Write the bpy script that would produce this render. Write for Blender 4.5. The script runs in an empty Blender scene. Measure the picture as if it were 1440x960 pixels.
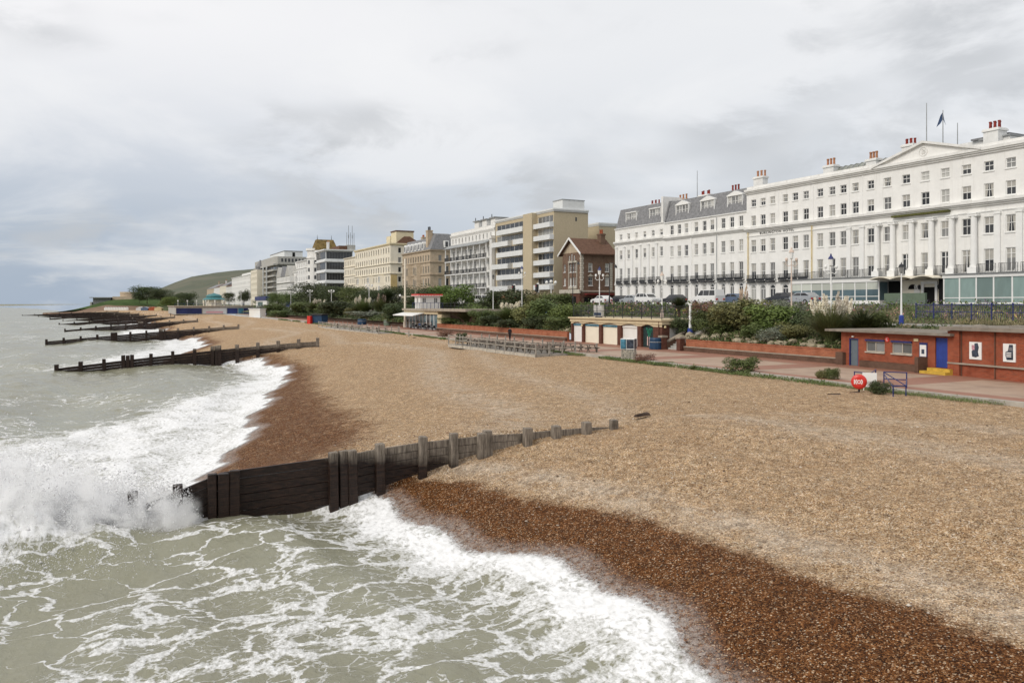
import bpy, bmesh, math, random
import numpy as np
from mathutils import Vector, Matrix
random.seed(7); RNG = np.random.default_rng(7)
sc = bpy.context.scene; col = sc.collection
R = math.radians
# ---------------------------------------------------------------- camera
F = 1120.0; CX = 720.0; HZ = 427.0; EYE = 8.0
cam = bpy.data.cameras.new('camera'); cam_o = bpy.data.objects.new('camera', cam); col.objects.link(cam_o)
cam.sensor_width = 36; cam.lens = 28.0; cam.shift_y = -(480-HZ)/1440.0
cam.clip_start = 0.5; cam.clip_end = 60000
cam_o.location = (0, 0, EYE); cam_o.rotation_euler = (R(90), 0, 0); sc.camera = cam_o
# ---------------------------------------------------------------- sky, sun, exposure
W = bpy.data.worlds.new('World'); sc.world = W; W.use_nodes = True
SUN_EL, SUN_AZ = 38.0, 232.0          # azimuth clockwise from +Y (view direction)
def world():
    nt = W.node_tree; n = nt.nodes; l = nt.links; n.clear()
    out = n.new('ShaderNodeOutputWorld'); bg = n.new('ShaderNodeBackground'); bg.inputs['Strength'].default_value = 0.1
    l.new(bg.outputs[0], out.inputs[0])
    sky = n.new('ShaderNodeTexSky'); sky.sky_type = 'NISHITA'; sky.sun_disc = False
    sky.sun_elevation = R(SUN_EL); sky.sun_rotation = R(SUN_AZ); sky.air_density = 1.0; sky.dust_density = 2.0
    tc = n.new('ShaderNodeTexCoord'); sx = n.new('ShaderNodeSeparateXYZ'); l.new(tc.outputs['Generated'], sx.inputs[0])
    def m(op, a, b=None, c=None, clamp=False):
        q = n.new('ShaderNodeMath'); q.operation = op; q.use_clamp = clamp
        for i, v in enumerate((a, b, c)):
            if v is None: continue
            if isinstance(v, (int, float)): q.inputs[i].default_value = v
            else: l.new(v, q.inputs[i])
        return q.outputs[0]
    def ramp(src, a, b, lo=0.0, hi=1.0):
        q = n.new('ShaderNodeMapRange'); q.interpolation_type = 'SMOOTHSTEP'
        l.new(src, q.inputs[0]); q.inputs[1].default_value = a; q.inputs[2].default_value = b
        q.inputs[3].default_value = lo; q.inputs[4].default_value = hi
        return q.outputs[0]
    def mixc(f, a, b):
        q = n.new('ShaderNodeMix'); q.data_type = 'RGBA'
        l.new(f, q.inputs[0])
        for i, v in ((6, a), (7, b)):
            if isinstance(v, tuple): q.inputs[i].default_value = (*v, 1)
            else: l.new(v, q.inputs[i])
        return q.outputs[2]
    z = m('MAXIMUM', sx.outputs[2], 0.0)
    den = m('ADD', z, 0.10)
    cv = n.new('ShaderNodeCombineXYZ'); l.new(m('DIVIDE', sx.outputs[0], den), cv.inputs[0]); l.new(m('DIVIDE', sx.outputs[1], den), cv.inputs[1])
    def noise(scale, det, off, rough=0.55, dist=0.0, sc_=(1, 1, 1)):
        mp = n.new('ShaderNodeMapping'); mp.inputs['Location'].default_value = off; mp.inputs['Scale'].default_value = sc_
        l.new(cv.outputs[0], mp.inputs[0])
        q = n.new('ShaderNodeTexNoise'); q.inputs['Scale'].default_value = scale; q.inputs['Detail'].default_value = det
        q.inputs['Roughness'].default_value = rough; q.inputs['Distortion'].default_value = dist
        l.new(mp.outputs[0], q.inputs['Vector']); return q.outputs[0]
    def dnoise(scale, det, off, rough=.55, dist=0., sc_=(1, 1, 2.4)):
        mp = n.new('ShaderNodeMapping'); mp.inputs['Location'].default_value = off; mp.inputs['Scale'].default_value = sc_; l.new(tc.outputs['Generated'], mp.inputs[0])
        q = n.new('ShaderNodeTexNoise'); q.inputs['Scale'].default_value = scale; q.inputs['Detail'].default_value = det; q.inputs['Roughness'].default_value = rough; q.inputs['Distortion'].default_value = dist
        l.new(mp.outputs[0], q.inputs['Vector']); return q.outputs[0]
    big = dnoise(2.2, 3, (1.1, 1.7, .4)); mid = dnoise(3.1, 7, (1.5, 5.2, 0), .55, .35); fine = dnoise(4.6, 8, (1.7, 9.2, .35), .58, .5); wisp = dnoise(5.5, 7, (4.4, .7, 0), .6, .3, (1, 1, 5.5))
    # layered overcast: pale high sheet, blue-grey lower deck towards the horizon, soft dark scuds, bright breaks low down
    base = mixc(ramp(z, 0.02, 0.33), (3.55, 4.2, 5.1), (8.2, 8.15, 8.25))
    side = ramp(sx.outputs[0], -0.48, 0.22)
    base = mixc(m('MULTIPLY', side, 0.50), base, (6.8, 7.0, 7.2))
    base = mixc(m('MULTIPLY', ramp(mid, 0.46, 0.66), 0.50), base, (8.2, 8.2, 8.25))
    base = mixc(m('MULTIPLY', m('MULTIPLY', ramp(fine, 0.47, 0.62), ramp(big, 0.40, 0.58)), 0.78), base, (4.8, 4.95, 5.15))
    base = mixc(m('MULTIPLY', m('MULTIPLY', ramp(wisp, 0.46, 0.66), ramp(z, 0.15, 0.03)), 0.60), base, (7.4, 7.4, 7.3))
    cover = m('ADD', 0.92, m('MULTIPLY', mid, 0.06))
    c = mixc(cover, sky.outputs[0], base)
    l.new(c, bg.inputs['Color'])
world()
sun = bpy.data.lights.new('sun', 'SUN'); sun.energy = 1.5; sun.angle = R(22); sun.color = (1.0, 0.94, 0.85)
sun_o = bpy.data.objects.new('sun', sun); col.objects.link(sun_o)
_d = Vector((math.sin(R(SUN_AZ))*math.cos(R(SUN_EL)), math.cos(R(SUN_AZ))*math.cos(R(SUN_EL)), math.sin(R(SUN_EL))))
sun_o.rotation_euler = _d.to_track_quat('Z', 'Y').to_euler(); sun_o.location = (-40, -40, 60)
vs = sc.view_settings; vs.view_transform = 'Standard'; vs.look = 'None'; vs.gamma = 1.0; vs.use_curve_mapping = False; vs.exposure = 0.22
sc.cycles.use_denoising = True; sc.cycles.max_bounces = 12; sc.cycles.diffuse_bounces = 5; sc.cycles.transparent_max_bounces = 12
sc.cycles.volume_bounces = 11; sc.cycles.volume_step_rate = 1.0; sc.cycles.use_adaptive_sampling = True; sc.cycles.adaptive_threshold = 0.015
# ---------------------------------------------------------------- shore frame: s runs along the shore away from the pier, t runs inland
DX, DY = -0.443, 0.8965; NX, NY = 0.8965, 0.443
AZ = math.atan2(-DY, -DX)              # local x axis of a sea-facing front (left to right seen from the sea)
def st2xy(s, t): return (s*DX+t*NX, s*DY+t*NY)
def P(s, t, z): return Vector((s*DX+t*NX, s*DY+t*NY, z))
def s_at(px, T):
    k = (px-CX)/F; Y = T/(NX*k+NY); return Y*(DX*k+DY)
def depth_at(px, T):
    k = (px-CX)/F; return T/(NX*k+NY)
def z_at(px, py, T): return EYE+(HZ-py)*depth_at(px, T)/F
def ground(px, py, z):                 # point on the level z that the photograph shows at (px, py) -> (s, t)
    Y = (EYE-z)*F/(py-HZ); X = Y*(px-CX)/F
    return (X*DX+Y*DY, X*NX+Y*NY)
# ---------------------------------------------------------------- helpers
class MB:
    def __init__(s): s.v = []; s.f = []
    def add(s, vs, fs):
        o = len(s.v); s.v += [tuple(p) for p in vs]; s.f += [tuple(i+o for i in q) for q in fs]; return s
    def box(s, x0, x1, y0, y1, z0, z1):
        return s.add([(x0,y0,z0),(x1,y0,z0),(x1,y1,z0),(x0,y1,z0),(x0,y0,z1),(x1,y0,z1),(x1,y1,z1),(x0,y1,z1)],
              [(0,3,2,1),(4,5,6,7),(0,1,5,4),(1,2,6,5),(2,3,7,6),(3,0,4,7)])
    def quad(s, a, b, c, d): return s.add([a,b,c,d], [(0,1,2,3)])
    def cyl(s, x, y, z0, z1, r0, r1=None, n=10, cap=True):
        r1 = r0 if r1 is None else r1
        a = [2*math.pi*i/n for i in range(n)]
        vs = [(x+r0*math.cos(q), y+r0*math.sin(q), z0) for q in a]+[(x+r1*math.cos(q), y+r1*math.sin(q), z1) for q in a]
        fs = [(i,(i+1)%n,n+(i+1)%n,n+i) for i in range(n)]
        if cap: fs += [tuple(range(n-1,-1,-1)), tuple(range(n,2*n))]
        return s.add(vs, fs)
    def lathe(s, x, y, prof, n=12):
        for (r0,z0),(r1,z1) in zip(prof, prof[1:]): s.cyl(x, y, z0, z1, max(r0,.002), max(r1,.002), n, True)
        return s
    def tube(s, p0, p1, r, n=6, r1=None):
        p0, p1 = Vector(p0), Vector(p1); d = (p1-p0)
        if d.length < 1e-6: return s
        q = d.to_track_quat('Z','Y'); r1 = r if r1 is None else r1; vs = []
        for p, rr in ((p0, r),(p1, r1)):
            for i in range(n):
                a = 2*math.pi*i/n; vs.append(p+q@Vector((rr*math.cos(a), rr*math.sin(a), 0)))
        return s.add(vs, [(i,(i+1)%n,n+(i+1)%n,n+i) for i in range(n)]+[tuple(range(n-1,-1,-1)), tuple(range(n,2*n))])
    def path(s, pts, r, n=6):
        for a, b in zip(pts, pts[1:]): s.tube(a, b, r, n)
        return s
    def bar(s, p0, p1, w, h):          # a rectangular bar from p0 to p1
        p0, p1 = Vector(p0), Vector(p1); d = p1-p0
        u = d.normalized(); side = u.cross(Vector((0,0,1)))
        if side.length < 1e-4: side = Vector((1,0,0))
        side.normalize(); up = side.cross(u)
        vs = [p+side*a*w/2+up*b*h/2 for p in (p0,p1) for a,b in ((-1,-1),(1,-1),(1,1),(-1,1))]
        return s.add(vs, [(0,3,2,1),(4,5,6,7),(0,1,5,4),(1,2,6,5),(2,3,7,6),(3,0,4,7)])
    def extrude(s, poly, axis, a, b):  # poly of 2D points extruded along an axis ('x': (y,z), 'y': (x,z), 'z': (x,y))
        def mk(p, q):
            return {'x': (q,p[0],p[1]), 'y': (p[0],q,p[1]), 'z': (p[0],p[1],q)}[axis]
        n = len(poly)
        s.add([mk(p,a) for p in poly]+[mk(p,b) for p in poly],
              [(i,(i+1)%n,n+(i+1)%n,n+i) for i in range(n)]+[tuple(range(n-1,-1,-1)), tuple(range(n,2*n))])
        return s
    def sphere(s, c, rx, ry, rz, n=8, m=6):
        vs = [(c[0],c[1],c[2]-rz)]; 
        for j in range(1, m):
            a = -math.pi/2+math.pi*j/m
            vs += [(c[0]+rx*math.cos(a)*math.cos(2*math.pi*i/n), c[1]+ry*math.cos(a)*math.sin(2*math.pi*i/n), c[2]+rz*math.sin(a)) for i in range(n)]
        vs.append((c[0],c[1],c[2]+rz)); L = len(vs)-1
        fs = [(0,1+(i+1)%n,1+i) for i in range(n)]+[(L,L-n+i,L-n+(i+1)%n) for i in range(n)]
        for j in range(m-2):
            fs += [(1+j*n+i,1+j*n+(i+1)%n,1+(j+1)*n+(i+1)%n,1+(j+1)*n+i) for i in range(n)]
        return s.add(vs, fs)
    def mesh(s, name='mesh', smooth=False):
        me = bpy.data.meshes.new(name); me.from_pydata(s.v, [], s.f); me.validate()
        if True:
            bm = bmesh.new(); bm.from_mesh(me); bmesh.ops.recalc_face_normals(bm, faces=bm.faces); bm.to_mesh(me); bm.free()
        if smooth: me.polygons.foreach_set('use_smooth', [True]*len(me.polygons))
        me.update(); return me
    def build(s, name, m, parent=None, loc=(0,0,0), rz=0.0, smooth=False):
        return ob(name, s.mesh(name, smooth), m, parent, loc, rz)
def ob(name, me, m=None, parent=None, loc=(0,0,0), rz=0.0, scale=None):
    if m is not None and len(me.materials) == 0: me.materials.append(m)
    o = bpy.data.objects.new(name, me); col.objects.link(o); o.parent = parent; o.location = loc; o.rotation_euler = (0,0,rz)
    if scale is not None: o.scale = scale if hasattr(scale, '__len__') else (scale,)*3
    return o
def tag(o, label, cat, group=None, kind=None):
    if label: o['label'] = label
    if cat: o['category'] = cat
    if group: o['group'] = group
    if kind: o['kind'] = kind
    return o
def thing(name, label, cat, loc=(0,0,0), rz=0.0, group=None):
    o = bpy.data.objects.new(name, None); col.objects.link(o); o.location = loc; o.rotation_euler = (0,0,rz); o.empty_display_size = .3
    return tag(o, label, cat, group)
def struct(o): o['kind'] = 'structure'; return o
def stuff(o): o['kind'] = 'stuff'; return o
def copy_tree(o, parent=None):
    c = o.copy(); col.objects.link(c); c.parent = parent
    for ch in list(KIDS.get(o.name, [])): copy_tree(ch, c)
    return c
KIDS = {}
def dup(root):                          # a copy of a thing with copies of its parts and sub-parts
    c = root.copy(); col.objects.link(c)
    for ch in root.children:
        k = ch.copy(); col.objects.link(k); k.parent = c
        for g in ch.children:
            q = g.copy(); col.objects.link(q); q.parent = k
    return c
# ---------------------------------------------------------------- materials
M = {}
class NT:
    def __init__(s, name):
        s.m = bpy.data.materials.new(name); s.m.use_nodes = True; s.n = s.m.node_tree.nodes; s.l = s.m.node_tree.links
        s.b = s.n['Principled BSDF']; M[name] = s.m
    def nd(s, t): return s.n.new('ShaderNode'+t)
    def set(s, sock, v):
        if isinstance(v, bpy.types.NodeSocket): s.l.new(v, sock)
        elif isinstance(v, tuple) and len(v) == 3 and sock.type == 'RGBA': sock.default_value = (*v, 1)
        else: sock.default_value = v
    def math(s, op, a, b=None, c=None, clamp=False):
        q = s.nd('Math'); q.operation = op; q.use_clamp = clamp
        for i, v in enumerate((a,b,c)):
            if v is not None: s.set(q.inputs[i], v)
        return q.outputs[0]
    def mix(s, f, a, b, mode='MIX'):
        q = s.nd('Mix'); q.data_type = 'RGBA'; q.blend_type = mode; s.set(q.inputs[0], f); s.set(q.inputs[6], a); s.set(q.inputs[7], b); return q.outputs[2]
    def ramp(s, v, a, b, lo=0., hi=1., smooth=True):
        q = s.nd('MapRange'); q.interpolation_type = 'SMOOTHSTEP' if smooth else 'LINEAR'
        s.set(q.inputs[0], v); s.set(q.inputs[1], a); s.set(q.inputs[2], b); s.set(q.inputs[3], lo); s.set(q.inputs[4], hi); return q.outputs[0]
    def coord(s, which='Object', scale=(1,1,1), rot=(0,0,0), loc=(0,0,0)):
        t = s.nd('TexCoord'); mp = s.nd('Mapping'); s.l.new(t.outputs[which], mp.inputs[0])
        mp.inputs['Scale'].default_value = scale; mp.inputs['Rotation'].default_value = rot; mp.inputs['Location'].default_value = loc; return mp.outputs[0]
    def pos(s, scale=(1,1,1)):
        g = s.nd('NewGeometry'); mp = s.nd('Mapping'); s.l.new(g.outputs['Position'], mp.inputs[0]); mp.inputs['Scale'].default_value = scale; return mp.outputs[0]
    def attr(s, name, out='Fac'):
        a = s.nd('Attribute'); a.attribute_name = name; return a.outputs[out]
    def noise(s, vec, scale, det=4, rough=.55, dist=0., out=0):
        q = s.nd('TexNoise'); s.l.new(vec, q.inputs['Vector']); q.inputs['Scale'].default_value = scale; q.inputs['Detail'].default_value = det
        q.inputs['Roughness'].default_value = rough; q.inputs['Distortion'].default_value = dist; return q.outputs[out]
    def voro(s, vec, scale, feature='F1', out='Distance', rnd=1.):
        q = s.nd('TexVoronoi'); q.feature = feature; s.l.new(vec, q.inputs['Vector']); q.inputs['Scale'].default_value = scale; q.inputs['Randomness'].default_value = rnd; return q.outputs[out]
    def bump(s, h, strength=.3, dist=.02):
        q = s.nd('Bump'); q.inputs['Strength'].default_value = strength; q.inputs['Distance'].default_value = dist; s.l.new(h, q.inputs['Height']); s.l.new(q.outputs[0], s.b.inputs['Normal']); return q
    def rgb_ramp(s, v, stops):
        q = s.nd('ValToRGB'); s.l.new(v, q.inputs[0]); cr = q.color_ramp
        while len(cr.elements) < len(stops): cr.elements.new(.5)
        for e, (p, c) in zip(cr.elements, stops): e.position = p; e.color = (*c, 1)
        return q.outputs[0]
def pm(name, c, rough=.65, var=.12, scale=2., spec=.3, bump=0., streak=0., metal=0., dirt=None):
    """plain procedural paint / stone / timber with patchy tone"""
    t = NT(name); p = t.pos(); v = t.noise(p, scale, 5, .6)
    a = tuple(x*(1-var) for x in c); b = tuple(min(1, x*(1+var)) for x in c)
    cc = t.mix(t.ramp(v, .3, .7), a, b)
    if streak:
        sv = t.noise(t.pos((1.3, 1.3, .09)), 1.6, 5, .65)
        cc = t.mix(t.math('MULTIPLY', t.ramp(sv, .52, .78), streak), cc, dirt or tuple(x*.55 for x in c))
    t.set(t.b.inputs['Base Color'], cc); t.b.inputs['Roughness'].default_value = rough; t.b.inputs['Specular IOR Level'].default_value = spec; t.b.inputs['Metallic'].default_value = metal
    if bump: t.bump(t.noise(p, scale*14, 4), bump, .02)
    return t.m
def glass(name, c, rough=.06, var=.3):
    t = NT(name); v = t.noise(t.coord('Object', (1.1,1.1,.35)), 1.7, 2)
    oi = t.nd('ObjectInfo')
    k = t.math('ADD', t.math('MULTIPLY', oi.outputs['Random'], .7), t.math('MULTIPLY', v, .5))
    cc = t.mix(t.ramp(k, .2, 1.0), tuple(x*(1-var) for x in c), tuple(x*(1+var*2) for x in c))
    t.set(t.b.inputs['Base Color'], cc); t.b.inputs['Roughness'].default_value = rough; t.b.inputs['Specular IOR Level'].default_value = .5
    return t.m
pm('white_stucco', (.81,.80,.77), .6, .04, .8, .25, 0, .34, dirt=(.50,.48,.43))
pm('old_white', (.75,.74,.71), .6, .07, .9, .25, 0, .45, dirt=(.45,.43,.39))
pm('trim_white', (.80,.795,.77), .5, .03, 2); pm('cream', (.72,.63,.43), .65, .06, .8, .25, 0, .25, dirt=(.45,.38,.26))
pm('pale_cream', (.77,.71,.585), .65, .05, .8, .25, 0, .25, dirt=(.47,.42,.34)); pm('ochre', (.55,.42,.20), .7, .08, 1)
pm('sandstone', (.47,.38,.275), .8, .14, 1.2, .2, .15, .3); pm('tan_brick', (.50,.425,.295), .85, .08, 6, .2, .1, .12)
pm('slate', (.20,.20,.205), .6, .25, 3, .35, .3); pm('brown_tile', (.135,.075,.05), .8, .25, 3, .2, .4)
pm('mossy_tile', (.17,.12,.045), .85, .35, .9, .2, .4); pm('concrete', (.42,.41,.38), .85, .15, 1.5, .2, .15, .3)
pm('dark_concrete', (.20,.20,.195), .85, .2, 1.5, .2, .15, .3); pm('panel_white', (.70,.71,.70), .5, .05, 1)
pm('iron_black', (.022,.023,.026), .45, .1, 4, .4); pm('navy', (.022,.03,.13), .45, .15, 3, .4); pm('blue_paint', (.028,.055,.27), .4, .1, 2, .4)
pm('red_paint', (.60,.03,.02), .35, .08, 2, .5); pm('terracotta', (.36,.10,.045), .75, .25, 3); pm('pot_red', (.22,.03,.02), .7, .3, 3); pm('pot_tan', (.40,.19,.10), .75, .2, 3)
pm('lead', (.30,.31,.31), .6, .15, 1.5, .3); pm('mossy_lead', (.25,.26,.23), .75, .25, 1); pm('yellow_ochre_pipe', (.66,.55,.32), .6, .1, 2)
pm('bronze', (.10,.12,.10), .4, .1, 2, .5); pm('grey_door', (.13,.16,.18), .45, .06, 2); pm('green_board', (.13,.17,.12), .5, .1, 2)
pm('moss', (.10,.10,.035), .95, .4, 6, .1, .5); pm('stone_pale', (.47,.43,.36), .9, .18, 2.5, .2, .4); pm('kerb', (.40,.37,.32), .9, .15, 1.5, .2, .3)
pm('coping', (.34,.29,.23), .9, .15, 1.5, .2, .3, .3); pm('buff_render', (.60,.50,.33), .75, .08, 1.5, .2, .1, .35); pm('shutter_cream', (.80,.74,.60), .5, .03, 1)
pm('shutter_white', (.78,.77,.73), .45, .03, 1); pm('brown_pier', (.11,.045,.03), .8, .2, 3); pm('teal', (.06,.19,.20), .5, .12, 1); pm('wood_grey', (.33,.30,.26), .85, .25, 2.5, .2, .3)
pm('plaster_pink', (.62,.50,.42), .6, .1, 3); pm('skin', (.45,.27,.19), .6, .05, 3); pm('cloth_black', (.015,.015,.018), .9, .2, 4); pm('cloth_blue', (.05,.08,.15), .9, .2, 4); pm('cloth_red', (.25,.03,.03), .9, .2, 4)
pm('cloth_grey', (.16,.16,.17), .9, .2, 4); pm('hair', (.02,.014,.01), .8, .2, 6)
pm('car_white', (.74,.74,.73), .25, .02, 1, .6); pm('car_silver', (.42,.44,.46), .25, .03, 1, .6, metal=.4); pm('car_dark', (.03,.033,.04), .22, .05, 1, .6); pm('car_blue', (.10,.14,.22), .25, .03, 1, .6); pm('tyre', (.015,.015,.015), .85, .1, 5)
pm('hub', (.4,.4,.41), .35, .05, 3, .5, metal=.6); pm('lamp_red', (.5,.02,.02), .3, .02, 1); pm('lamp_clear', (.8,.8,.78), .15, .02, 1)
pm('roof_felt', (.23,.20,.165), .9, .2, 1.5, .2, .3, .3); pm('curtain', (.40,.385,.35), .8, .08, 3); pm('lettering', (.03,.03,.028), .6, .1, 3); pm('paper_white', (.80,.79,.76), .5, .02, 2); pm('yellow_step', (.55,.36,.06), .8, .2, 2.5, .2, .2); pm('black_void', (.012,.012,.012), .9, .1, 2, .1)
pm('bin_blue', (.012,.045,.10), .5, .15, 2, .4); pm('mural_green', (.02,.16,.10), .7, .6, 2.2); pm('mural_pink', (.62,.42,.38), .7, .2, 3); pm('mural_dark', (.02,.04,.04), .8, .3, 3)
pm('poster_dark', (.04,.05,.07), .4, .6, 4); pm('poster_blue', (.06,.19,.27), .4, .5, 3); pm('poster_pink', (.6,.33,.38), .4, .3, 5); pm('hoard_blue', (.02,.03,.12), .5, .3, .3); pm('hoard_white', (.60,.60,.60), .5, .12, .15)
glass('glass_dark', (.035,.036,.038)); glass('glass_mid', (.16,.16,.155), .1); glass('glass_pale', (.40,.395,.37), .12, .15); glass('glass_green', (.20,.27,.25), .05, .2); glass('glass_bay', (.10,.15,.17), .05, .2); glass('blind', (.50,.52,.46), .3, .1)
def brick(name, c1, c2, mortar, w=.225, h=.075, course_dark=0.):
    t = NT(name); tc = t.nd('TexCoord'); sp = t.nd('SeparateXYZ'); t.l.new(tc.outputs['Object'], sp.inputs[0])
    cb = t.nd('CombineXYZ'); t.set(cb.inputs[0], t.math('ADD', sp.outputs[0], sp.outputs[1])); t.set(cb.inputs[1], sp.outputs[2])
    q = t.nd('TexBrick'); t.l.new(cb.outputs[0], q.inputs['Vector']); q.inputs['Scale'].default_value = 1; q.inputs['Mortar Size'].default_value = .012
    q.inputs['Brick Width'].default_value = w; q.inputs['Row Height'].default_value = h; q.inputs['Color1'].default_value = (*c1,1); q.inputs['Color2'].default_value = (*c2,1); q.inputs['Mortar'].default_value = (*mortar,1); q.inputs['Bias'].default_value = -.1
    v = t.noise(t.coord('Object'), 1.1, 5, .65); rows = t.noise(t.coord('Object', (.35,.35,9.)), 1.0, 3, .6)
    cc = t.mix(t.math('MULTIPLY', t.ramp(v, .42, .72), .55), q.outputs[0], tuple(x*.45 for x in c1))
    cc = t.mix(t.math('MULTIPLY', t.ramp(rows, .5, .8), .35), cc, tuple(min(1, x*1.5+.03) for x in c2))
    t.set(t.b.inputs['Base Color'], cc); t.b.inputs['Roughness'].default_value = .85; t.b.inputs['Specular IOR Level'].default_value = .2
    t.bump(q.outputs['Fac'], -.4, .01); return t.m
brick('red_brick', (.36,.065,.024), (.20,.034,.015), (.30,.15,.095)); brick('orange_brick', (.42,.125,.055), (.29,.07,.032), (.34,.20,.13)); brick('dark_brick', (.13,.065,.04), (.09,.045,.03), (.17,.12,.09)); brick('pub_brick', (.17,.10,.068), (.12,.07,.05), (.24,.17,.12))
# ================================================================ LARGE STRUCTURE: beach, sea, promenades, road, hill
def vnoise(x, y, seed=0):
    """smooth value noise, numpy arrays"""
    xi = np.floor(x).astype(np.int64); yi = np.floor(y).astype(np.int64); xf = x-xi; yf = y-yi
    def h(a, b):
        n = (a*374761393+b*668265263+seed*974634777) & 0x7fffffff
        n = ((n ^ (n >> 13))*1274126177) & 0x7fffffff
        return ((n ^ (n >> 16)) & 0xffff)/65535.0
    u = xf*xf*(3-2*xf); v = yf*yf*(3-2*yf)
    return (h(xi,yi)*(1-u)+h(xi+1,yi)*u)*(1-v)+(h(xi,yi+1)*(1-u)+h(xi+1,yi+1)*u)*v
def fbm(x, y, o=4, seed=0):
    a = 0; amp = .5; t = 0
    for i in range(o): a = a+amp*vnoise(x*2**i, y*2**i, seed+i*17); t += amp; amp *= .5
    return a/t
G0 = 30.9; SLANT = .08               # groyne k lies on s + SLANT*t = G0 + offset
GOFF = [0., 78.5, 157., 236., 313., 382., 446., 508., 570.]
T0S = [-400,-60,-10,-2,-.12, .12,4,9,18,34,58,76,78.3, 78.7,100,122,150,156.8, 157.2,180,234,235.8, 236.2,275,312.8, 313.2,350,381.8, 382.2,420,445.8,446.2,480,507.8,508.2,540,569.8,570.2,660,760,950,1300,2500]
T0T = [10.6,10.2,9.3,7.9,6.6, -2.2,.4,3,5,8.6,15,14.6,13.5, 3,7,12.5,13.5,12, 3,7,12,11, 2,8,11, 1,5,8, -3,2,5, -8,-3,0, -14,-8,-5,-18,-28,-36,-60,-105,-330]
def t0f(sp): return np.interp(sp, T0S, T0T)
PU = [-400,-30,-8,0,2.5,5,8,12,18,26,33,60]; PZ = [-9,-2.6,-1.0,0,.72,1.22,1.68,2.1,2.55,2.9,3.02,3.05]
def kerb_t(s): return 39.0+np.maximum(s-30, 0)*.030
def beach_z(sp, t):
    s = sp+G0-SLANT*t
    u = t-t0f(sp)
    zs_ = np.interp(t-sum(t0f(sp+d_) for d_ in (-16,-12,-8,-4,0,4,8,12,16))/9, PU, PZ); bl = np.clip((t-12)/9, 0, 1); bl = bl*bl*(3-2*bl)
    z = np.interp(u, PU, PZ)*(1-bl)+zs_*bl
    z = z+.42*np.exp(-(sp/7)**2)*np.clip((t-9)/7, 0, 1)*np.clip((30-t)/8, 0, 1)
    far = np.clip((sp-300)/300, 0, 1)
    n = (fbm(s*.16+3, t*.16, 3, 5)-.5)*.35+(fbm(s*.7, t*.7, 2, 9)-.5)*.07
    ridge = .10*np.exp(-((u-9.5-1.5*np.sin(s*.11))/1.1)**2)+.08*np.exp(-((u-15-2*np.sin(s*.07+1))/1.4)**2)
    w = np.clip(u/3, 0, 1)*np.clip((kerb_t(s)-t)/4, 0, 1)
    return np.minimum(z+(n+ridge)*w, 3.07+.15*far)
def grid_mesh(name, A, B, xyzf, attrs, smooth=True):
    """tensor grid over lists A (rows) x B (cols)"""
    a, b = np.meshgrid(np.array(A, float), np.array(B, float), indexing='ij')
    x, y, z, at = xyzf(a, b)
    na, nb = a.shape; me = bpy.data.meshes.new(name)
    me.vertices.add(na*nb); me.vertices.foreach_set('co', np.stack([x,y,z], -1).astype(np.float32).ravel())
    i = np.arange(na*nb).reshape(na, nb); q = np.stack([i[:-1,:-1], i[1:,:-1], i[1:,1:], i[:-1,1:]], -1).reshape(-1, 4)
    nf = len(q); me.loops.add(nf*4); me.loops.foreach_set('vertex_index', q.ravel().astype(np.int32))
    me.polygons.add(nf); me.polygons.foreach_set('loop_start', (np.arange(nf)*4).astype(np.int32)); me.polygons.foreach_set('loop_total', np.full(nf, 4, np.int32))
    me.polygons.foreach_set('use_smooth', [smooth]*nf); me.update(calc_edges=True)
    if len(me.polygons) and me.polygons[0].normal.z < 0: me.flip_normals()
    for k, v in at.items():
        if v.ndim == 3:
            d = me.attributes.new(k, 'FLOAT_VECTOR', 'POINT'); d.data.foreach_set('vector', v.astype(np.float32).ravel())
        else:
            d = me.attributes.new(k, 'FLOAT', 'POINT'); d.data.foreach_set('value', v.astype(np.float32).ravel())
    return me
def graded(start, end, step, grow):
    out = [start]; d = step
    while out[-1] < end: out.append(out[-1]+d); d *= grow
    return out
def spread_groynes(lst):               # a pair of rows either side of each groyne so that the step stays crisp
    out = [v for v in lst if all(abs(v-g) > .16 for g in GOFF)]
    for g in GOFF: out += [g-.13, g+.13]
    return sorted(out)
WETS = [-60,-25,-19.5,-13,-5,-.15,.15,10,22,40,60,78,79,150,400]; WETU = [6.2,6.2,6.0,5.4,4.4,3.9,10,9.5,8,6.5,5.5,5,6.5,5,5]
def swash(sp):                         # how far the thin sheet of water runs up (u of its edge)
    w = 1.9+.5*np.sin(sp*.42+.6)+.25*np.sin(sp*1.3+2)
    return w
# ---- shingle beach
def beach_xyz(sp, t):
    s = sp+G0-SLANT*t; x, y = s*DX+t*NX, s*DY+t*NY; z = beach_z(sp, t); u = t-t0f(sp)
    wu = np.interp(sp, WETS, WETU)+(fbm(s*.35, t*.35, 4, 21)-.5)*1.5
    wet = np.clip((wu-u)/np.where(sp > 0, 5.5, 2.0)+np.where(sp > 0, .35, .5), 0, 1); wet = wet*wet*(3-2*wet)*np.where(sp > 0, .72, 1.)
    film = np.clip((swash(sp)+.55-u)/.4, 0, 1)
    berm = np.exp(-((u-(np.interp(sp, WETS, WETU)+1.3))/.9)**2)*(sp < 2)+.8*np.exp(-((u-16-1.5*np.sin(s*.09))/1.7)**2)+.6*np.exp(-((u-22.5-2.*np.sin(s*.05+2))/1.2)**2)
    stv = np.stack([s, t, 0*s], -1)
    return x, y, z, {'wet': wet, 'film': film, 'berm': np.clip(berm, 0, 1), 'st': stv}
BS = spread_groynes([-60+.9*i for i in range(20)]+[-42+.35*i for i in range(345)]+graded(79, 1500, .6, 1.022))
BT = [-30+1.2*i for i in range(16)]+[-10.8+.33*i for i in range(168)]
t = NT('shingle')
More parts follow.
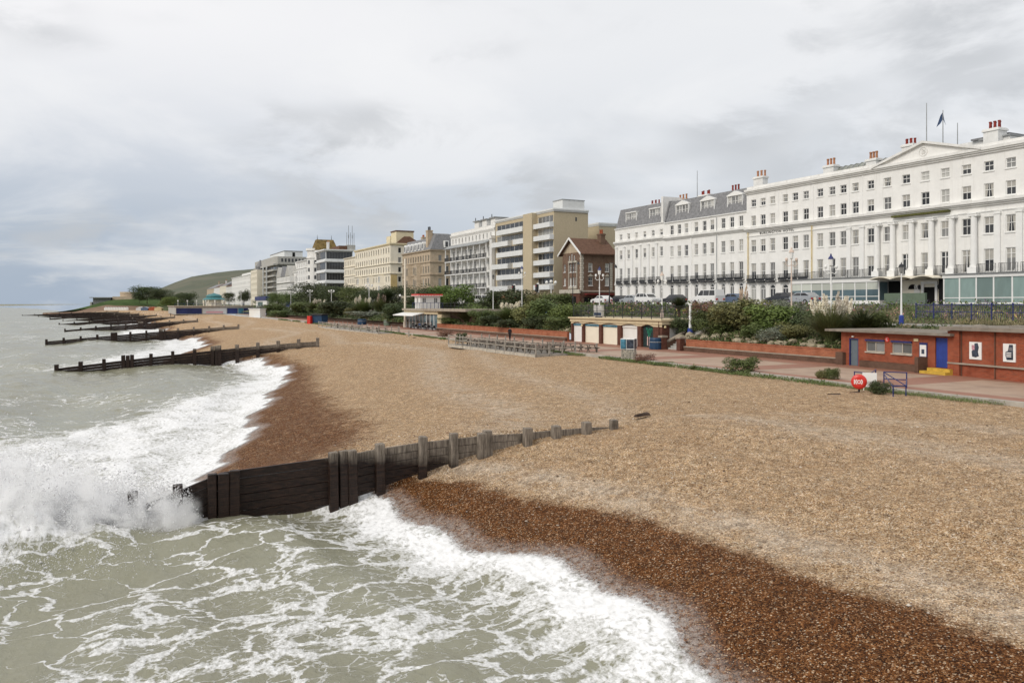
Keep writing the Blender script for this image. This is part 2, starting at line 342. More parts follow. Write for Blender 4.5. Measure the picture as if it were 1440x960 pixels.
stc = t.attr('st', 'Vector'); wet = t.attr('wet'); film = t.attr('film'); berm = t.attr('berm')
vs_ = t.pos()
v1 = t.nd('TexVoronoi'); t.l.new(vs_, v1.inputs['Vector']); v1.inputs['Scale'].default_value = 31.
v2 = t.nd('TexVoronoi'); t.l.new(vs_, v2.inputs['Vector']); v2.inputs['Scale'].default_value = 7.5
sepc = t.nd('SeparateColor'); t.l.new(v1.outputs['Color'], sepc.inputs[0]); sep2 = t.nd('SeparateColor'); t.l.new(v2.outputs['Color'], sep2.inputs[0])
dry = t.rgb_ramp(sepc.outputs[0], [(0,(.085,.046,.023)),(.16,(.24,.14,.072)),(.4,(.45,.29,.157)),(.7,(.60,.415,.24)),(.9,(.73,.565,.385)),(1,(.88,.79,.66))])
wetc = t.rgb_ramp(sepc.outputs[0], [(0,(.022,.009,.004)),(.25,(.078,.028,.008)),(.55,(.150,.055,.015)),(.8,(.235,.098,.032)),(.93,(.38,.21,.10)),(1,(.62,.50,.36))])
pale = t.mix(.38, dry, (.70,.63,.54))
grit = t.math('MULTIPLY', t.ramp(t.noise(vs_, .55, 5, .6), .35, .7), .45)
dryc = t.mix(grit, dry, t.mix(.55, dry, (.34,.20,.10)))
clump = t.ramp(t.noise(vs_, 2.6, 5, .7), .35, .65, .78, 1.18)
dryc = t.mix(t.math('MULTIPLY', berm, t.ramp(t.noise(vs_, .9, 5, .65), .3, .6)), dryc, pale)
dusk = t.math('MULTIPLY', t.ramp(sep2.outputs[1], .80, .97), .35)
dryc = t.mix(dusk, dryc, (.17,.12,.085)); wetc = t.mix(dusk, wetc, (.035,.02,.012))
wn = t.math('ADD', wet, t.math('MULTIPLY', t.math('SUBTRACT', t.noise(vs_, 1.8, 6, .75), .5), 1.2)); wm = t.ramp(wn, .25, .75)
cc = t.mix(wm, dryc, wetc)
cm = t.nd('CombineColor'); [t.set(cm.inputs[i], clump) for i in range(3)]
cc = t.mix(1.0, cc, cm.outputs[0], 'MULTIPLY')
cc = t.mix(t.math('MULTIPLY', film, t.ramp(t.noise(vs_, 6., 6, .8), .38, .62, .12, .72)), cc, (.50,.44,.40))
t.set(t.b.inputs['Base Color'], cc)
t.set(t.b.inputs['Roughness'], t.math('SUBTRACT', t.math('SUBTRACT', .9, t.math('MULTIPLY', wm, .2)), t.math('MULTIPLY', film, .2)))
t.b.inputs['Specular IOR Level'].default_value = .09
hb = t.math('ADD', t.math('MULTIPLY', v1.outputs['Distance'], -1.), t.math('MULTIPLY', t.noise(vs_, 4.5, 5, .65), 1.0))
t.bump(hb, .9, .05)
beach = struct(ob('beach', grid_mesh('beach', BS, BT, beach_xyz, {}), M['shingle']))
# ---- sea
def sea_xyz(sp, t):
    s = sp+G0-SLANT*t; x, y = s*DX+t*NX, s*DY+t*NY; t0 = t0f(sp); u = t-t0
    dist = np.hypot(x, y); near = np.clip(1-dist/900, 0, 1)
    off = np.clip(-u/14, 0, 1)
    # long swell running to the shore, cross chop, small ripples
    ph = fbm(s*.02, t*.02, 3, 31)*9
    z = .34*off*np.sin(t*.42+ph)*near+.22*off*np.sin(t*.19+s*.05+ph*1.3)
    z = z+(fbm(s*.22, t*.34, 4, 41)-.5)*.75*(.25+.75*off)*near+(fbm(s*.9+.4*t, t*1.3, 3, 47)-.5)*.22*near
    z = z+.16*np.clip(1-np.abs(u+3)/4, 0, 1)
    # crest of the wave breaking along the groyne on its near side
    g = np.exp(-((sp+2.2)/2.2)**2)*np.clip((9-t)/6, 0, 1)*np.clip((t+22)/8, 0, 1); z = z+.42*g
    br = np.exp(-((sp-5)/6)**2)*np.exp(-((t+10)/7)**2); z = z+1.15*br*(.3+1.2*fbm(s*.6, t*.6, 4, 55))
    bn = np.exp(-((sp+1.6)/1.5)**2)*np.clip((1.5-t)/4, 0, 1)*np.clip((t+24)/6, 0, 1); z = z+1.0*bn*(.2+1.3*fbm(s*.8, t*.8, 4, 57))
    bz = beach_z(sp, t); sw = swash(sp)+(fbm(s*1.1, t*.2, 3, 61)-.5)*.7
    sheet = np.clip((sw-u)/1.2, -1, 1)
    zs = np.where(sheet > 0, bz+.015+.10*np.clip(sheet, 0, 1)*fbm(s*1.6, t*1.6, 3, 71), bz-.04+.3*np.minimum(sheet, 0))
    k = np.clip((u+3)/3.2, 0, 1); z = np.where(u > -3, np.maximum(z*(1-k)+zs*k, np.where(sheet > 0, zs, -9)), z)
    z = np.where(sheet <= 0, zs, z)
    # foam cover
    lowf = fbm(s*.10, t*.16, 4, 81); midf = fbm(s*.35, t*.5, 4, 91)
    width = np.where(sp > 0, np.interp(sp, [0,9,18,34,58,78,79,100,150,157,160,235,600], [16,15,13,7,3.2,2.5,12,9,6,5,12,10,14]), 1.25)
    d = sw-u                                             # metres seaward of the water's edge
    foam = np.where(d < width, 1.0, np.exp(-(d-width)/np.where(sp > 0, 2.4, 2.3)))
    base = np.where(sp < 0, .26, .10)*np.clip(1-(np.maximum(d, 0)-8)/90, .25, 1)
    foam = np.maximum(foam*(.80+.32*midf), base+.42*np.clip(lowf-.52, 0, 1)*2.2)
    splash = np.exp(-((sp-5)/8)**2)*np.exp(-((t+10)/10)**2)+np.exp(-((sp+1)/5)**2)*np.exp(-((t+12)/7)**2); foam = np.maximum(foam, np.clip(splash*1.25, 0, 1)); foam = np.maximum(foam, np.clip(bn*1.4, 0, 1.05))
    crest = np.clip((z-.42)*1.2, 0, .6)*near*(sp < 70); foam = np.clip(foam+crest*.4, 0, 1); foam = np.where(dist > 450, np.minimum(foam, .22)-.5*np.clip((dist-450)/900, 0, 1), foam)
    thin = np.clip(1-(d-.0)/.6, 0, 1)
    return x, y, z, {'foam': foam, 'thin': thin, 'open': np.clip(-u/220, 0, 1), 'st': np.stack([s, t, 0*s], -1)}
SS = spread_groynes([-70+1.0*i for i in range(28)]+[-42+.3*i for i in range(400)]+graded(79, 14000, .5, 1.028))
STT = sorted(-v for v in graded(12, 14000, .6, 1.045))+[-11.7+.3*i for i in range(110)]
STT = sorted(set(round(v, 3) for v in STT))
t = NT('sea_water')
stc = t.attr('st', 'Vector'); foam = t.attr('foam'); thin = t.attr('thin')
def mp(sc_, loc=(0,0,0)):
    q = t.nd('Mapping'); t.l.new(stc, q.inputs[0]); q.inputs['Scale'].default_value = sc_; q.inputs['Location'].default_value = loc; return q.outputs[0]
w1 = t.noise(mp((.55,1.0,1)), .62, 5, .55, 1.0); w2 = t.noise(mp((.6,1.0,1), (9,4,0)), 1.7, 5, .6, .8); w3 = t.noise(mp((.7,1,1)), 5.5, 5, .65, .4)
def warp(vec, sc_, amt):
    q = t.nd('TexNoise'); t.l.new(vec, q.inputs['Vector']); q.inputs['Scale'].default_value = sc_; q.inputs['Detail'].default_value = 4; v = t.nd('VectorMath'); v.operation = 'SUBTRACT'; t.l.new(q.outputs['Color'], v.inputs[0]); v.inputs[1].default_value = (.5,.5,.5)
    m2 = t.nd('VectorMath'); m2.operation = 'SCALE'; t.l.new(v.outputs[0], m2.inputs[0]); m2.inputs['Scale'].default_value = amt; ad = t.nd('VectorMath'); ad.operation = 'ADD'; t.l.new(vec, ad.inputs[0]); t.l.new(m2.outputs[0], ad.inputs[1]); return ad.outputs[0]
ca = warp(warp(mp((1.0,.62,1)), .45, 2.2), 2.2, .7); cb_ = warp(warp(mp((1.0,.7,1), (3,7,0)), .8, 1.4), 4., .4)
e1 = t.voro(ca, .68, 'DISTANCE_TO_EDGE'); e2 = t.voro(cb_, 2.4, 'DISTANCE_TO_EDGE')
loc = t.math('ADD', foam, t.math('MULTIPLY', t.math('SUBTRACT', w1, .5), .75))
wd1 = t.math('MULTIPLY', t.ramp(loc, .16, 1.15, .0, .34, False), t.ramp(w3, .25, .7, .35, 1.3)); wd2 = t.math('MULTIPLY', t.ramp(loc, .30, 1.15, .0, .42, False), t.ramp(w3, .25, .7, .3, 1.3))
l1 = t.math('SUBTRACT', 1., t.math('DIVIDE', e1, t.math('ADD', wd1, .001)), clamp=True); l2 = t.math('SUBTRACT', 1., t.math('DIVIDE', e2, t.math('ADD', wd2, .001)), clamp=True)
solid = t.ramp(t.math('ADD', loc, t.math('MULTIPLY', t.math('SUBTRACT', w3, .5), .9)), .70, 1.0)
fray = t.ramp(t.noise(mp((1,1,1)), 9., 4, .7), .3, .6, .35, 1.)
mask = t.math('MAXIMUM', t.math('MULTIPLY', t.math('MAXIMUM', t.math('MULTIPLY', t.ramp(l1, .02, .6), .95), t.math('MULTIPLY', t.ramp(l2, .02, .75), .7)), fray), solid)
murk = t.mix(t.ramp(t.noise(mp((.4,1,1)), .12, 4), .3, .7), (.205,.195,.13), (.255,.25,.175))
haze_f = t.math('MULTIPLY', t.ramp(w3, .35, .8), .18)
cc = t.mix(haze_f, murk, (.34,.345,.29)); cc = t.mix(mask, cc, t.mix(t.ramp(w3, .3, .7), (.70,.70,.69), (.90,.90,.90)))
t.set(t.b.inputs['Base Color'], cc); opn = t.attr('open'); t.set(t.b.inputs['Roughness'], t.math('MAXIMUM', t.math('MULTIPLY', opn, .8), t.math('ADD', .24, t.math('MULTIPLY', mask, .5)))); t.set(t.b.inputs['Specular IOR Level'], t.ramp(opn, 0., 1., .3, .08))
speck = t.ramp(t.noise(mp((1,1,1)), 7., 6, .8), .40, .60)
al = t.math('SUBTRACT', 1., t.math('MULTIPLY', t.ramp(thin, .12, .62), t.math('SUBTRACT', 1., t.math('MULTIPLY', speck, t.ramp(thin, 1.0, .40, .0, .75)))))
t.set(t.b.inputs['Alpha'], al)
hb = t.math('ADD', t.math('MULTIPLY', w2, .5), t.math('ADD', t.math('MULTIPLY', w3, .28), t.math('MULTIPLY', mask, .25)))
t.bump(hb, .55, .2)
sea = struct(ob('sea', grid_mesh('sea', SS, STT, sea_xyz, {}), M['sea_water']))
# ---- lower promenade, verge, planted bank, upper promenade, road, land behind
ZP, ZM, ZR = 3.2, 6.2, 8.0
def wall_t(s): return 51.6-np.clip((45-s)*.10, 0, 6)     # the retaining wall swings seaward towards the pier
SV = [-60,-30,-10,0,10,20,28,34,38,45]+[45+6*i for i in range(1,60)]
def strip(name, m, fa, fb, za, zb, S=SV, n=1, thick=0.):
    vs=[]; fs=[]
    for s in S:
        for j in range(n+1):
            k=j/n; tt=fa(s)*(1-k)+fb(s)*k; vs.append(P(s, tt, za+(zb-za)*k))
    for i in range(len(S)-1):
        for j in range(n): a=i*(n+1)+j; fs.append((a,a+1,a+n+2,a+n+1))
    b=MB(); b.add(vs, fs); return struct(b.build(name, m))
t = NT('prom_paving')
p = t.attr('st','Vector'); pp = t.pos(); sp_ = t.nd('SeparateXYZ')
rot = t.nd('VectorRotate'); rot.rotation_type='Z_AXIS'; t.l.new(pp, rot.inputs['Vector']); rot.inputs['Angle'].default_value = -AZ; t.l.new(rot.outputs[0], sp_.inputs[0])
band = t.math('SINE', t.math('MULTIPLY', sp_.outputs[0], .52)); tt_ = sp_.outputs[1]
cc = t.mix(t.ramp(t.noise(pp, .8, 5), .3, .7), (.34,.235,.165), (.42,.30,.215))
edge = t.math('MAXIMUM', t.ramp(tt_, 48.6, 48.75), t.ramp(tt_, 41.2, 41.05)); red = t.math('MAXIMUM', t.ramp(band, .72, .74), edge)
cc = t.mix(t.math('MULTIPLY', red, .85), cc, t.mix(t.noise(pp, 3, 4), (.22,.085,.05), (.33,.14,.085)))
cc = t.mix(t.math('MULTIPLY', t.ramp(t.noise(pp, .35, 6, .7), .5, .75), .35), cc, (.17,.12,.09))
t.set(t.b.inputs['Base Color'], cc); t.b.inputs['Roughness'].default_value=.62; t.bump(t.voro(pp, 4.2), .2, .01)
KIOSK_S = (s_at(931, 52.)-4.3, s_at(803, 52.)+.05); CAFE_S = (s_at(617, 52.3)-.4, s_at(571, 52.3)+.6)
def cut(s): return (KIOSK_S[0] < s < KIOSK_S[1]) or (CAFE_S[0] < s < CAFE_S[1])
def bank_t(s): return 59.4 if cut(s) else float(wall_t(s))+.36
SV = sorted(SV+[v+d_ for r_ in (KIOSK_S, CAFE_S) for v in r_ for d_ in (-.03,.03)])
strip('promenade', M['prom_paving'], lambda s: kerb_t(s)+.35, lambda s: bank_t(s)+1.1, ZP, ZP+.02)
def box_strip(name, m, fa, fb, z0, z1, S):
    b=MB(); vs=[]; fs=[]
    for s in S:
        vs += [P(s,fa(s),z0), P(s,fb(s),z0), P(s,fb(s),z1), P(s,fa(s),z1)]
    for i in range(len(S)-1):
        for j in range(4): a=i*4+j; c=i*4+(j+1)%4; fs.append((a,c,c+4,a+4))
    fs += [(3,2,1,0), tuple(len(vs)-4+j for j in range(4))]
    b.add(vs, fs); return b.build(name, m)
struct(box_strip('kerb', M['kerb'], lambda s: kerb_t(s), lambda s: kerb_t(s)+.36, 2.6, ZP+.05, SV))
pm('soil', (.12,.085,.055), .95, .3, 2, .1, .4)
t = NT('bank_ground'); pp = t.pos(); n1 = t.noise(pp, .9, 6, .65); n2 = t.noise(pp, 4., 5, .7)
cc = t.mix(t.ramp(n1, .38, .62), (.10,.085,.05), (.055,.075,.028)); cc = t.mix(t.math('MULTIPLY', t.ramp(n2, .52, .7), .6), cc, (.19,.17,.09)); t.set(t.b.inputs['Base Color'], cc); t.b.inputs['Roughness'].default_value=.95; t.bump(n2, .6, .15)
pm('upper_paving', (.30,.275,.25), .8, .12, 1.2, .2, .2); pm('asphalt', (.06,.06,.062), .85, .15, 3, .25, .3); pm('land_grass', (.07,.085,.035), .95, .3, .05, .1)
strip('planted_bank', M['bank_ground'], lambda s: bank_t(s), lambda s: 59.5, 4.15, ZM-.01, n=4)
strip('upper_promenade', M['upper_paving'], lambda s: 59.5, lambda s: 65., ZM, ZM)
strip('flower_bank', M['bank_ground'], lambda s: 65., lambda s: 68.6, ZM, ZR-.12, n=2)
strip('pavement', M['upper_paving'], lambda s: 68.6, lambda s: 70.2, ZR-.02, ZR-.02)
strip('road', M['asphalt'], lambda s: 70.2, lambda s: 77.3, ZR-.12, ZR-.12)
strip('hotel_forecourt', M['upper_paving'], lambda s: 77.3, lambda s: 79.6, ZR, ZR)
strip('hinterland', M['land_grass'], lambda s: 79.6, lambda s: 400., ZR-.05, ZR+4)
b = MB(); vv=[]; S2=[405+8*i for i in range(46)]
def land_edge(s): return float(np.interp(s, [400,520,640,740,840,950,1300,1900], [50,44,32,16,10,10,10,10]))
for s in S2: vv += [P(s, land_edge(s)-8, 2.), P(s, land_edge(s), 4.6), P(s, land_edge(s)+25, 7.), P(s, 500, 12)]
b.add(vv, [(i*4+j, i*4+j+1, i*4+j+5, i*4+j+4) for i in range(45) for j in range(3)]); struct(b.build('far_land', M['land_grass']))
# ---- downland hill on the horizon
def hill_xyz(a, r):                    # a: px-like bearing, r: 0 foot .. 1 beyond the ridge
    k = (a-CX)/F; Y = 1900+r*1500
    top = np.interp(a, [150,205,225,245,270,300,330,370,450,560,700,900,1200,1500], [430,412,405.5,397,388,382,379,376,370,366,372,386,400,412])
    zr = EYE+(HZ-top)*3000/F
    prof = np.interp(r, [0,.2,.45,.75,.9,1], [.0,.22,.60,.97,1.0,.9])
    z = 2+zr*prof+(fbm(a*.03, r*5, 4, 3)-.5)*14*np.sin(np.clip(r,0,1)*math.pi)*np.clip(zr/100,0,1)
    return k*Y, Y, np.where(z < 4, -3, z), {}
t = NT('downland'); pp = t.pos(); cc = t.mix(t.ramp(t.noise(pp, .006, 6, .6), .4, .62), (.088,.098,.062), (.128,.122,.082)); cc = t.mix(t.math('MULTIPLY', t.ramp(t.noise(pp, .02, 5, .65), .55, .68), .6), cc, (.05,.062,.045)); t.set(t.b.inputs['Base Color'], cc); t.b.inputs['Roughness'].default_value=1.  # muted tones put the distance haze into the hill's colour
struct(ob('downland_hill', grid_mesh('hill', [150+6*i for i in range(226)], [i/26 for i in range(27)], hill_xyz, {}), M['downland']))
# ================================================================ BUILDINGS
_wc = {}
def win_mesh(w, h, kind):
    k = (round(w,2), round(h,2), kind)
    if k in _wc: return _wc[k]
    f = MB(); p = MB(); b = .075 if w > .7 else .06; y0, y1 = .10, .18; x0, x1 = -w/2, w/2
    if kind == 'arch':
        r = w/2; zs = h-r
        f.box(x0, x0+b, y0, y1, 0, zs); f.box(x1-b, x1, y0, y1, 0, zs); f.box(x0+b, x1-b, y0, y1, 0, b); f.box(x0+b, x1-b, y0-.01, y1, zs-.04, zs+.05); f.box(-.03, .03, y0+.01, y1-.01, b, zs-.04)
        n = 8
        for i in range(n):
            a0, a1 = math.pi*i/n, math.pi*(i+1)/n
            q = [(rr*math.cos(a), zs+rr*math.sin(a)) for a, rr in ((a0,r),(a1,r),(a1,r-b),(a0,r-b))]; f.extrude(q, 'y', y0, y1)
        pts = [(x0,0),(x1,0)]+[(r*math.cos(math.pi*i/n), zs+r*math.sin(math.pi*i/n)) for i in range(n+1)]
        p.add([(x, y1-.03, z) for x, z in pts], [tuple(range(len(pts)))])
    else:
        f.box(x0, x0+b, y0, y1, 0, h); f.box(x1-b, x1, y0, y1, 0, h); f.box(x0+b, x1-b, y0, y1, 0, b); f.box(x0+b, x1-b, y0, y1, h-b, h)
        if kind == 'sash': f.box(x0+b, x1-b, y0-.02, y1-.01, h*.52, h*.52+.06); f.box(-.022, .022, y0+.02, y1-.02, b, h-b)
        elif kind == 'french': f.box(-.05, .05, y0-.01, y1-.01, b, h-b); f.box(x0+b, x1-b, y0-.015, y1-.015, h*.74, h*.74+.06)
        elif kind.startswith('strip'):
            n = int(kind[5:])
            for i in range(1, n): x = x0+w*i/n; f.box(x-.04, x+.04, y0+.01, y1-.01, b, h-b)
        p.quad((x0,y1-.03,0),(x1,y1-.03,0),(x1,y1-.03,h),(x0,y1-.03,h))
    s = MB().box(x0-.08, x1+.08, -.09, .10, -.11, -.005)
    _wc[k] = (f.mesh('window'), p, s.mesh('sill')); return _wc[k]
_pc = {}
def pane_mesh(w, h, kind, m):
    k = (round(w,2), round(h,2), kind, m)
    if k not in _pc: _pc[k] = win_mesh(w, h, kind)[1].mesh('pane'); _pc[k].materials.append(M[m])
    return _pc[k]
_fm = {}
def window(parent, loc, rz, w, h, kind, pane='mix', frame='trim_white', sill=True):
    fm, _, sm = win_mesh(w, h, kind)
    k = (id(fm), frame)
    if k not in _fm:
        c = fm.copy(); c.materials.append(M[frame]); d = sm.copy(); d.materials.append(M[frame]); _fm[k] = (c, d)
    if pane == 'mix': pane = random.choices(['glass_dark','glass_mid','glass_pale'], [.52,.33,.15])[0]
    if pane == 'dark': pane = random.choices(['glass_dark','glass_mid'], [.75,.25])[0]
    o = ob('window', _fm[k][0], None, parent, loc, rz); ob('pane', pane_mesh(w, h, kind, pane), None, o)
    if sill: ob('sill', _fm[k][1], None, o)
    if kind in ('sash','french') and w > .75:
        q = random.random(); kk = ('dress', round(w,2), round(h,2), 'b' if q < .25 else 'c')
        if q < .48:
            if kk not in _fm:
                d = MB(); x = w/2-.08; y_ = .142
                if q < .25: d.quad((-x,y_,h*.56),(x,y_,h*.56),(x,y_,h-.08),(-x,y_,h-.08))
                else:
                    for sx in (-1,1): d.add([(sx*x,y_,.08),(sx*x*.62,y_,.08),(sx*x*.35,y_,h*.6),(sx*x*.2,y_,h-.08),(sx*x,y_,h-.08)], [(0,1,2,3,4)])
                _fm[kk] = d.mesh('curtain'); _fm[kk].materials.append(M['curtain'])
            ob('blind' if q < .25 else 'curtain', _fm[kk], None, o)
    return o
def wall_grid(mb, tr, u0, u1, z0, z1, ops, reveal=.2):
    us = sorted(set([u0,u1]+[v for o in ops for v in (o[0],o[1])])); zs = sorted(set([z0,z1]+[v for o in ops for v in (o[2],o[3])]))
    us = [u for u in us if u0 <= u <= u1]; zs = [z for z in zs if z0 <= z <= z1]
    for a, b in zip(us, us[1:]):
        run = None
        for c, d in zip(zs, zs[1:]):
            um, zm = (a+b)/2, (c+d)/2
            hole = any(o[0] < um < o[1] and o[2] < zm < o[3] for o in ops)
            if hole:
                if run is not None: mb.quad(tr(a,0,run), tr(b,0,run), tr(b,0,c), tr(a,0,c)); run = None
            elif run is None: run = c
        if run is not None: mb.quad(tr(a,0,run), tr(b,0,run), tr(b,0,z1), tr(a,0,z1))
    for o in ops:
        a, b, c, d = o[:4]; kind = o[4] if len(o) > 4 else ''
        if kind == 'arch':
            r = (b-a)/2; zc = d-r; x = (a+b)/2; n = 8; dc = zc
            arc = [(x+r*math.cos(math.pi*i/n), zc+r*math.sin(math.pi*i/n)) for i in range(n+1)]
            for i in range(n):
                p, q = arc[i], arc[i+1]; mb.quad(tr(p[0],0,p[1]), tr(p[0],0,d), tr(q[0],0,d), tr(q[0],0,q[1])); mb.quad(tr(p[0],0,p[1]), tr(q[0],0,q[1]), tr(q[0],reveal,q[1]), tr(p[0],reveal,p[1]))
        else: dc = d; mb.quad(tr(a,0,d), tr(b,0,d), tr(b,reveal,d), tr(a,reveal,d))
        mb.quad(tr(a,0,c), tr(b,0,c), tr(b,reveal,c), tr(a,reveal,c)); mb.quad(tr(a,0,c), tr(a,0,dc), tr(a,reveal,dc), tr(a,reveal,c)); mb.quad(tr(b,0,c), tr(b,0,dc), tr(b,reveal,dc), tr(b,reveal,c))
def mesh_raw(mb, name, m, parent):     # keep windings as they are, normals do not matter for opaque walls
    me = bpy.data.meshes.new(name); me.from_pydata(mb.v, [], mb.f); me.update(); return ob(name, me, m, parent)
class Bld:
    """a building: front faces the sea (local x to the right, y inland), right end faces the pier"""
    def __init__(s, name, label, sl, sr, T, wall, depth=14., z0=ZR, cat='building'):
        s.L = sl-sr; s.sl = sl; s.T = T; s.z0 = z0; s.D = depth; s.wall = M[wall]; s.fo = []; s.ro = []
        s.e = thing(name, label, cat, P(sl, T, z0), AZ)
    def x(s, px): return s.sl-s_at(px, s.T)
    def z(s, px, py): return z_at(px, py, s.T)-s.z0
    def win(s, u, zb, w, h, kind='sash', side='f', **k):
        if side == 'f': s.fo.append((u-w/2, u+w/2, zb, zb+h, kind)); window(s.e, (u,0,zb), 0, w, h, kind, **k)
        else: s.ro.append((u-w/2, u+w/2, zb, zb+h, kind)); window(s.e, (s.L,u,zb), math.pi/2, w, h, kind, **k)
    def row(s, us, zb, w, h, kind='sash', side='f', **k):
        for u in us: s.win(u, zb, w, h, kind, side, **k)
    def walls(s, H, roof=True, name='wall', zb=-1.0):
        b = MB(); L, D = s.L, s.D
        wall_grid(b, lambda u,d,z: (u,d,z), 0, L, zb, H, s.fo); wall_grid(b, lambda u,d,z: (L-d,u,z), 0, D, zb, H, s.ro)
        b.quad((0,0,zb),(0,D,zb),(0,D,H),(0,0,H)); b.quad((0,D,zb),(L,D,zb),(L,D,H),(0,D,H))
        o = mesh_raw(b, name, s.wall, s.e)
        if roof: MB().box(.0, L, .05, D, H-.35, H-.25).build('roof', M['lead'], s.e)
        return o
    def band(s, z0, z1, out=.25, m='trim_white', side=True, name='cornice', xa=None, xb=None):
        b = MB(); xa = -.02 if xa is None else xa; xb = s.L if xb is None else xb; h = z1-z0
        for f, (c, d) in ((.35,(0,.3)),(.7,(.3,.55)),(1.,(.55,1.))): b.box(xa, xb+(out*f if side else 0), -out*f, -.003, z0+h*c, z0+h*d)
        if side:
            for f, (c, d) in ((.35,(0,.3)),(.7,(.3,.55)),(1.,(.55,1.))): b.box(s.L+.003, s.L+out*f, 0, s.D, z0+h*c, z0+h*d)
        return b.build(name, M[m], s.e)
    def pilaster(s, x, z0, z1, w=.5, out=.16, m='trim_white', y=0):
        b = MB(); b.box(x-w/2, x+w/2, y-out, y-.003, z0, z1); b.box(x-w*.62, x+w*.62, y-out-.07, y-.002, z1-.22, z1-.002); b.box(x-w*.6, x+w*.6, y-out-.06, y-.002, z0+.002, z0+.3)
        return b.build('pilaster', M[m], s.e)
    def chimney(s, x0, x1, y, z0, z1, zp, pots=5, pot='pot_red', m='old_white', dy=1.0):
        b = MB(); b.box(x0, x1, y, y+dy, z0, z1-.3); b.box(x0-.12, x1+.12, y-.12, y+dy+.12, z1-.3, z1-.12); b.box(x0-.05, x1+.05, y-.05, y+dy+.05, z1-.12, z1)
        c = b.build('chimney', M[m], s.e); k = ('pot', round(zp-z1,1), pot)
        if k not in _fm: _fm[k] = MB().lathe(0, 0, [(.17,0),(.14,.1),(.12,(zp-z1)*.8),(.16,(zp-z1)*.85),(.15,zp-z1)], 8).mesh('chimney_pot'); _fm[k].materials.append(M[pot])
        n = pots
        for i in range(n): ob('chimney_pot', _fm[k], None, c, (x0+.2+(x1-x0-.4)*(i/(n-1) if n > 1 else .5), y+dy*(.35 if i % 2 else .65), z1))
        return c
    def part(s, name, mb, m, smooth=False): return mb.build(name, M[m], s.e, smooth=smooth)
def balcony_mesh(w, d, h, bars, solid=0.):
    b = MB(); r = .018
    b.box(-w/2, w/2, -d, 0, -.12, -.02)
    for z in (h, .06): b.bar((-w/2,-d,z),(w/2,-d,z),.035,.035); b.bar((-w/2,-d,z),(-w/2,0,z),.035,.035); b.bar((w/2,-d,z),(w/2,0,z),.035,.035)
    for i in range(bars+1):
        x = -w/2+w*i/bars; bow = .10
        b.bar((x,-d,0),(x,-d-bow*.6,h*.35),.028,.028); b.bar((x,-d-bow*.6,h*.35),(x,-d,h),.028,.028)
    for sx in (-w/2, w/2): b.bar((sx,-d*.5,0),(sx,-d*.5,h),.028,.028)
    if solid: b.box(-w/2, w/2, -d-.075, -d-.055, .05, h*solid); b.box(-w/2+.04, w/2-.04, -d-.02, 0, -.2, -.12)
    return b.mesh('balcony')
BAL_A = balcony_mesh(1.55, .5, .85, 13, .45); BAL_A.materials.append(M['iron_black'])
pm('iron_grey', (.10,.10,.10), .5, .1, 3, .4)
BAL_B = balcony_mesh(1.7, .6, .95, 11); BAL_B.materials.append(M['iron_grey'])
def bal(bld, me, x, z): return ob('balcony', me, None, bld.e, (x, 0, z))
TH = 79.4
# ---------------------------------------------------------------- long white seafront hotel (right)
sl, sr = s_at(1050, TH), 37.0
B = Bld('white_hotel', 'long white stuccoed seafront hotel with pediment, columns and glazed ground floor bays', sl, sr, TH, 'white_stucco', 16, 8.05, 'hotel')
cols = [1059.6,1072.9,1086.3,1104.2,1118.3,1133.3,1153.2,1170.2,1185.8,1202.8,1224.2,1247.8,1274,1301,1329,1359,1390.4,1421.4]
xs = [B.x(p) for p in cols]; xs += [xs[-1]+2.2, xs[-1]+4.4]
for i, x in enumerate(xs):
    w = .95 if i < 11 else 1.02
    B.win(x, 3.2, w, 2.35, 'french' if i > 11 and i % 3 != 1 else 'sash'); B.win(x, 7.1, w, 1.72); B.win(x, 10.78, w, 1.42); B.win(x, 13.45, w, 1.0)
for i, x in enumerate(xs[:5]): B.win(x, .2, 1.05, 2.35, 'arch', sill=False)
for i, x in enumerate(xs): bal(B, BAL_A if i < 6 else BAL_B, x, 3.06)
B.walls(15.3)
xm0, xm1 = B.x(1233), B.x(1380)
B.band(9.95, 10.55, .55, 'old_white'); B.band(9.25, 9.42, .1, 'trim_white', name='string_course'); B.band(15.25, 15.9, .5, 'old_white', name='parapet_cornice')
B.band(2.75, 3.0, .3, 'white_stucco', name='balcony_slab', xb=B.x(1113))
B.part('parapet', MB().box(0, B.L, .02, .35, 15.9, 16.3), 'old_white')
for p in (1095, 1143.5, 1194.5, 1213):
    x = B.x(p); B.part('panel_joint', MB().box(x-.06, x+.06, -.05, -.003, 10.6, 15.2), 'trim_white')
for p in (1194.5, 1213, 1403.4, 1434.4): B.pilaster(B.x(p), 3.1, 9.2, .62, .2)
x = B.x(1434.4); B.pilaster(x+2.2, 3.1, 9.2, .62, .2)
for p in (1236, 1258, 1284.4, 1312.5, 1341, 1372.5):       # giant columns with scrolled capitals
    x = B.x(p); b = MB(); b.box(x-.48, x+.48, -.72, -.005, 3.02, 3.7); b.cyl(x, -.34, 3.7, 3.95, .42, .36, 16); b.cyl(x, -.34, 3.95, 8.95, .34, .29, 16)
    c = B.part('column', b, 'trim_white', False)
    cp = MB(); cp.box(x-.46, x+.46, -.72, -.005, 9.18, 9.27); cp.box(x-.4, x+.4, -.66, -.005, 8.96, 9.18)
    for sx in (-.42, .42): cp.tube((x+sx,-.70,9.03), (x+sx,-.05,9.03), .13, 10)
    cp.build('capital', M['trim_white'], c)
b = MB(); b.extrude([(xm0,15.9),(xm1,15.9),((xm0+xm1)/2,17.55)], 'y', -.25, .5); B.part('pediment', b, 'white_stucco')
b = MB()
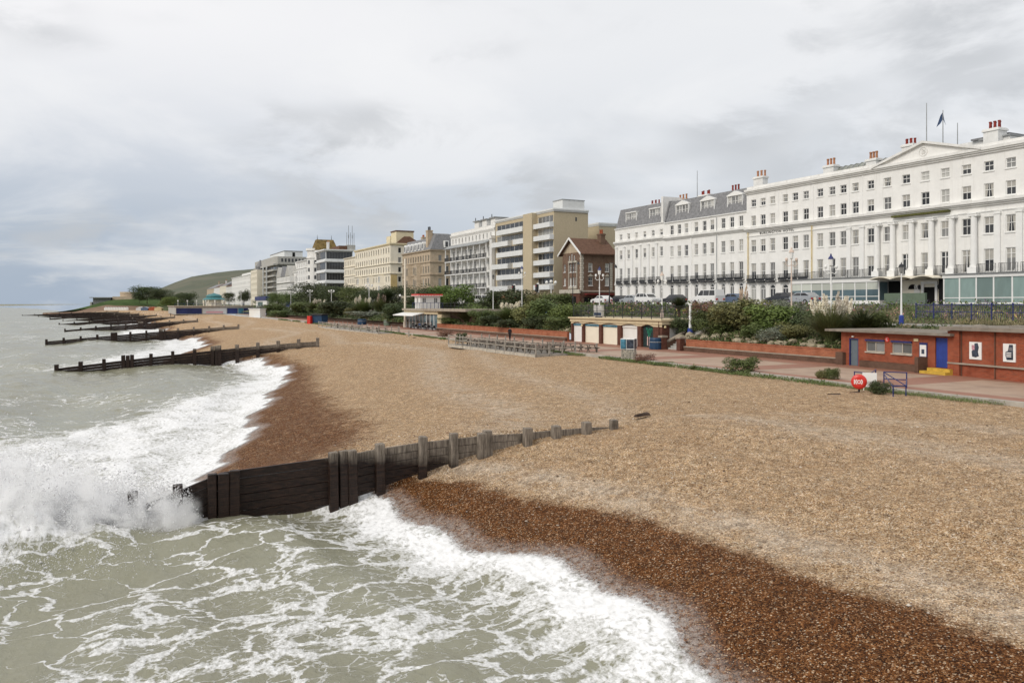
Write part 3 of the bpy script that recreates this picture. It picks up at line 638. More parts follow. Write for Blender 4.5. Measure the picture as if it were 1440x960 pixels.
for a, c in (((xm0-.3,15.95),((xm0+xm1)/2,17.78)), (((xm0+xm1)/2,17.78),(xm1+.3,15.95))):
    q = [(a[0],a[1]),(c[0],c[1]),(c[0],c[1]-.26),(a[0],a[1]-.26)]; b.extrude(q, 'y', -.62, -.255)
B.part('pediment_moulding', b, 'old_white')
cx = (xm0+xm1)/2-.1; em = MB(); n = 20
for i in range(n):
    a0, a1 = 2*math.pi*i/n, 2*math.pi*(i+1)/n
    em.extrude([(cx+r*math.cos(a), 16.62+r*math.sin(a)) for a, r in ((a0,.52),(a1,.52),(a1,.44),(a0,.44))], 'y', -.31, -.252)
em.path([(cx-.2,-.28,16.8),(cx-.1,-.28,16.92),(cx+.02,-.28,16.8),(cx-.18,-.28,16.38),(cx-.02,-.28,16.36)], .035, 6); em.path([(cx+.02,-.28,16.4),(cx+.2,-.28,16.88),(cx+.24,-.28,16.5),(cx+.1,-.28,16.42)], .035, 6)
B.part('pediment_emblem', em, 'old_white')
B.part('moss_growth', MB().box(B.x(1257), B.x(1337), -.50, -.02, 9.72, 9.945), 'moss')
for p in (1052.5, 1142): B.part('downpipe', MB().cyl(B.x(p), -.12, 2.9 if p < 1100 else 3.1, 9.9, .07, n=8), 'yellow_ochre_pipe'); B.part('rainwater_stain_strip', MB().box(B.x(p)-.16, B.x(p)+.16, -.03, -.003, 3.1, 9.9), 'pale_cream')
def chim(Bd, pa, pb, ytop, ypot, dt=4., **k):
    T2 = Bd.T+dt; xa, xb = Bd.sl-s_at(pa, T2), Bd.sl-s_at(pb, T2); pmid = (pa+pb)/2
    za, zb = z_at(pmid, ytop, T2)-Bd.z0, z_at(pmid, ypot, T2)-Bd.z0
    w = max(1.1, min(2.4, (xb-xa)*.72)); xm_ = (xa+xb)/2
    return Bd.chimney(xm_-w/2, xm_+w/2, dt-.4, k.pop('zbase', 14.5), za, zb, **k)
chim(B, 1382, 1411, 181, 170.5, pots=6, dy=1.5); chim(B, 1268, 1290, 203, 195, pots=5); chim(B, 1060, 1078, 248.5, 240, pots=5, pot='pot_tan'); chim(B, 1158, 1178, 232.5, 222.5, pots=6, pot='pot_tan'); chim(B, 1218, 1238, 223.5, 213, pots=6, pot='pot_tan')
b = MB(); xa, xb = B.x(1128), B.x(1222)                      # ribbed lead attic behind the parapet
prof = [(4.2,15),(4.0,16.4),(4.25,17.3),(4.9,17.75),(9,17.8),(9,15)]
b.extrude(prof, 'x', xa, xb); at = B.part('attic_roof', b, 'mossy_lead')
rb = MB(); rb.extrude([(4.12,15),(3.92,16.42),(4.2,17.38),(4.9,17.84),(9,17.88),(9,15)], 'x', -.05, .05); rm = rb.mesh('roof_rib'); rm.materials.append(M['lead'])
for i in range(13): ob('roof_rib', rm, None, at, (xa+(xb-xa)*i/12, 0, 0))
B.part('rooftop_plant_room', MB().box(B.x(1300), B.x(1352), 6, 12, 15, 18.0), 'old_white'); B.part('rooftop_plant_roof', MB().box(B.x(1322)-.3, B.x(1372), 5.6, 12.3, 18.01, 18.2), 'slate')
B.part('rooftop_hut', MB().box(B.x(1346), B.x(1382), 4.5, 9, 15, 17.6), 'old_white'); B.part('rooftop_hut_roof', MB().box(B.x(1340), B.x(1384), 4.3, 9.2, 17.61, 17.75), 'lead')
# lettering on the frieze
cu = bpy.data.curves.new('frieze_lettering', 'FONT'); cu.body = 'BURLINGTON HOTEL'; cu.size = .62; cu.extrude = .02; cu.space_character = 1.25; cu.align_x = 'CENTER'
to = bpy.data.objects.new('tmp', cu); col.objects.link(to); dg = bpy.context.evaluated_depsgraph_get(); me = bpy.data.meshes.new_from_object(to.evaluated_get(dg)); bpy.data.objects.remove(to)
o = ob('frieze_lettering', me, M['lettering'], B.e, (B.x(1092), -.03, 9.50)); o.rotation_euler = (R(90), 0, 0); o.scale = (.86, .72, 1)
# glazed ground-floor bays: frame, each pane its own piece
def glazed_bay(px_list, T2, proj, gl, blind=False, zt=2.45, zb=.35):
    xs_ = [B.sl-s_at(p, T2) for p in px_list]; x0, x1 = xs_[0], xs_[-1]; y = -proj
    b = MB(); b.box(x0-.15, x1+.15, y-.1, -.02, zt+.02, 3.0); b.box(x0-.1, x1+.1, y, -.02, -.6, zb-.02)
    for x in xs_: b.box(x-.07, x+.07, y-.04, y+.06, zb-.02, zt+.02)
    b.box(x0, x1, y-.02, y+.04, zb+.42, zb+.50)
    f = B.part('glazed_bay', b, 'trim_white'); B.part('bay_roof_edge', MB().box(x0-.3, x1+.3, y-.3, -.01, 3.003, 3.06), 'lead')
    for a, c in zip(xs_, xs_[1:]):
        MB().quad((a+.07,y,zb),(c-.07,y,zb),(c-.07,y,zt),(a+.07,y,zt)).build('pane', M[gl], f)
        if blind: MB().quad((a+.08,y-.012,zt-.85),(c-.08,y-.012,zt-.85),(c-.08,y-.012,zt),(a+.08,y-.012,zt)).build('roller_blind', M['blind'], f)
    for x in (x0, x1): MB().quad((x,y,zb),(x,-.02,zb),(x,-.02,zt),(x,y,zt)).build('pane', M[gl], f)
    return f
glazed_bay([1113.7,1127.5,1141.2,1156.2,1170,1185,1202.5,1218.7,1236], TH-1.5, 1.5, 'glass_bay', True)
glazed_bay([1327.5,1349.5,1373,1397.5,1423.7,1451,1480], TH-1.5, 1.5, 'glass_green', False, 2.6, .1)
# entrance with a wavy canopy
e0, e1 = B.sl-s_at(1238, TH-1.5), B.sl-s_at(1325, TH-1.5)
b = MB(); n = 36; pts = []
for i in range(n+1):
    k = i/n; pts.append((e0-.3+(e1-e0+.3)*k, 2.62+.26*abs(math.sin(k*math.pi*3.0))))
b.extrude(pts+[(x, z+.12) for x, z in reversed(pts)], 'y', -2.9, -.02); B.part('wavy_canopy', b, 'pale_cream')
ew = e1-e0
B.part('recess_shade_block', MB().box(e0+.1, e0+ew*.24, -.30, -.01, -.3, 2.5).box(e1-.55, e1-.1, -1.3, -.01, -.3, 2.9), 'black_void')  # solid near-black blocks; their colour stands in for the shade of a recess
B.part('entrance_front', MB().box(e0+ew*.24, e1-.6, -.45, -.01, -.3, 2.5), 'pale_cream')
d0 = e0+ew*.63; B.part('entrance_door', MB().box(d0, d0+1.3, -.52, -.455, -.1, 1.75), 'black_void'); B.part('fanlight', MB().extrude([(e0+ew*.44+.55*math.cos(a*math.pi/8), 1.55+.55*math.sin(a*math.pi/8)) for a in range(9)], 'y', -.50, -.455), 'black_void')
B.part('door_surround', MB().box(d0-.3, d0-.02, -.62, -.455, -.3, 2.1).box(d0+1.32, d0+1.6, -.62, -.455, -.3, 2.1).box(d0-.3, d0+1.6, -.64, -.455, 2.102, 2.4), 'trim_white')
for x in (d0-.9, d0+2.1): B.part('menu_frame', MB().box(x-.35, x+.35, -.50, -.455, .9, 2.0), 'old_white')
for x in (d0-.55, d0+1.8): B.part('wall_lantern', MB().lathe(x, -.62, [(.05,1.5),(.14,1.65),(.16,1.9),(.03,2.05)], 8), 'iron_black')
tag(MB().box(0, 5.0, -.15, .15, 0, 1.15).build('entrance_screen', M['green_board'], None, P(B.sl-e0-ew*.26, TH-3.2, ZR), AZ), 'grey green screen wall with a sign before the hotel entrance', 'screen')
bpy.data.objects['entrance_screen'].rotation_euler[2] = AZ
# ---------------------------------------------------------------- terrace houses to its left
def terrace(name, label, pl, pr, cols, colw, zoff, rows, mansard, pil, dorm, bal_me):
    Bt = Bld(name, label, s_at(pl, TH), s_at(pr, TH), TH, 'white_stucco', 14, 8.0+zoff, 'house')
    for p in cols:
        x = Bt.x(p)
        for (zb, h, kind) in rows: Bt.win(x, zb, colw, h, kind, sill=(kind != 'arch'))
        bal(Bt, bal_me, x, 3.15)
    Bt.walls(12.75, roof=False); Bt.band(2.8, 3.05, .22, 'white_stucco', side=False, name='string_course'); Bt.band(9.95, 10.5, .45, 'old_white', side=False); Bt.band(12.6, 12.85, .2, 'trim_white', side=False, name='eaves')
    for p in pil: Bt.pilaster(Bt.x(p), 3.1, 9.6, .5, .2)
    b = MB(); L = Bt.L; b.extrude([(.1,12.8),(1.15,16.3),(10,16.5),(10,12.8)], 'x', .05 if mansard else .05, L-.05); r = Bt.part('mansard_roof', b, 'slate')
    for p, n in dorm:
        x = Bt.x(p); w = n*.72+.2; d = MB(); d.box(x-w/2-.12, x+w/2+.12, .35, 2.6, 15.35, 15.5); d.box(x-w/2-.06, x-w/2+.06, .42, 2, 13.6, 15.35); d.box(x+w/2-.06, x+w/2+.06, .42, 2, 13.6, 15.35); d.box(x-w/2, x+w/2, .43, .55, 13.5, 13.7)
        if n == 4 and p > 940: d.extrude([(x-w/2-.1,15.502),(x+w/2+.1,15.502),(x,16.05)], 'y', .36, 2.4)
        dm = d.build('dormer', M['trim_white'], r)
        for i in range(n): window(Bt.e, (x-w/2+.1+.72*(i+.5), .42, 13.72), 0, .66, 1.6, 'sash', 'mix', sill=False)
    return Bt
rowsA = [(.25,2.35,'arch'),(3.25,2.5,'sash'),(7.35,1.55,'sash'),(10.75,1.0,'sash')]; rowsB = [(.25,2.45,'arch'),(3.25,2.5,'sash'),(7.2,1.7,'sash'),(10.75,1.5,'sash')]
A = terrace('terrace_house', 'leftmost white terrace house with pilasters and two dormers in a slate mansard', 865, 935, [873.2,883.9,895,906.5,918.3,929.9], .82, .42, rowsA, True, [867.5,878.5,889.5,900.8,912.3,924], [(884.5,4),(918,4)], BAL_A)
chim(A, 911, 930, 287, 281, pots=5, zbase=14); A.part('party_wall', MB().box(A.L-.9, A.L-.45, -.05, 8, 12.9, 17), 'old_white')
A2 = terrace('terrace_house', 'white terrace house with three dormers next to the long hotel', 935, 1050, [944.7,955.1,965.1,979,990.6,1001.4,1017,1029.2,1042], .88, .25, rowsB, True, [], [(956,4),(991.5,4),(1030,4)], BAL_A)
chim(A2, 950, 971, 281, 273, pots=6, pot='pot_tan', zbase=14); chim(A2, 982, 1002, 274, 268, pots=4, zbase=14); chim(A2, 1025, 1043, 268, 260, pots=6, zbase=14)
for p in (1008.5,): A2.part('downpipe', MB().cyl(A2.x(p), -.1, 0, 12.5, .06, n=8), 'lead')
for p in (972, 1008.5): A2.part('party_pier', MB().box(A2.x(p)-.2, A2.x(p)+.2, -.08, -.003, 0, 12.5), 'trim_white')
# ---------------------------------------------------------------- tan block of flats
def side_depth(px, s, T):              # how far inland along the end wall at s the photograph shows px
    k = (px-CX)/F; a = s*DX-k*s*DY; b = k*NY-NX; return a/b-T
def lin(a, b, n, pad=.5): return [a+(b-a)*(i+pad)/(n-1+2*pad) for i in range(n)]
sR = s_at(779, TH)
B = Bld('tan_apartment_block', 'tan brick apartment block with staggered white balcony panels and blank end wall', s_at(697, TH), sR, TH, 'tan_brick', side_depth(827, sR, TH))
xa, xb, xc = B.x(743), B.x(755.5), B.L
for i in range(7):
    zc = 3.4+2.55*i; zw = zc+.6 if i < 6 else None
    if i < 6:
        B.win((xa+.3)/2+.1, zw, xa-.9, 1.35, 'strip7', pane='mix', sill=False); B.win((xb+xc)/2, zw, xc-xb-.7, 1.35, 'strip4', pane='mix', sill=False)
H = 18.95; B.walls(H); B.band(H-.15, H+.45, .35, 'panel_white', name='white_parapet')
B.part('stair_tower', MB().box(xa, xb, -1.3, -.005, -1, H+.2), 'tan_brick')
for i in range(6):
    zc = 3.4+2.55*i
    spans = [(B.x(706), xa-.05)] if i % 2 else [(.1, B.x(720)), (B.x(727), xa-.05)]
    for x0, x1 in spans:
        pr = 1.5 if i % 2 else 1.1
        B.part('balcony_panel', MB().box(x0, x1, -pr, -pr+.12, zc-.55, zc+.55).box(x1-.1, x1, -pr+.12, -.01, zc-.55, zc+.55).box(x0, x1-.1, -pr+.12, -.01, zc-.55, zc-.4), 'panel_white')
    B.part('balcony_panel', MB().box(xb+.05, xc-.05, -1.0, -.88, zc-.5, zc+.5).box(xc-.17, xc-.05, -.88, -.01, zc-.5, zc+.5).box(xb+.05, xc-.17, -.88, -.01, zc-.5, zc-.38), 'panel_white')
B.part('lift_house', MB().box(B.x(766), xc+.02, 2, 7.2, H, H+2.3), 'panel_white'); B.part('lift_house_cap', MB().box(B.x(766)-.1, xc+.1, 1.9, 7.3, H+2.3, H+2.45), 'lead')
for z in (17., 12.2): B.part('slot_window', MB().box(xc+.004, xc+.05, B.D*.62, B.D*.62+.35, z, z+.8), 'glass_dark')
B.part('ground_floor_brick', MB().box(.2, xa-.2, -.25, -.006, -1, 1.8), 'terracotta')
# flats behind, glimpsed over the gabled building
s2 = s_at(812, TH+14); B2 = Bld('rear_apartment_block', 'smaller tan block with pale top seen behind the gabled brick building', s2, s2-9, TH+14, 'tan_brick', 14); B2.walls(17); B2.band(16.9, 17.6, .2, 'panel_white', name='white_parapet')
B2.row([1.5,4.5], 12.6, 1.4, 1.5, 'strip2')
# ---------------------------------------------------------------- gabled brick building
sR = s_at(817.5, TH); B = Bld('gabled_brick_house', 'dark brick gabled corner building with stone dressings and brown tiled roof', s_at(791, TH), sR, TH, 'pub_brick', side_depth(862, sR, TH)+.4, ZR, 'house')
L, D = B.L, B.D; xm = L/2
for z in (3.45, 6.15):
    for dx in (-1.05, 0, 1.05): B.win(xm+.6+dx, z, .72, 1.6)
    B.win(.9, z+.1, .7, 1.5); B.row([D*.27, D*.77], z+.05, .95, 1.6, 'sash', 'r')
for dx in (-.95, 0, .95): B.win(xm+dx, 8.45, .5, 1.0 if dx else 1.35, 'arch', sill=False)
B.walls(9.9, roof=False); zr = 9.9; zt = 12.6
b = MB(); b.extrude([(-.1,zr),(L+.1,zr),(xm,zt-.2)], 'y', .0, .3); B.part('gable', b, 'sandstone')
b = MB(); b.extrude([(-.7,zr-.5),(xm,zt),(L+.7,zr-.5),(L+.7,zr-.3),(xm,zt+.22),(-.7,zr-.3)], 'y', -.6, D+.3); B.part('tiled_roof', b, 'brown_tile')
b = MB(); b.extrude([(-.75,zr-.62),(xm,zt-.08),(L+.75,zr-.62),(L+.75,zr-.22),(xm,zt+.32),(-.75,zr-.22)], 'y', -.75, -.605); B.part('bargeboard', b, 'trim_white')
B.part('stone_bay', MB().box(xm-1.0, xm+2.2, -.25, -.01, 2.9, 3.3).box(xm-1.0, xm+2.2, -.25, -.01, 7.95, 8.35).box(xm-1.0, xm-.85, -.2, -.01, 3.3, 7.95).box(xm+2.05, xm+2.2, -.2, -.01, 3.3, 7.95), 'stone_pale')
for i in range(16): B.part('quoin', MB().box(L-.42-.12*(i % 2), L+.06, -.06, .42+.12*(i % 2), 2.6+i*.45, 2.6+i*.45+.40), 'stone_pale')
for i in range(12): B.part('quoin', MB().box(L-.02, L+.06, D-1.1-.12*(i % 2), D-.55, 2.6+i*.45, 2.6+i*.45+.40), 'stone_pale')
B.part('balustrade', MB().box(-.3, L+.2, -.6, -.3, 2.0, 2.75).box(L+.01, L+.15, 0, D, 2.3, 2.55), 'stone_pale')
B.part('shop_front', MB().box(-.2, L+.1, -.45, -.012, -1, 1.95).box(L+.012, L+.22, .2, D-.2, 1.3, 1.95), 'brown_pier')
for i in range(3): B.part('shop_window', MB().box(.3+i*2.1, 1.8+i*2.1, -.5, -.452, -.1, 1.4), 'black_void')
for i in range(3): B.part('shop_window', MB().box(L+.225, L+.27, .5+i*2.1, 2.0+i*2.1, -.2, 1.2), 'black_void')
B.part('shop_awning', MB().box(L+.23, L+1.1, .6, D-.4, 1.75, 1.9), 'cloth_red')
for p in (0, 1): B.part('pediment_stone', MB().extrude([(D*(.27+.5*p)-.65,5.25),(D*(.27+.5*p)+.65,5.25),(D*(.27+.5*p),5.75)], 'x', L+.005, L+.12), 'stone_pale')
B.chimney(xm+.3, xm+1.6, D*.75, 11.4, 13.8, 14.6, 4, 'terracotta', 'pub_brick')
# ---------------------------------------------------------------- white balconied hotel
sR = s_at(696, TH); B = Bld('balconied_hotel', 'white hotel with three tiers of dark iron balconies and attic dormers', s_at(634, TH), sR, TH, 'old_white', 14, ZR, 'hotel')
L = B.L; n = 9; xs = lin(.6, L-1.8, n, .5)
for z, h in ((.4,2.2),(4.3,2.5),(8.0,2.5),(11.3,2.4)): B.row(xs, z, 1.35, h, 'french', pane='dark', sill=False)  # dark panes put the shade of the verandah recess into the glass colour
B.row(lin(.3, L-1.2, 12), 15.7, .62, 1.25, 'plain', pane='dark'); B.walls(17.6); B.band(17.3, 18.0, .3, 'old_white', name='parapet_cornice', side=False); B.part('parapet', MB().box(0, L, 0, .4, 18.0, 18.7), 'old_white')
for z in (3.9, 7.6, 11.):
    B.part('balcony_slab', MB().box(-.3, L-1.4, -1.7, -.01, z-.2, z), 'trim_white')
    b = MB(); b.bar((-.3,-1.65,z+1.),(L-1.4,-1.65,z+1.),.05,.05); b.bar((-.3,-1.65,z+.12),(L-1.4,-1.65,z+.12),.05,.05)
    k = int(L/.35)
    for i in range(k+1): x = -.3+(L-1.1)*i/k; b.bar((x,-1.65,z),(x,-1.65,z+1.),.06,.06)
    for i in range(7): x = -.3+(L-1.1)*i/6.5; b.box(x, x+.8, -1.66, -1.64, z+.15, z+.9)
    B.part('balcony_railing', b, 'iron_black')
for i in range(8):
    x = .0+(L-1.7)*i/7; B.part('balcony_post', MB().box(x-.1, x+.1, -1.62, -1.42, 0, 14.4), 'trim_white')
b = MB(); b.extrude([(-1.9,14.3),(-1.9,14.45),(-.02,15.4),(-.02,15.1)], 'x', -.4, L-1.3); B.part('verandah_canopy', b, 'lead')
B.part('corner_pier', MB().box(L-1.2, L+.1, -.9, -.01, -.5, 15.3).box(L-1.4, L+.25, -1.1, -.01, 15.3, 16.), 'old_white')
for i, x in enumerate((L*.55, L*.72, L*.9)):
    B.part('attic_dormer', MB().box(x-1.3, x+1.3, .8, 4, 17.4, 20.4), 'old_white'); B.part('dormer_roof', MB().box(x-1.6, x+1.6, .4, 4.2, 20.41, 20.65), 'lead')
    for dx in (-.6, .6): window(B.e, (x+dx, .72, 18.6), 0, .8, 1.4, 'sash', 'dark', sill=False)
    B.part('dormer_finial', MB().cyl(x-1.1, 1, 20.65, 21.5, .12, .08), 'iron_black')
# ---------------------------------------------------------------- sandstone hotel
sR = s_at(605, TH); B = Bld('sandstone_hotel', 'brown sandstone hotel with slate mansard roof and white round dormers', s_at(566, TH), sR, TH, 'sandstone', side_depth(637, sR, TH)+3, ZR, 'hotel')
L, D = B.L, B.D; xs = lin(.3, L-.3, 11)
for z, h in ((1.0,2.3),(5.0,2.3),(8.8,2.0),(12.2,1.7)): B.row(xs, z, .95, h, 'plain', pane='mix', frame='stone_pale'); B.row([D*.3, D*.52, D*.74], z, 1.0, h, 'plain', 'r', pane='mix', frame='stone_pale')
H = 15.2; B.walls(H, roof=False)
for z in (4.2, 8.0, 11.6, 14.9): B.band(z, z+.45, .45 if z > 14 else .3, 'sandstone')
for x in (L*.30, L*.62): 
    B.part('stone_bay', MB().extrude([(x-1.6,-.01),(x-1.0,-1.1),(x+1.0,-1.1),(x+1.6,-.01)], 'z', -1, 11.5), 'sandstone')
    for z in (1.,5.,8.6):
        for dx in (-.5,.5): window(B.e, (x+dx,-1.25,z), 0, .7, 2., 'plain', 'dark', 'stone_pale')
b = MB(); b.extrude([(.2,H+.3),(1.6,H+3.9),(D-2,H+4.2),(D-.2,H+.3)], 'x', .2, L*.84); B.part('mansard_roof', b, 'slate')
b = MB(); x0 = L*.84+.01; b.add([(x0,.15,H+.3),(L-.1,.15,H+.3),(L-.1,D-.2,H+.3),(x0,D-.2,H+.3),(x0,2.2,H+5.2),(L-1.6,2.4,H+4.8),(L-1.6,D-3,H+4.8),(x0,D-3,H+5.2)], [(0,1,5,4),(1,2,6,5),(2,3,7,6),(3,0,4,7),(4,5,6,7)]); B.part('pavilion_roof', b, 'slate')
for i in range(6): x = L*.07+i*L*.13; dm = B.part('dormer', MB().extrude([(x-.65,H+.5),(x+.65,H+.5),(x+.65,H+2.2)]+[(x+.65*math.cos(a*math.pi/6), H+2.2+.65*math.sin(a*math.pi/6)) for a in range(1,6)]+[(x-.65,H+2.2)], 'y', .15, 1.6), 'trim_white'); MB().box(x-.38, x+.38, .12, .148, H+.8, H+2.3).build('pane', M['glass_dark'], dm)
dm = B.part('dormer', MB().box(L-.7, L+.06, D*.5-.7, D*.5+.7, H+.9, H+2.9), 'trim_white'); MB().box(L+.062, L+.09, D*.5-.4, D*.5+.4, H+1.1, H+2.6).build('pane', M['glass_dark'], dm)
B.chimney(L*.80, L*.80+1.6, .5, H, H+6., H+7, 4, 'iron_black', 'sandstone', 1.5); B.chimney(L*.35, L*.35+1.4, 3, H, H+5, H+5.6, 4, 'terracotta', 'sandstone')
# ---------------------------------------------------------------- cream hotel
sR = s_at(549, TH); B = Bld('cream_hotel', 'cream and pale yellow six storey hotel with rows of small windows', s_at(499, TH), sR, TH, 'pale_cream', side_depth(583, sR, TH)+3, ZR, 'hotel')
L, D = B.L, B.D; H = B.z(549, 342)-.4; fl = H/6.1; xs = lin(.4, L-.4, 15)
for i in range(6):
    z = .8+fl*i; B.row(xs, z, 1.15, fl*.58, 'plain', pane='dark', frame='pale_cream'); B.row([D*.28, D*.52, D*.75], z, 1.05, fl*.56, 'plain', 'r', pane='dark', frame='trim_white')
B.walls(H)
for i in (1,3,4.05): B.band(fl*i+.1, fl*i+.5, .45, 'pale_cream')
B.band(H-.2, H+.5, .5, 'cream'); B.part('yellow_corner_strip', MB().box(L+.004, L+.3, .1, 2.2, 3.5, fl*3), 'ochre')
for x in (L*.2, L*.5, L*.8): B.part('bay', MB().extrude([(x-2,-.01),(x-1.3,-1.2),(x+1.3,-1.2),(x+2,-.01)], 'z', -1, fl*3-.1), 'pale_cream'); [window(B.e, (x+dx,-1.36,z), 0, .8, 1.9, 'plain', 'dark', 'trim_white') for dx in (-.6,.6) for z in (.9+fl, .9+fl*2)]
B.part('entrance_awning', MB().box(L*.25, L*.98, -3.2, -1.3, 2.7, 3.0).box(L*.25, L*.98, -1.9, -1.75, 0, 2.7), 'trim_white'); B.part('balcony_railing', MB().box(0, L+1., -1.5, -1.45, fl, fl+.9), 'iron_black')
B.part('roof_storey', MB().box(L*.68, L*.78, 3, 9, H, H+3.6), 'cream'); B.part('roof_storey', MB().box(L*.80, L*.93, 3, 9, H, H+4.6), 'cream'); B.part('brown_roof_cap', MB().box(L*.80-.2, L*.93+.2, 2.8, 9.2, H+4.61, H+5.), 'brown_tile')
b = MB(); b.add([(L*.95,2,H+.2),(L+.2,1,H+.2),(L+.2,D,H+.2),(L*.95,D,H+.2),(L*.97,D*.45,H+2.9),(L-.6,D*.6,H+2.9)], [(0,1,5,4),(1,2,5),(2,3,4,5),(3,0,4)]); B.part('hipped_roof', b, 'brown_tile')
sR = s_at(499.2, TH); C = Bld('cream_annexe', 'lower cream annexe at the left end of the cream hotel', s_at(484, TH), sR, TH, 'pale_cream', 14, ZR, 'hotel')
Hc = C.z(490, 364); f2 = Hc/5
for i in range(5): C.row(lin(.3, C.L-.3, 6), .7+f2*i, 1., f2*.55, 'plain', pane='dark', frame='pale_cream')
C.walls(Hc)
for i in (1,2,3,4): C.band(f2*i, f2*i+.3, .35, 'pale_cream')
C.band(Hc-.1, Hc+.4, .5, 'pale_cream')
# ---------------------------------------------------------------- banded dark office block
T5 = TH-1; sR = s_at(458, T5); B = Bld('banded_office_block', 'dark glazed office block with white horizontal floor bands', s_at(445, T5), sR, T5, 'panel_white', side_depth(496, sR, T5))
L, D = B.L, B.D; H = B.z(458, 352); fl = H/5
for i in range(5):
    z = fl*i+fl*.22; B.win(L/2, z, L-.6, fl*.68, 'strip8', pane='glass_dark', frame='dark_concrete', sill=False); B.win(D/2, z, D-.6, fl*.68, 'strip9', 'r', pane='glass_dark', frame='dark_concrete', sill=False)
B.walls(H); B.part('roof_slab', MB().box(-1, L+1, -1, D+1, H, H+.5), 'panel_white')
for i in range(4): B.part('floor_band', MB().box(-.3, L+.6, -.6, -.01, fl*(i+1)-.3, fl*(i+1)+.35).box(L+.01, L+.6, 0, D, fl*(i+1)-.3, fl*(i+1)+.35), 'panel_white')
B.part('roof_plant', MB().box(L*.2, L, D*.5, D*.78, H+.5, H+2.2), 'brown_tile'); B.part('roof_plant', MB().box(L*.2, L, D*.8, D*1.1, H+.5, H+2.6), 'concrete')
for i in range(5): b = MB().tube((L-1-i*.3, D*(.80+.075*i), H+2.6), (L-1-i*.3, D*(.80+.075*i), H+8+3*(i % 2)), .09); b.box(L-1.2-i*.3, L-.8-i*.3, D*(.80+.075*i)-.12, D*(.80+.075*i)+.12, H+5.5, H+7.) if i % 2 else None; B.part('antenna_mast', b, 'dark_concrete')
# ---------------------------------------------------------------- white turreted hotel
T4 = TH; sR = s_at(447.5, T4); B = Bld('turreted_hotel', 'white hotel with round corner turret and steep mossy brown roof', s_at(417, T4), sR, T4, 'old_white', 26, ZR, 'hotel')
L = B.L; H = B.z(425, 368); fl = H/6
for i in range(6): B.row(lin(.5, L-9, 9), .8+fl*i, 1.1, fl*.55, 'plain', pane='dark', frame='old_white')
B.walls(H); B.band(H-.2, H+.5, .6, 'old_white', side=False)
for i in (1,3,5): B.band(fl*i, fl*i+.3, .4, 'old_white', side=False)
Ht = B.z(440, 354); b = MB(); b.cyl(L-5, .5, -1, Ht, 4.2, n=20); b.cyl(L-5, .5, Ht, Ht+1, 4.8, n=20); b.cyl(L-5, .5, H, H+.6, 4.6, n=20); B.part('round_turret', b, 'old_white')
for i in range(6):
    for a in (-.8, 0, .8): q = B.part('turret_window', MB().box(-.5, .5, -4.26, -4.1, .8+fl*i, .8+fl*i+fl*.5), 'glass_dark'); q.location = (L-5, .5, 0); q.rotation_euler = (0, 0, a+.4)
zt = B.z(455, 334); b = MB(); b.add([(L-8,-1.5,Ht),(L+2,-1.5,Ht),(L+2,8.5,Ht),(L-8,8.5,Ht),(L-4.5,-.3,zt),(L-1,-.3,zt),(L-1,7.0,zt),(L-4.5,7.0,zt)], [(0,1,5,4),(1,2,6,5),(2,3,7,6),(3,0,4,7),(4,5,6,7)]); B.part('steep_roof', b, 'mossy_tile')
B.part('tower_block', MB().box(L-7.9, L+1.9, -1.4, 8.4, H-1, Ht-.01), 'old_white'); B.part('white_gable', MB().extrude([(6.5,Ht-2),(13.5,Ht-2),(10,Ht+2.2)], 'x', L+1.95, L+2.4), 'old_white'); B.chimney(L+2.0, L+3.2, 3.2, Ht-2, Ht+3.6, Ht+4.2, 3, 'pot_tan', 'old_white')
for x, y in ((L-2.7,.2),(L-2.7,6.5)): B.part('finial', MB().cyl(x, y, zt, zt+2.2, .15, .04), 'iron_black')
# ---------------------------------------------------------------- stepped concrete block and its older neighbours
T3 = TH+6; sR = s_at(390, T3); B = Bld('stepped_concrete_block', 'grey concrete apartment block with open balconies and white penthouse', s_at(362, T3), sR, T3, 'dark_concrete', side_depth(421, sR, T3)+6)
L, D = B.L, B.D; H = B.z(390, 362); fl = (H-4)/7
for i in range(7): B.win(L*.5, .6+fl*i, L-1, fl*.6, 'strip9', pane='glass_dark', frame='concrete', sill=False); B.win(D*.5, .6+fl*i, D-2, fl*.55, 'strip9', 'r', pane='glass_dark', frame='concrete', sill=False)
B.walls(H-4)
for i in range(7): B.part('balcony_band', MB().box(-1, L+.8, -2.4, -.02, fl*i+fl*.82, fl*i+fl*1.12).box(L+.02, L+.8, 0, D, fl*i+fl*.85, fl*i+fl*1.08), 'concrete')
b = MB(); b.extrude([(-1,-1.5),(L,-1.5),(L+1.6,0),(L+1.6,D),(-1,D)], 'z', H-3.99, H+.6); B.part('top_storey', b, 'concrete')
for i in range(9): B.part('top_window', MB().box(L+1.602, L+1.68, 2+i*D/9.3, 2+i*D/9.3+1.1, H-2.6, H-.6), 'glass_dark')
pw = B.part('penthouse', MB().box(L*.35, L+.6, 4, D*.78, H+.6, B.z(400, 350)), 'panel_white'); B.part('penthouse_slot', MB().box(L+.602, L+.7, D*.46, D*.54, H+.6, B.z(400, 350)-.5), 'black_void'); B.part('penthouse_rail', MB().box(L*.35, L+.7, 3.9, D*.79, B.z(400, 350)+.005, B.z(400, 350)+.5), 'dark_concrete')
for x in (L*.25, L*.55, L*.72): B.part('white_fin', MB().box(x-.35, x+.35, -3.2, -2.5, -1, H-4.5), 'panel_white')
T2 = TH-2; sR = s_at(408, T2); B = Bld('victorian_terrace', 'pale Victorian terrace with gables below the grey concrete block', s_at(389, T2), sR, T2, 'old_white', 20, ZR, 'house')
L = B.L; H = B.z(400, 389)
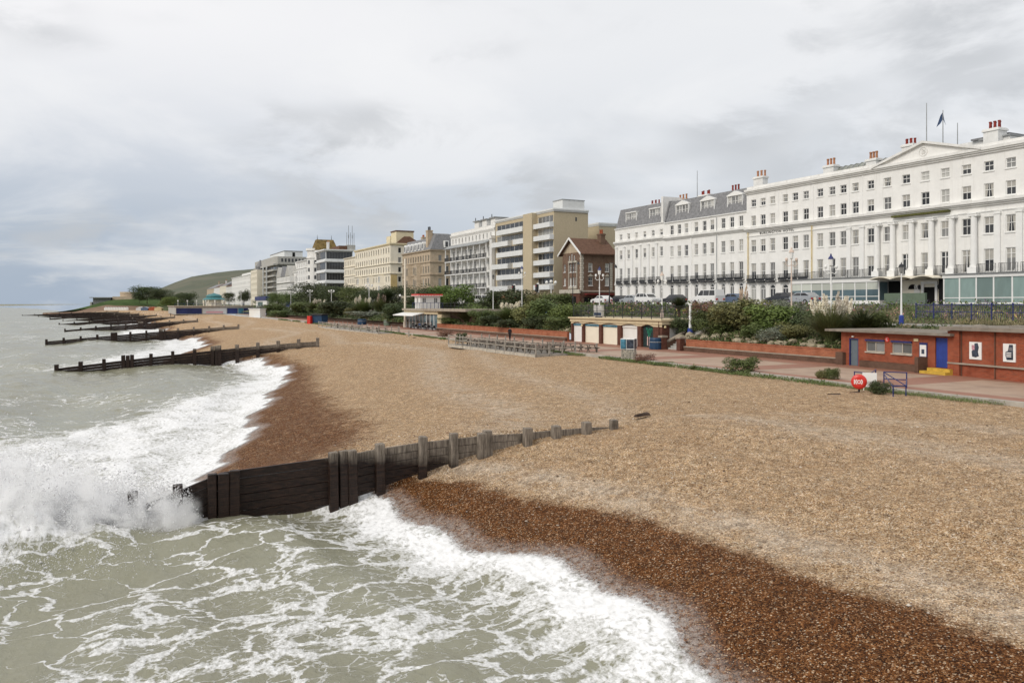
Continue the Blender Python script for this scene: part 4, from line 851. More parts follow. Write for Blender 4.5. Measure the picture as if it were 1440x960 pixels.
for i in range(4): B.row(lin(.5, L-.5, 10), .8+H/4*i, 1.3, H/4*.55, 'plain', pane='dark', frame='old_white'); B.row(lin(1, 19, 5), .8+H/4*i, 1.2, H/4*.55, 'plain', 'r', pane='dark', frame='old_white')
B.walls(H, roof=False)
for i in (1,2,3): B.band(H/4*i, H/4*i+.35, .7, 'concrete')
for i in range(3): x = L*(i+.5)/3; b = MB(); b.extrude([(x-L/6.2,H),(x+L/6.2,H),(x,H+5.5)], 'y', -.3, 14); B.part('gabled_roof', b, 'slate' if i % 2 else 'concrete')
B.part('white_tower', MB().box(L*.8, L+.3, 4, 12, H, H+7), 'old_white')
sR = s_at(417.5, TH); B = Bld('low_white_hotel', 'low white hotel wing beside the turreted hotel', s_at(408, TH), sR, TH, 'old_white', 16, ZR, 'hotel'); H = B.z(412, 384)
for i in range(3): B.row(lin(.5, B.L-.5, 6), .8+H/3*i, 1.3, H/3*.5, 'plain', pane='dark', frame='old_white')
B.walls(H); B.band(H-.2, H+.4, .4, 'old_white')
B2_ = Bld('cream_corner_tower', 'slim cream corner building with pointed turret cap', s_at(352.6, TH), s_at(361.5, TH), TH, 'pale_cream', 16, ZR); H = B2_.z(357, 380)
for i in range(6): B2_.row(lin(.5, B2_.L-.5, 7), .8+H/6*i, 1.4, H/6*.5, 'plain', pane='dark', frame='pale_cream')
B2_.walls(H); B2_.part('turret_cap', MB().cyl(B2_.L*.5, 4, H-.3, H+2, 3, 2.8, 12).cyl(B2_.L*.5, 4, H+2, H+7, 3.2, .1, 12), 'slate')
B1 = Bld('white_block', 'plain white seafront block right of the hill', s_at(326, TH), s_at(352, TH), TH, 'white_stucco', 20, ZR); H = B1.z(340, 389); L = B1.L
for i in range(6): B1.row(lin(.5, L-.5, 16), .8+H/6*i, 1.5, H/6*.5, 'plain', pane='dark', frame='trim_white')
B1.walls(H); B1.band(H-.2, H+.5, .5, 'trim_white', side=False); B1.part('roof_storey', MB().box(L*.35, L*.9, 3, 14, H, B1.z(340, 384)), 'white_stucco')
for i, (pa, pb, y, m, lab) in enumerate(((318,326,403,'old_white','white gabled house left of the plain white block'), (309,318,402,'pale_cream','cream gabled house second from the plain white block'), (301,309,404.5,'old_white','pale house with low roof third from the plain white block'), (291,301,406,'sandstone','brownish house furthest along the seafront'))):
    Bx = Bld('seafront_house', lab, s_at(pa, TH), s_at(pb, TH), TH, m, 18, ZR, 'house'); H = Bx.z((pa+pb)/2, y); L = Bx.L
    for k in range(4): Bx.row(lin(.5, L-.5, 6), .8+H/4*k, 1.6, H/4*.5, 'plain', pane='dark', frame='old_white')
    Bx.walls(H, roof=False); b = MB(); b.extrude([(-.3,H),(18.3,H),(9,H+4.5)], 'x', -.3, L+.3); Bx.part('pitched_roof', b, 'slate' if i % 2 else 'brown_tile'); Bx.chimney(L*.4, L*.4+2, 8, H+2, H+6.5, H+7.6, 4, 'pot_tan', m)
ORDN = ['first','second','third','fourth','fifth','sixth','seventh','eighth','ninth']
# ================================================================ PROMENADE BUILDINGS, WALLS AND FURNITURE
def brick_wall(label, S, tf, z0, z1, m='orange_brick', name='brick_retaining_wall', th=.34, cope=True):
    e = thing(name, label, 'wall', P(S[0], tf(S[0]), z0), AZ)
    inv = Matrix.Rotation(-AZ, 4, 'Z'); o0 = P(S[0], tf(S[0]), z0)
    def strip_(fa, fb, za, zb):
        b = MB(); vs = []
        for s in S:
            for p in (P(s,fa(s),za), P(s,fb(s),za), P(s,fb(s),zb), P(s,fa(s),zb)): vs.append(inv @ (p-o0))
        fs = [(i*4+j, i*4+(j+1)%4, i*4+4+(j+1)%4, i*4+4+j) for i in range(len(S)-1) for j in range(4)]+[(0,1,2,3), tuple(len(vs)-4+j for j in range(4))]
        return b.add(vs, fs)
    strip_(tf, lambda s: tf(s)+th, z0-.5, z1).build('brickwork', M[m], e)
    strip_(lambda s: tf(s)-.28, lambda s: tf(s)-.003, z0-.5, z0+.42).build('plinth', M['dark_brick'], e)
    strip_(lambda s: tf(s)-.32, lambda s: tf(s)-.004, z0+.423, z0+.50).build('plinth_ledge', M['coping'], e)
    if cope: strip_(lambda s: tf(s)-.05, lambda s: tf(s)+th+.03, z1+.003, z1+.08).build('coping', M[m], e)
    return e
sA0, sA1 = s_at(803, 52.), s_at(931, 52.)                    # arched kiosk block
sK0, sK1 = s_at(571, 52.3), s_at(617, 52.3)                    # café
def seg(a, b, st=5.): n = max(2, int(abs(b-a)/st)+1); return [a+(b-a)*i/(n-1) for i in range(n)]
brick_wall('low red brick retaining wall between the cafe and the arched kiosks', seg(sK1-1, sA0+.3), wall_t, ZP, 4.35)
brick_wall('low red brick retaining wall between the steps and the brick shelter', seg(64.6, 45.2), wall_t, ZP, 4.3)
brick_wall('far stretch of low brown wall under the trees left of the cafe', seg(330., sK0+1, 9.), lambda s: wall_t(s)+1.5, ZP, 4.1, 'dark_brick')
# ---------------------------------------------------------------- arched kiosk block
B = Bld('arched_kiosks', 'buff kiosk block with arched shuttered bays under the upper promenade railing', sA0, sA1, 52., 'brown_pier', 7.5, ZP, 'kiosk')
L = B.L; edges = [(B.x(a), B.x(c)) for a, c in ((804.5,818),(820.5,842),(845.5,868),(873,896),(901.6,918.5))]
zt, zs = 2.55, 2.3
b = MB(); last = 0.
def arch_fill(b, x0, x1, zs, zr, zt, tr):  # spandrel between a segmental arch and a flat top
    n = 8
    for i in range(n):
        k0, k1 = i/n, (i+1)/n; p = (x0+(x1-x0)*k0, zs+(zr-zs)*math.sin(math.pi*k0)); q = (x0+(x1-x0)*k1, zs+(zr-zs)*math.sin(math.pi*k1))
        b.add([tr(p[0],0,p[1]), tr(q[0],0,q[1]), tr(q[0],0,zt), tr(p[0],0,zt), tr(p[0],.3,p[1]), tr(q[0],.3,q[1])], [(0,1,2,3),(0,1,5,4)])
for x0, x1 in edges:
    B.part('pier', MB().box(last, x0, 0, .35, -.4, zs), 'brown_pier'); last = x1
    arch_fill(b, x0, x1, zs, 2.5, zt, lambda u,d,z: (u,d,z))
B.part('pier', MB().box(last, L, 0, .35, -.4, zs), 'brown_pier')
xx = [0]+[v for e_ in edges for v in e_]+[L]
for i in range(0, len(xx), 2): b.quad((xx[i],0,zs),(xx[i+1],0,zs),(xx[i+1],0,zt),(xx[i],0,zt))
mesh_raw(b, 'arch_spandrels', M['buff_render'], B.e)
B.part('fascia', MB().box(-.1, L+.1, -.1, 7.5, zt+.003, 2.95).box(-.25, L+.25, -.3, 7.6, 2.952, 3.12), 'buff_render')
mats_ = ['shutter_white','shutter_cream','shutter_cream','shutter_white']
for (x0, x1), m in zip(edges[:4], mats_):
    sh = MB(); n = 22
    for i in range(n): z0 = -.15+2.55*i/n; sh.add([(x0,.32,z0),(x1,.32,z0),(x1,.30,z0+.03),(x0,.30,z0+.03),(x1,.32,z0+2.55/n),(x0,.32,z0+2.55/n)], [(0,1,2,3),(3,2,4,5)])
    q = B.part('roller_shutter', sh, m)
    MB().box(x0+.05, x1-.05, .2, .29, 2.06, 2.26).build('name_board', M['poster_blue' if m == 'shutter_cream' or x0 < 1 else 'shutter_white'], q)
x0, x1 = edges[4]; mu = B.part('painted_mural_panel', MB().box(x0, x1, .3, .36, -.4, 2.5), 'mural_dark'); rnd = random.Random(3)
for i in range(13):
    a = rnd.uniform(-1.2, 1.2); cx_ = (x0+x1)/2+rnd.uniform(-.25,.25); cz = 1.25+rnd.uniform(-.2,.5); l = rnd.uniform(.5,1.0); w = .13
    tip = (min(max(cx_+l*math.sin(a), x0+.05), x1-.05), .285, cz+l*math.cos(a)*.8); MB().quad((cx_,.285,cz),((cx_+tip[0])/2-w,.285,(cz+tip[2])/2),tip,((cx_+tip[0])/2+w,.285,(cz+tip[2])/2)).build('painted_leaf', M['mural_green'], mu)
for dx, z0, z1, m in ((-.3,.2,1.2,'mural_pink'),(.05,.1,1.15,'mural_pink'),(.3,.3,1.0,'paper_white')): MB().box((x0+x1)/2+dx-.07, (x0+x1)/2+dx+.07, .27, .29, z0, z1).build('painted_stem', M[m], mu)
B.part('side_wall', MB().box(L-.35, L-.002, .36, 7.4, -.4, zt-.003), 'brown_pier')
B.part('back_wall', MB().box(0, L, 7.0, 7.4, -.4, zt-.004).box(0, .3, .36, 7.0, -.4, zt-.004), 'brown_pier')
B.part('side_serving_hatch', MB().box(L+.003, L+.06, 1.0, 3.0, 1.0, 2.2), 'concrete'); B.part('hatch_shelf', MB().box(L+.003, L+.5, .8, 3.3, .82, .93), 'dark_concrete')
B.part('downpipe', MB().cyl(L-.5, -.08, -.4, 2.9, .05), 'brown_pier')
B.part('wall_lamp', MB().sphere((L+.15, .3, 2.3), .14, .14, .14), 'yellow_ochre_pipe'); B.part('wall_lamp', MB().sphere((edges[1][0]-.12, -.15, 2.1), .14, .14, .14), 'yellow_ochre_pipe')
def railing(label, pts, h=1.15, m='iron_black', step=1.9, rails=(1.0,.55), z=None, bars=0, name='railing', group=None, balls=True):
    e = thing(name, label, 'railing', pts[0], 0, group); o0 = Vector(pts[0]); pst = MB().cyl(0,0,0,h,.045,.04,8)
    if balls: pst.sphere((0,0,h+.05), .075, .075, .075)
    pmsh = pst.mesh('post'); pmsh.materials.append(M[m])
    for a, b_ in zip(pts, pts[1:]):
        a, b_ = Vector(a)-o0, Vector(b_)-o0; n = max(1, int((b_-a).length/step))
        for i in range(n): ob('post', pmsh, None, e, a+(b_-a)*i/n)
        for r in rails: MB().tube(a+Vector((0,0,h*r*.97)), b_+Vector((0,0,h*r*.97)), .03, 6).build('rail', M[m], e)
        if bars:
            bb = MB(); k = int((b_-a).length/bars)
            for i in range(k): p = a+(b_-a)*i/k; bb.tube(p+Vector((0,0,.1)), p+Vector((0,0,h*.95)), .012, 4)
            bb.build('baluster_row', M[m], e)
    ob('post', pmsh, None, e, Vector(pts[-1])-o0)
    return e
zt_ = ZP+3.12
railing('dark iron railing with posts along the roof of the arched kiosks', [P(sA0-.3,52.2,zt_), P(sA1+.3,52.2,zt_), P(sA1+.3,57.5,zt_)], 1.45, 'iron_black', 1.7, (1.,.55,.12), bars=.14)
railing('blue railing on the upper promenade above the brick shelter', [P(44,58.8,ZM+.6), P(24,57.2,ZM+.6)], 1.15, 'navy', 1.6, (1.,.5), bars=.16)
railing('thin dark railing beside the white cafe roof', [P(sK1,53.2,7.05), P(sK1-11,53.2,7.05)], 1.05, 'iron_black', 1.6, (1.,.5))
# ---------------------------------------------------------------- stair flight up to the upper promenade
e = thing('brick_steps', 'flight of steps between sloping brick walls beside the arched kiosks', 'steps', P(sA1-.6, 51.7, ZP), AZ)
for i in range(15): MB().box(.55+0*i, 3.1, .2+i*.34, 7.2, .002+i*.2 if i else -.2, .2+i*.2).build('step', M['concrete'], e)
for x in (.2, 3.15):
    MB().extrude([(0,-.3),(7.4,-.3),(7.4,3.15),(5.6,3.15),(.3,.75),(0,.75)], 'x', x, x+.32).build('side_wall', M['dark_brick'], e)
    MB().extrude([(.3,.753),(5.6,3.153),(7.4,3.153),(7.4,3.3),(5.6,3.3),(.3,.9)], 'x', x-.06, x+.38).build('wall_coping', M['coping'], e)
    q = MB().box(x-.14, x+.46, -.62, -.003, -.3, 1.25).build('pier', M['brown_pier'], e); MB().box(x-.2, x+.52, -.68, .06, 1.253, 1.45).build('pier_cap', M['coping'], q)
# ---------------------------------------------------------------- two-level café with red-trimmed cabin
B = Bld('cafe_kiosk', 'glass fronted cafe with white cabin on top and red roof trim', sK0, sK1, 52.3, 'trim_white', 7, ZP, 'cafe')
L = B.L; B.part('roof_slab', MB().box(-.5, L+14, -.7, 7, 3.45, 3.85), 'coping'); B.part('fascia', MB().box(-.3, L+.2, -.3, 6.8, 2.85, 3.445), 'buff_render')
B.part('back_wall', MB().box(0, L, 3.0, 3.3, -.3, 2.84), 'dark_concrete'); B.part('brick_pier', MB().box(L-.2, L+1.9, -.2, 6, -.3, 2.84), 'buff_render'); B.part('brick_pier', MB().box(L+1.92, L+13, 1.5, 2, -.3, 3.44), 'dark_brick')
n = 9
for i in range(n+1): x = .1+(L-.5)*i/n; B.part('mullion', MB().box(x-.09, x+.09, -.06, .1, -.2, 2.84), 'trim_white')
for i in range(n): x0 = .19+(L-.5)*i/n; x1 = .01+(L-.5)*(i+1)/n; B.part('glass_door', MB().box(x0, x1, 0, .03, .02, 2.8), 'glass_bay' if i % 3 else 'glass_dark')
B.part('awning', MB().extrude([(-2.6,2.45),(-2.6,2.6),(-.31,3.1),(-.31,2.95)], 'x', -.6, L*.62), 'trim_white')
xa, xb = B.x(576.5), B.x(584.); cb = MB(); wf = [((xa+xb)/2-.5,(xa+xb)/2+.5,4.9,6.0)]; we = [(1.5,2.3,4.9,6.0),(3.9,4.7,4.9,6.0)]
wall_grid(cb, lambda u,d,z: (u,1.+d,z), xa, xb, 3.86, 6.3, wf); wall_grid(cb, lambda u,d,z: (xb-d,u,z), 1., 5.2, 3.86, 6.3, we); cb.quad((xa,1,3.86),(xa,5.2,3.86),(xa,5.2,6.3),(xa,1,6.3)); cb.quad((xa,5.2,3.86),(xb,5.2,3.86),(xb,5.2,6.3),(xa,5.2,6.3)); c = mesh_raw(cb, 'cabin', M['shutter_white'], B.e)
window(B.e, ((xa+xb)/2,1.,4.9), 0, 1., 1.1, 'strip2', 'glass_mid', sill=False); [window(B.e, (xb,y_,4.9), math.pi/2, .8, 1.1, 'strip2', 'glass_mid', sill=False) for y_ in (1.9,4.3)]
B.part('red_roof_trim', MB().box(xa-.6, xb+.5, .5, 5.6, 6.31, 6.72), 'red_paint')
sm = MB().box(-.1, .1, 0, .05, -.16, 0).mesh('trim_tooth'); sm.materials.append(M['trim_white'])
for i in range(9): ob('trim_tooth', sm, None, B.e, (xa-.5+(xb-xa+.9)*i/8, .445, 6.47))
for i in range(15): ob('trim_tooth', sm, None, B.e, (xb+.555, .7+4.7*i/14, 6.47), math.pi/2)
rr = MB(); rr.bar((xa,.6,5.0),(xb+.6,.6,5.0),.07,.07); rr.bar((xb+.6,.6,5.0),(xb+.6,5.4,5.0),.07,.07)
for i in range(4): x = xa+(xb+.6-xa)*i/3; rr.bar((x,.6,3.86),(x,.6,5.0),.07,.07)
for i in range(1,7): rr.bar((xb+.6,.6+.8*i,3.86),(xb+.6,.6+.8*i,5.0),.07,.07)
B.part('cabin_railing', rr, 'navy')
# ---------------------------------------------------------------- brick shelter and brick toilet block (slightly turned)
def yaw_frame(name, label, p0, p1, z0, cat):
    d = (Vector(p1)-Vector(p0)).normalized(); e = thing(name, label, cat, (p0[0],p0[1],z0), math.atan2(d.y, d.x)); return e, d
p0 = Vector((26.0,62.9)); p1 = Vector((29.75,53.2)); e, d = yaw_frame('brick_shelter', 'low red brick shelter with grey door, two wide windows and blue door', p0, p1, ZP, 'building'); Lb = (p1-p0).length
def pxx(px): # distance along the front where the photograph shows px
    k = (px-CX)/F; return (k*p0.y-p0.x)/(d.x-k*d.y)
def hz(px, py): k = pxx(px); Y = p0.y+d.y*k; return EYE-(py-HZ)*Y/F-ZP
ops = [(pxx(1194),pxx(1207),-.1,2.12),(pxx(1218),pxx(1244),1.2,1.98),(pxx(1254.5),pxx(1282.5),1.2,1.98),(pxx(1315),pxx(1340.3),.42,2.48)]
w = MB(); wall_grid(w, lambda u,dd,z: (u,dd,z), 0, Lb, -.4, 2.6, ops, .22); w.quad((0,0,-.4),(0,6,-.4),(0,6,2.6),(0,0,2.6)); w.quad((Lb,0,-.4),(Lb,6,-.4),(Lb,6,2.6),(Lb,0,2.6)); w.quad((0,6,-.4),(Lb,6,-.4),(Lb,6,2.6),(0,6,2.6)); mesh_raw(w, 'wall', M['red_brick'], e)
MB().box(-1.2, Lb-.1, -.55, 6.4, 2.63, 2.80).build('flat_roof', M['roof_felt'], e)
o = ops[0]; dr = MB().box(o[0]+.08, o[1]-.08, .12, .18, .0, 2.04).build('door', M['grey_door'], e); MB().box(o[0], o[0]+.08, .02, .2, 0, 2.12).box(o[1]-.08, o[1], .02, .2, 0, 2.12).box(o[0]+.08, o[1]-.08, .02, .2, 2.04, 2.12).build('door_frame', M['navy'], dr); MB().sphere((o[0]+.16,.09,1.0), .035, .035, .035).build('handle', M['lead'], dr); MB().box(o[0]-.1, o[1]+.1, -.3, .15, -.1, .0).build('threshold', M['concrete'], dr); MB().sphere(((o[0]+o[1])/2, -.08, 2.26), .12, .1, .07).build('bulkhead_light', M['paper_white'], e)
for o in ops[1:3]:
    wd = o[1]-o[0]; f = MB(); f.box(o[0], o[0]+.06, .05, .13, 1.2, 1.98); f.box(o[1]-.06, o[1], .05, .13, 1.2, 1.98); f.box(o[0]+.06, o[1]-.06, .05, .13, 1.2, 1.26); f.box(o[0]+.06, o[1]-.06, .05, .13, 1.92, 1.98); f.box((o[0]+o[1])/2-.03, (o[0]+o[1])/2+.03, .05, .12, 1.26, 1.92)
    q = f.build('window', M['stone_pale'], e); MB().quad((o[0]+.06,.1,1.26),((o[0]+o[1])/2-.03,.1,1.26),((o[0]+o[1])/2-.03,.1,1.92),(o[0]+.06,.1,1.92)).build('pane', M['glass_mid'], q); MB().quad(((o[0]+o[1])/2+.03,.1,1.26),(o[1]-.06,.1,1.26),(o[1]-.06,.1,1.92),((o[0]+o[1])/2+.03,.1,1.92)).build('pane', M['glass_mid'], q)
    MB().box(o[0]-.05, o[1]+.05, -.1, .05, 1.1, 1.195).build('sill', M['stone_pale'], q); MB().box(o[0]-.02, o[1]+.02, -.12, -.004, 1.99, 2.12).build('blind_box', M['navy'], q)
o = ops[3]; bd = MB(); nb = 8
for i in range(nb): bd.box(o[0]+(o[1]-o[0])*i/nb+.006, o[0]+(o[1]-o[0])*(i+1)/nb-.006, .1, .15, .44, 2.46)
bd.box(o[0]+.01, o[1]-.01, .13, .17, .44, 2.46); bd.build('blue_door', M['blue_paint'], e)
MB().box(o[0]-.3, o[1]+.1, -.42, .05, -.3, .4).build('yellow_step', M['yellow_step'], e); MB().box(o[0]-.55, o[1]+.1, -.85, -.421, -.3, .2).build('yellow_step', M['yellow_step'], e); MB().box(o[0]-.9, o[0]-.6, -.9, -.005, -.3, 1.1).build('step_wall', M['dark_brick'], e)
MB().box(ops[1][0]-.3, o[0]-.92, -.38, -.005, -.3, .5).build('bench_plinth', M['dark_brick'], e); MB().box(-.25, .5, -.35, -.006, -.3, 1.0).build('plinth_block', M['dark_brick'], e)
MB().box(pxx(1293.5), pxx(1304.5), -.06, -.004, 1.02, 2.08).build('notice_board', M['navy'], e); q = MB().box(pxx(1294.5), pxx(1303.5), -.075, -.061, 1.12, 1.92).build('notice', M['paper_white'], e); MB().box(pxx(1297), pxx(1301), -.085, -.076, 1.3, 1.62).build('notice_picture', M['poster_dark'], q)
q = MB().cyl(0,0,0,.03,.2,n=14).build('round_red_sign', M['red_paint'], e, (pxx(1248), -.01, 2.18)); q.rotation_euler = (R(90),0,0); b = MB()
for i in range(9): a0, a1 = R(60+i*28), R(60+(i+1)*28); b.bar((.09*math.cos(a0), .09*math.sin(a0), .035), (.09*math.cos(a1), .09*math.sin(a1), .035), .03, .008)
b.build('sign_mark', M['paper_white'], q)
MB().box(pxx(1286), pxx(1292), -.08, -.004, 2.15, 2.35).build('sign_plate', M['yellow_ochre_pipe'], e)
p0 = Vector((29.55,53.75)); p1 = p0+Vector((.325,-.946))*15; e, d = yaw_frame('brick_toilet_block', 'taller red brick block with framed posters and grey flat roof', p0, p1, ZP, 'building'); Lb = 15.
w = MB(); wall_grid(w, lambda u,dd,z: (u,dd,z), 0, Lb, -.4, 3.02, []); w.quad((0,0,-.4),(0,7,-.4),(0,7,3.02),(0,0,3.02)); w.quad((0,7,-.4),(Lb,7,-.4),(Lb,7,3.02),(0,7,3.02)); w.quad((Lb,0,-.4),(Lb,7,-.4),(Lb,7,3.02),(Lb,0,3.02)); mesh_raw(w, 'wall', M['red_brick'], e)
MB().box(-.45, Lb+.3, -.45, 7.3, 3.03, 3.27).build('flat_roof', M['roof_felt'], e)
for i in range(7): MB().sphere((1+i*2.1, 1.5+(i % 3)*.8, 3.25), .55, .45, .18, 9, 5).build('roof_dome_light', M['roof_felt'], e)
MB().box(-.06, .85, -.14, -.004, -.4, 2.98).build('brick_pier', M['red_brick'], e); MB().box(-.06, Lb, -.18, -.145, .78, .88).box(.86, Lb, -.144, -.004, .78, .88).build('stone_string', M['coping'], e)
MB().box(.87, Lb, -.06, -.005, -.4, -.02).build('stone_plinth', M['coping'], e); MB().cyl(pxx(1400), -.06, -.4, 3.0, .035).build('downpipe', M['dark_brick'], e); MB().cyl(.95, -.06, -.4, 3.0, .03).build('downpipe', M['dark_brick'], e)
for a, c, k in ((1364,1381,0),(1411.5,1429,1)):
    x0, x1 = pxx(a), pxx(c); h = 1.13; z0 = 1.18; q = MB().box(x0, x1, -.06, -.004, z0, z0+h).build('poster_frame', M['paper_white'], e); xm = (x0+x1)/2
    pic = MB()
    pl = [(-.25,.15),(-.3,.45),(-.12,.62),(-.05,.92),(.2,.95),(.3,.7),(.22,.45),(.3,.2),(.05,.12)] if k == 0 else [(-.2,.1),(-.3,.35),(-.28,.55),(-.1,.6),(.0,.95),(.3,.95),(.32,.12)]
    pic.extrude([(xm+u*(x1-x0)*1., z0+v*h) for u, v in pl], 'y', -.07, -.061); pic.build('printed_figure', M['poster_dark'], q)
    MB().box(xm-.28*(x1-x0)*(1 if k == 0 else .1), xm-.05*(x1-x0) if k == 0 else xm+.25*(x1-x0), -.078, -.071, z0+h*(.55 if k == 0 else .62), z0+h*(.82 if k == 0 else .8)).build('printed_patch', M['poster_pink' if k == 0 else 'cloth_grey'], q)
    if k == 1:
        for j in range(3): MB().box(xm-.22*(x1-x0), xm+.18*(x1-x0), -.08, -.071, z0+h*(.27+.1*j), z0+h*(.32+.1*j)).build('printed_line', M['paper_white'], q)
# ---------------------------------------------------------------- lifebuoy station with blue rails
s0, t0_ = ground(1208, 551, 3.05); c0 = P(s0, t0_, 3.02)
e = thing('lifebuoy_station', 'round red lifebuoy housing on the shingle in front of a white board', 'lifebuoy', c0, R(-24)); 
MB().lathe(0, 0, [(.36,-.11),(.41,-.06),(.42,.0),(.40,.06),(.3,.10),(.0,.115)], 24)
h = MB(); h.lathe(0, 0, [(.34,-.12),(.41,-.06),(.42,.02),(.39,.08),(.28,.12)], 24); q = h.build('red_housing', M['red_paint'], e, (0,-.12,.62)); q.rotation_euler = (R(90),0,0)
ic = MB()
for i in range(14): a0, a1 = 2*math.pi*i/14, 2*math.pi*(i+1)/14; ic.bar((.085*math.cos(a0),.085*math.sin(a0),.128),(.085*math.cos(a1),.085*math.sin(a1),.128),.045,.01)
for sx in (-1, 1):
    for i in range(4): a0, a1 = R(-50+25*i), R(-50+25*(i+1)); ic.bar((sx*.17*math.cos(a0),.17*math.sin(a0),.128),(sx*.17*math.cos(a1),.17*math.sin(a1),.128),.05,.01)
ic.box(-.26,-.21,-.13,.13,.122,.133); ic.build('lifebuoy_symbol', M['paper_white'], q)
MB().cyl(0,.05,-.3,.6,.05).build('post', M['iron_black'], e)
s1, t1 = ground(1216, 549, 3.05); tag(MB().box(-.38,.38,-.03,.03,.15,.95).box(-.34,-.28,-.02,.02,-.2,.15).box(.28,.34,-.02,.02,-.2,.15).build('sign_board', M['paper_white'], None, P(s1,t1+.4,3.1), R(-24)), 'plain white board standing behind the red lifebuoy housing', 'board')
def pipe_rail(label, spec, name='blue_pipe_railing'):
    pts = [P(*ground(px, py, 3.05), 3.0) for px, py in spec['posts']]; o0 = pts[0]; e = thing(name, label, 'railing', o0, 0)
    for p, hh in zip(pts, spec['h']): MB().tube(p-o0-Vector((0,0,.2)), p-o0+Vector((0,0,hh)), .035, 8).build('post', M['navy'], e)
    for i, j, za, zb in spec['rails']: MB().tube(pts[i]-o0+Vector((0,0,za)), pts[j]-o0+Vector((0,0,zb)), .03, 8).build('rail', M['navy'], e)
    return e
pipe_rail('blue pipe railing around the white board and lifebuoy', {'posts': [(1201.5,543),(1224,546),(1231.5,541)], 'h': [.95,.95,1.0], 'rails': [(0,1,.92,.92),(1,2,.92,.97),(0,1,.5,.5),(1,2,.5,.55),(1,2,.25,.28)]})
pipe_rail('blue pipe railing with crossed bars right of the lifebuoy', {'posts': [(1243,546),(1275,549),(1256,557),(1274,556)], 'h': [1.05,1.1,.62,.6], 'rails': [(0,1,1.02,1.07),(0,1,.62,.66),(0,1,.25,.3),(0,1,1.0,.3),(2,3,.58,.58),(0,2,.9,.55),(1,3,.7,.55)]})
# ---------------------------------------------------------------- info pillar of caged pebbles
s0, t0_ = ground(884, 505, 3.12); e = thing('information_pillar', 'information pillar with poster panels on a caged pebble base beside the promenade', 'pillar', P(s0, t0_, 3.0), R(-20))
rk = MB(); rn = random.Random(5)
for i in range(9):
    for j in range(8):
        for f in range(2):
            u = -.55+1.1*(i+.5)/9+rn.uniform(-.03,.03); z = .06+.9*(j+.5)/8; r = rn.uniform(.055,.085); c = (u,-.55,z) if f == 0 else (.55,u,z); rk.sphere(c, r, r, r*.8, 6, 4)
stuff(rk.build('caged_pebbles', M['stone_pale'], e)); MB().box(-.54,.54,-.54,.54,-.2,1.0).build('cage_core', M['dark_concrete'], e)
q = MB().box(-.6,.6,-.6,.6,1.02,1.95).build('panel_box', M['paper_white'], e); MB().box(-.58,-.1,-.63,-.602,1.06,1.9).build('poster', M['poster_blue'], q); MB().box(-.05,.57,-.63,-.602,1.1,1.88).build('poster', M['poster_dark'], q); MB().box(.602,.63,-.5,.5,1.06,1.9).build('poster', M['poster_dark'], q)
# ---------------------------------------------------------------- bins, huts and small things along the promenade
def bin_(px, py, w, h, m, label, z=ZP, name='litter_bin'):
    s, t_ = ground(px, py, z); b = MB().lathe(0, 0, [(w*.42,0),(w*.5,.05),(w*.5,h*.8),(w*.46,h*.84),(w*.5,h*.86),(w*.46,h)], 14); e = thing(name, label, 'bin', P(s,t_,z), 0); b.build('drum', M[m], e); MB().cyl(0,0,h*.62,h*.68,w*.51,n=14).build('band', M['lead'], e); return e
bin_(922, 491, 1.35, 1.2, 'bin_blue', 'large round dark blue bin under the painted mural'); bin_(509, 456.5, 2., 1.3, 'bin_blue', 'dark bin on the promenade above the far timber terrace'); bin_(546, 458, 2., 1.3, 'green_board', 'dark green bin on the promenade left of the cafe')
def hut(px, py, w, d_, h, m, roofm, label, name='beach_hut', z=ZP, door=None, rz=R(-25)):
    s, t_ = ground(px, py, z); e = thing(name, label, 'hut', P(s,t_,z), rz); MB().box(-w/2,w/2,0,d_,-.2,h).build('walls', M[m], e); MB().box(-w/2-.25,w/2+.25,-.3,d_+.2,h+.003,h+.28).build('roof', M[roofm], e)
    if door: MB().box(-w*.12,w*.12,-.05,-.004,0,h*.85).build('door', M[door], e); MB().box(w*.2,w*.42,-.05,-.004,0,h*.85).build('shutter', M['teal'], e)
    return e
hut(404, 444, 3.4, 2.4, 2.7, 'shutter_white', 'stone_pale', 'small white hut with blue door among the promenade trees', door='blue_paint')
hut(358, 446, 5.2, 3, 3.0, 'shutter_white', 'panel_white', 'white kiosk standing on the shingle beside the bandstand', z=3.0)
hut(445, 455, 3.2, 2.4, 2.1, 'bin_blue', 'iron_black', 'dark blue store box with red end at the top of the beach', 'store_box', z=3.05); s, t_ = ground(434, 455, 3.05); tag(MB().box(-.5,.5,0,2,-.1,1.9).build('red_cabinet', M['red_paint'], None, P(s,t_,3.05), R(-25)), 'red cabinet at the left end of the dark blue store box', 'cabinet')
hut(470, 447, 3.4, .25, 1.7, 'shutter_white', 'panel_white', 'low white notice stand on the far promenade', 'notice_stand')
tag(MB().box(-.35,.35,-.04,.04,1.4,3.0).cyl(0,0,-.1,1.4,.05).build('blue_sign', M['blue_paint'], None, P(*ground(770,452,5.0),5.0), R(-30)), 'small blue sign panel among shrubs left of the arched kiosks', 'sign')
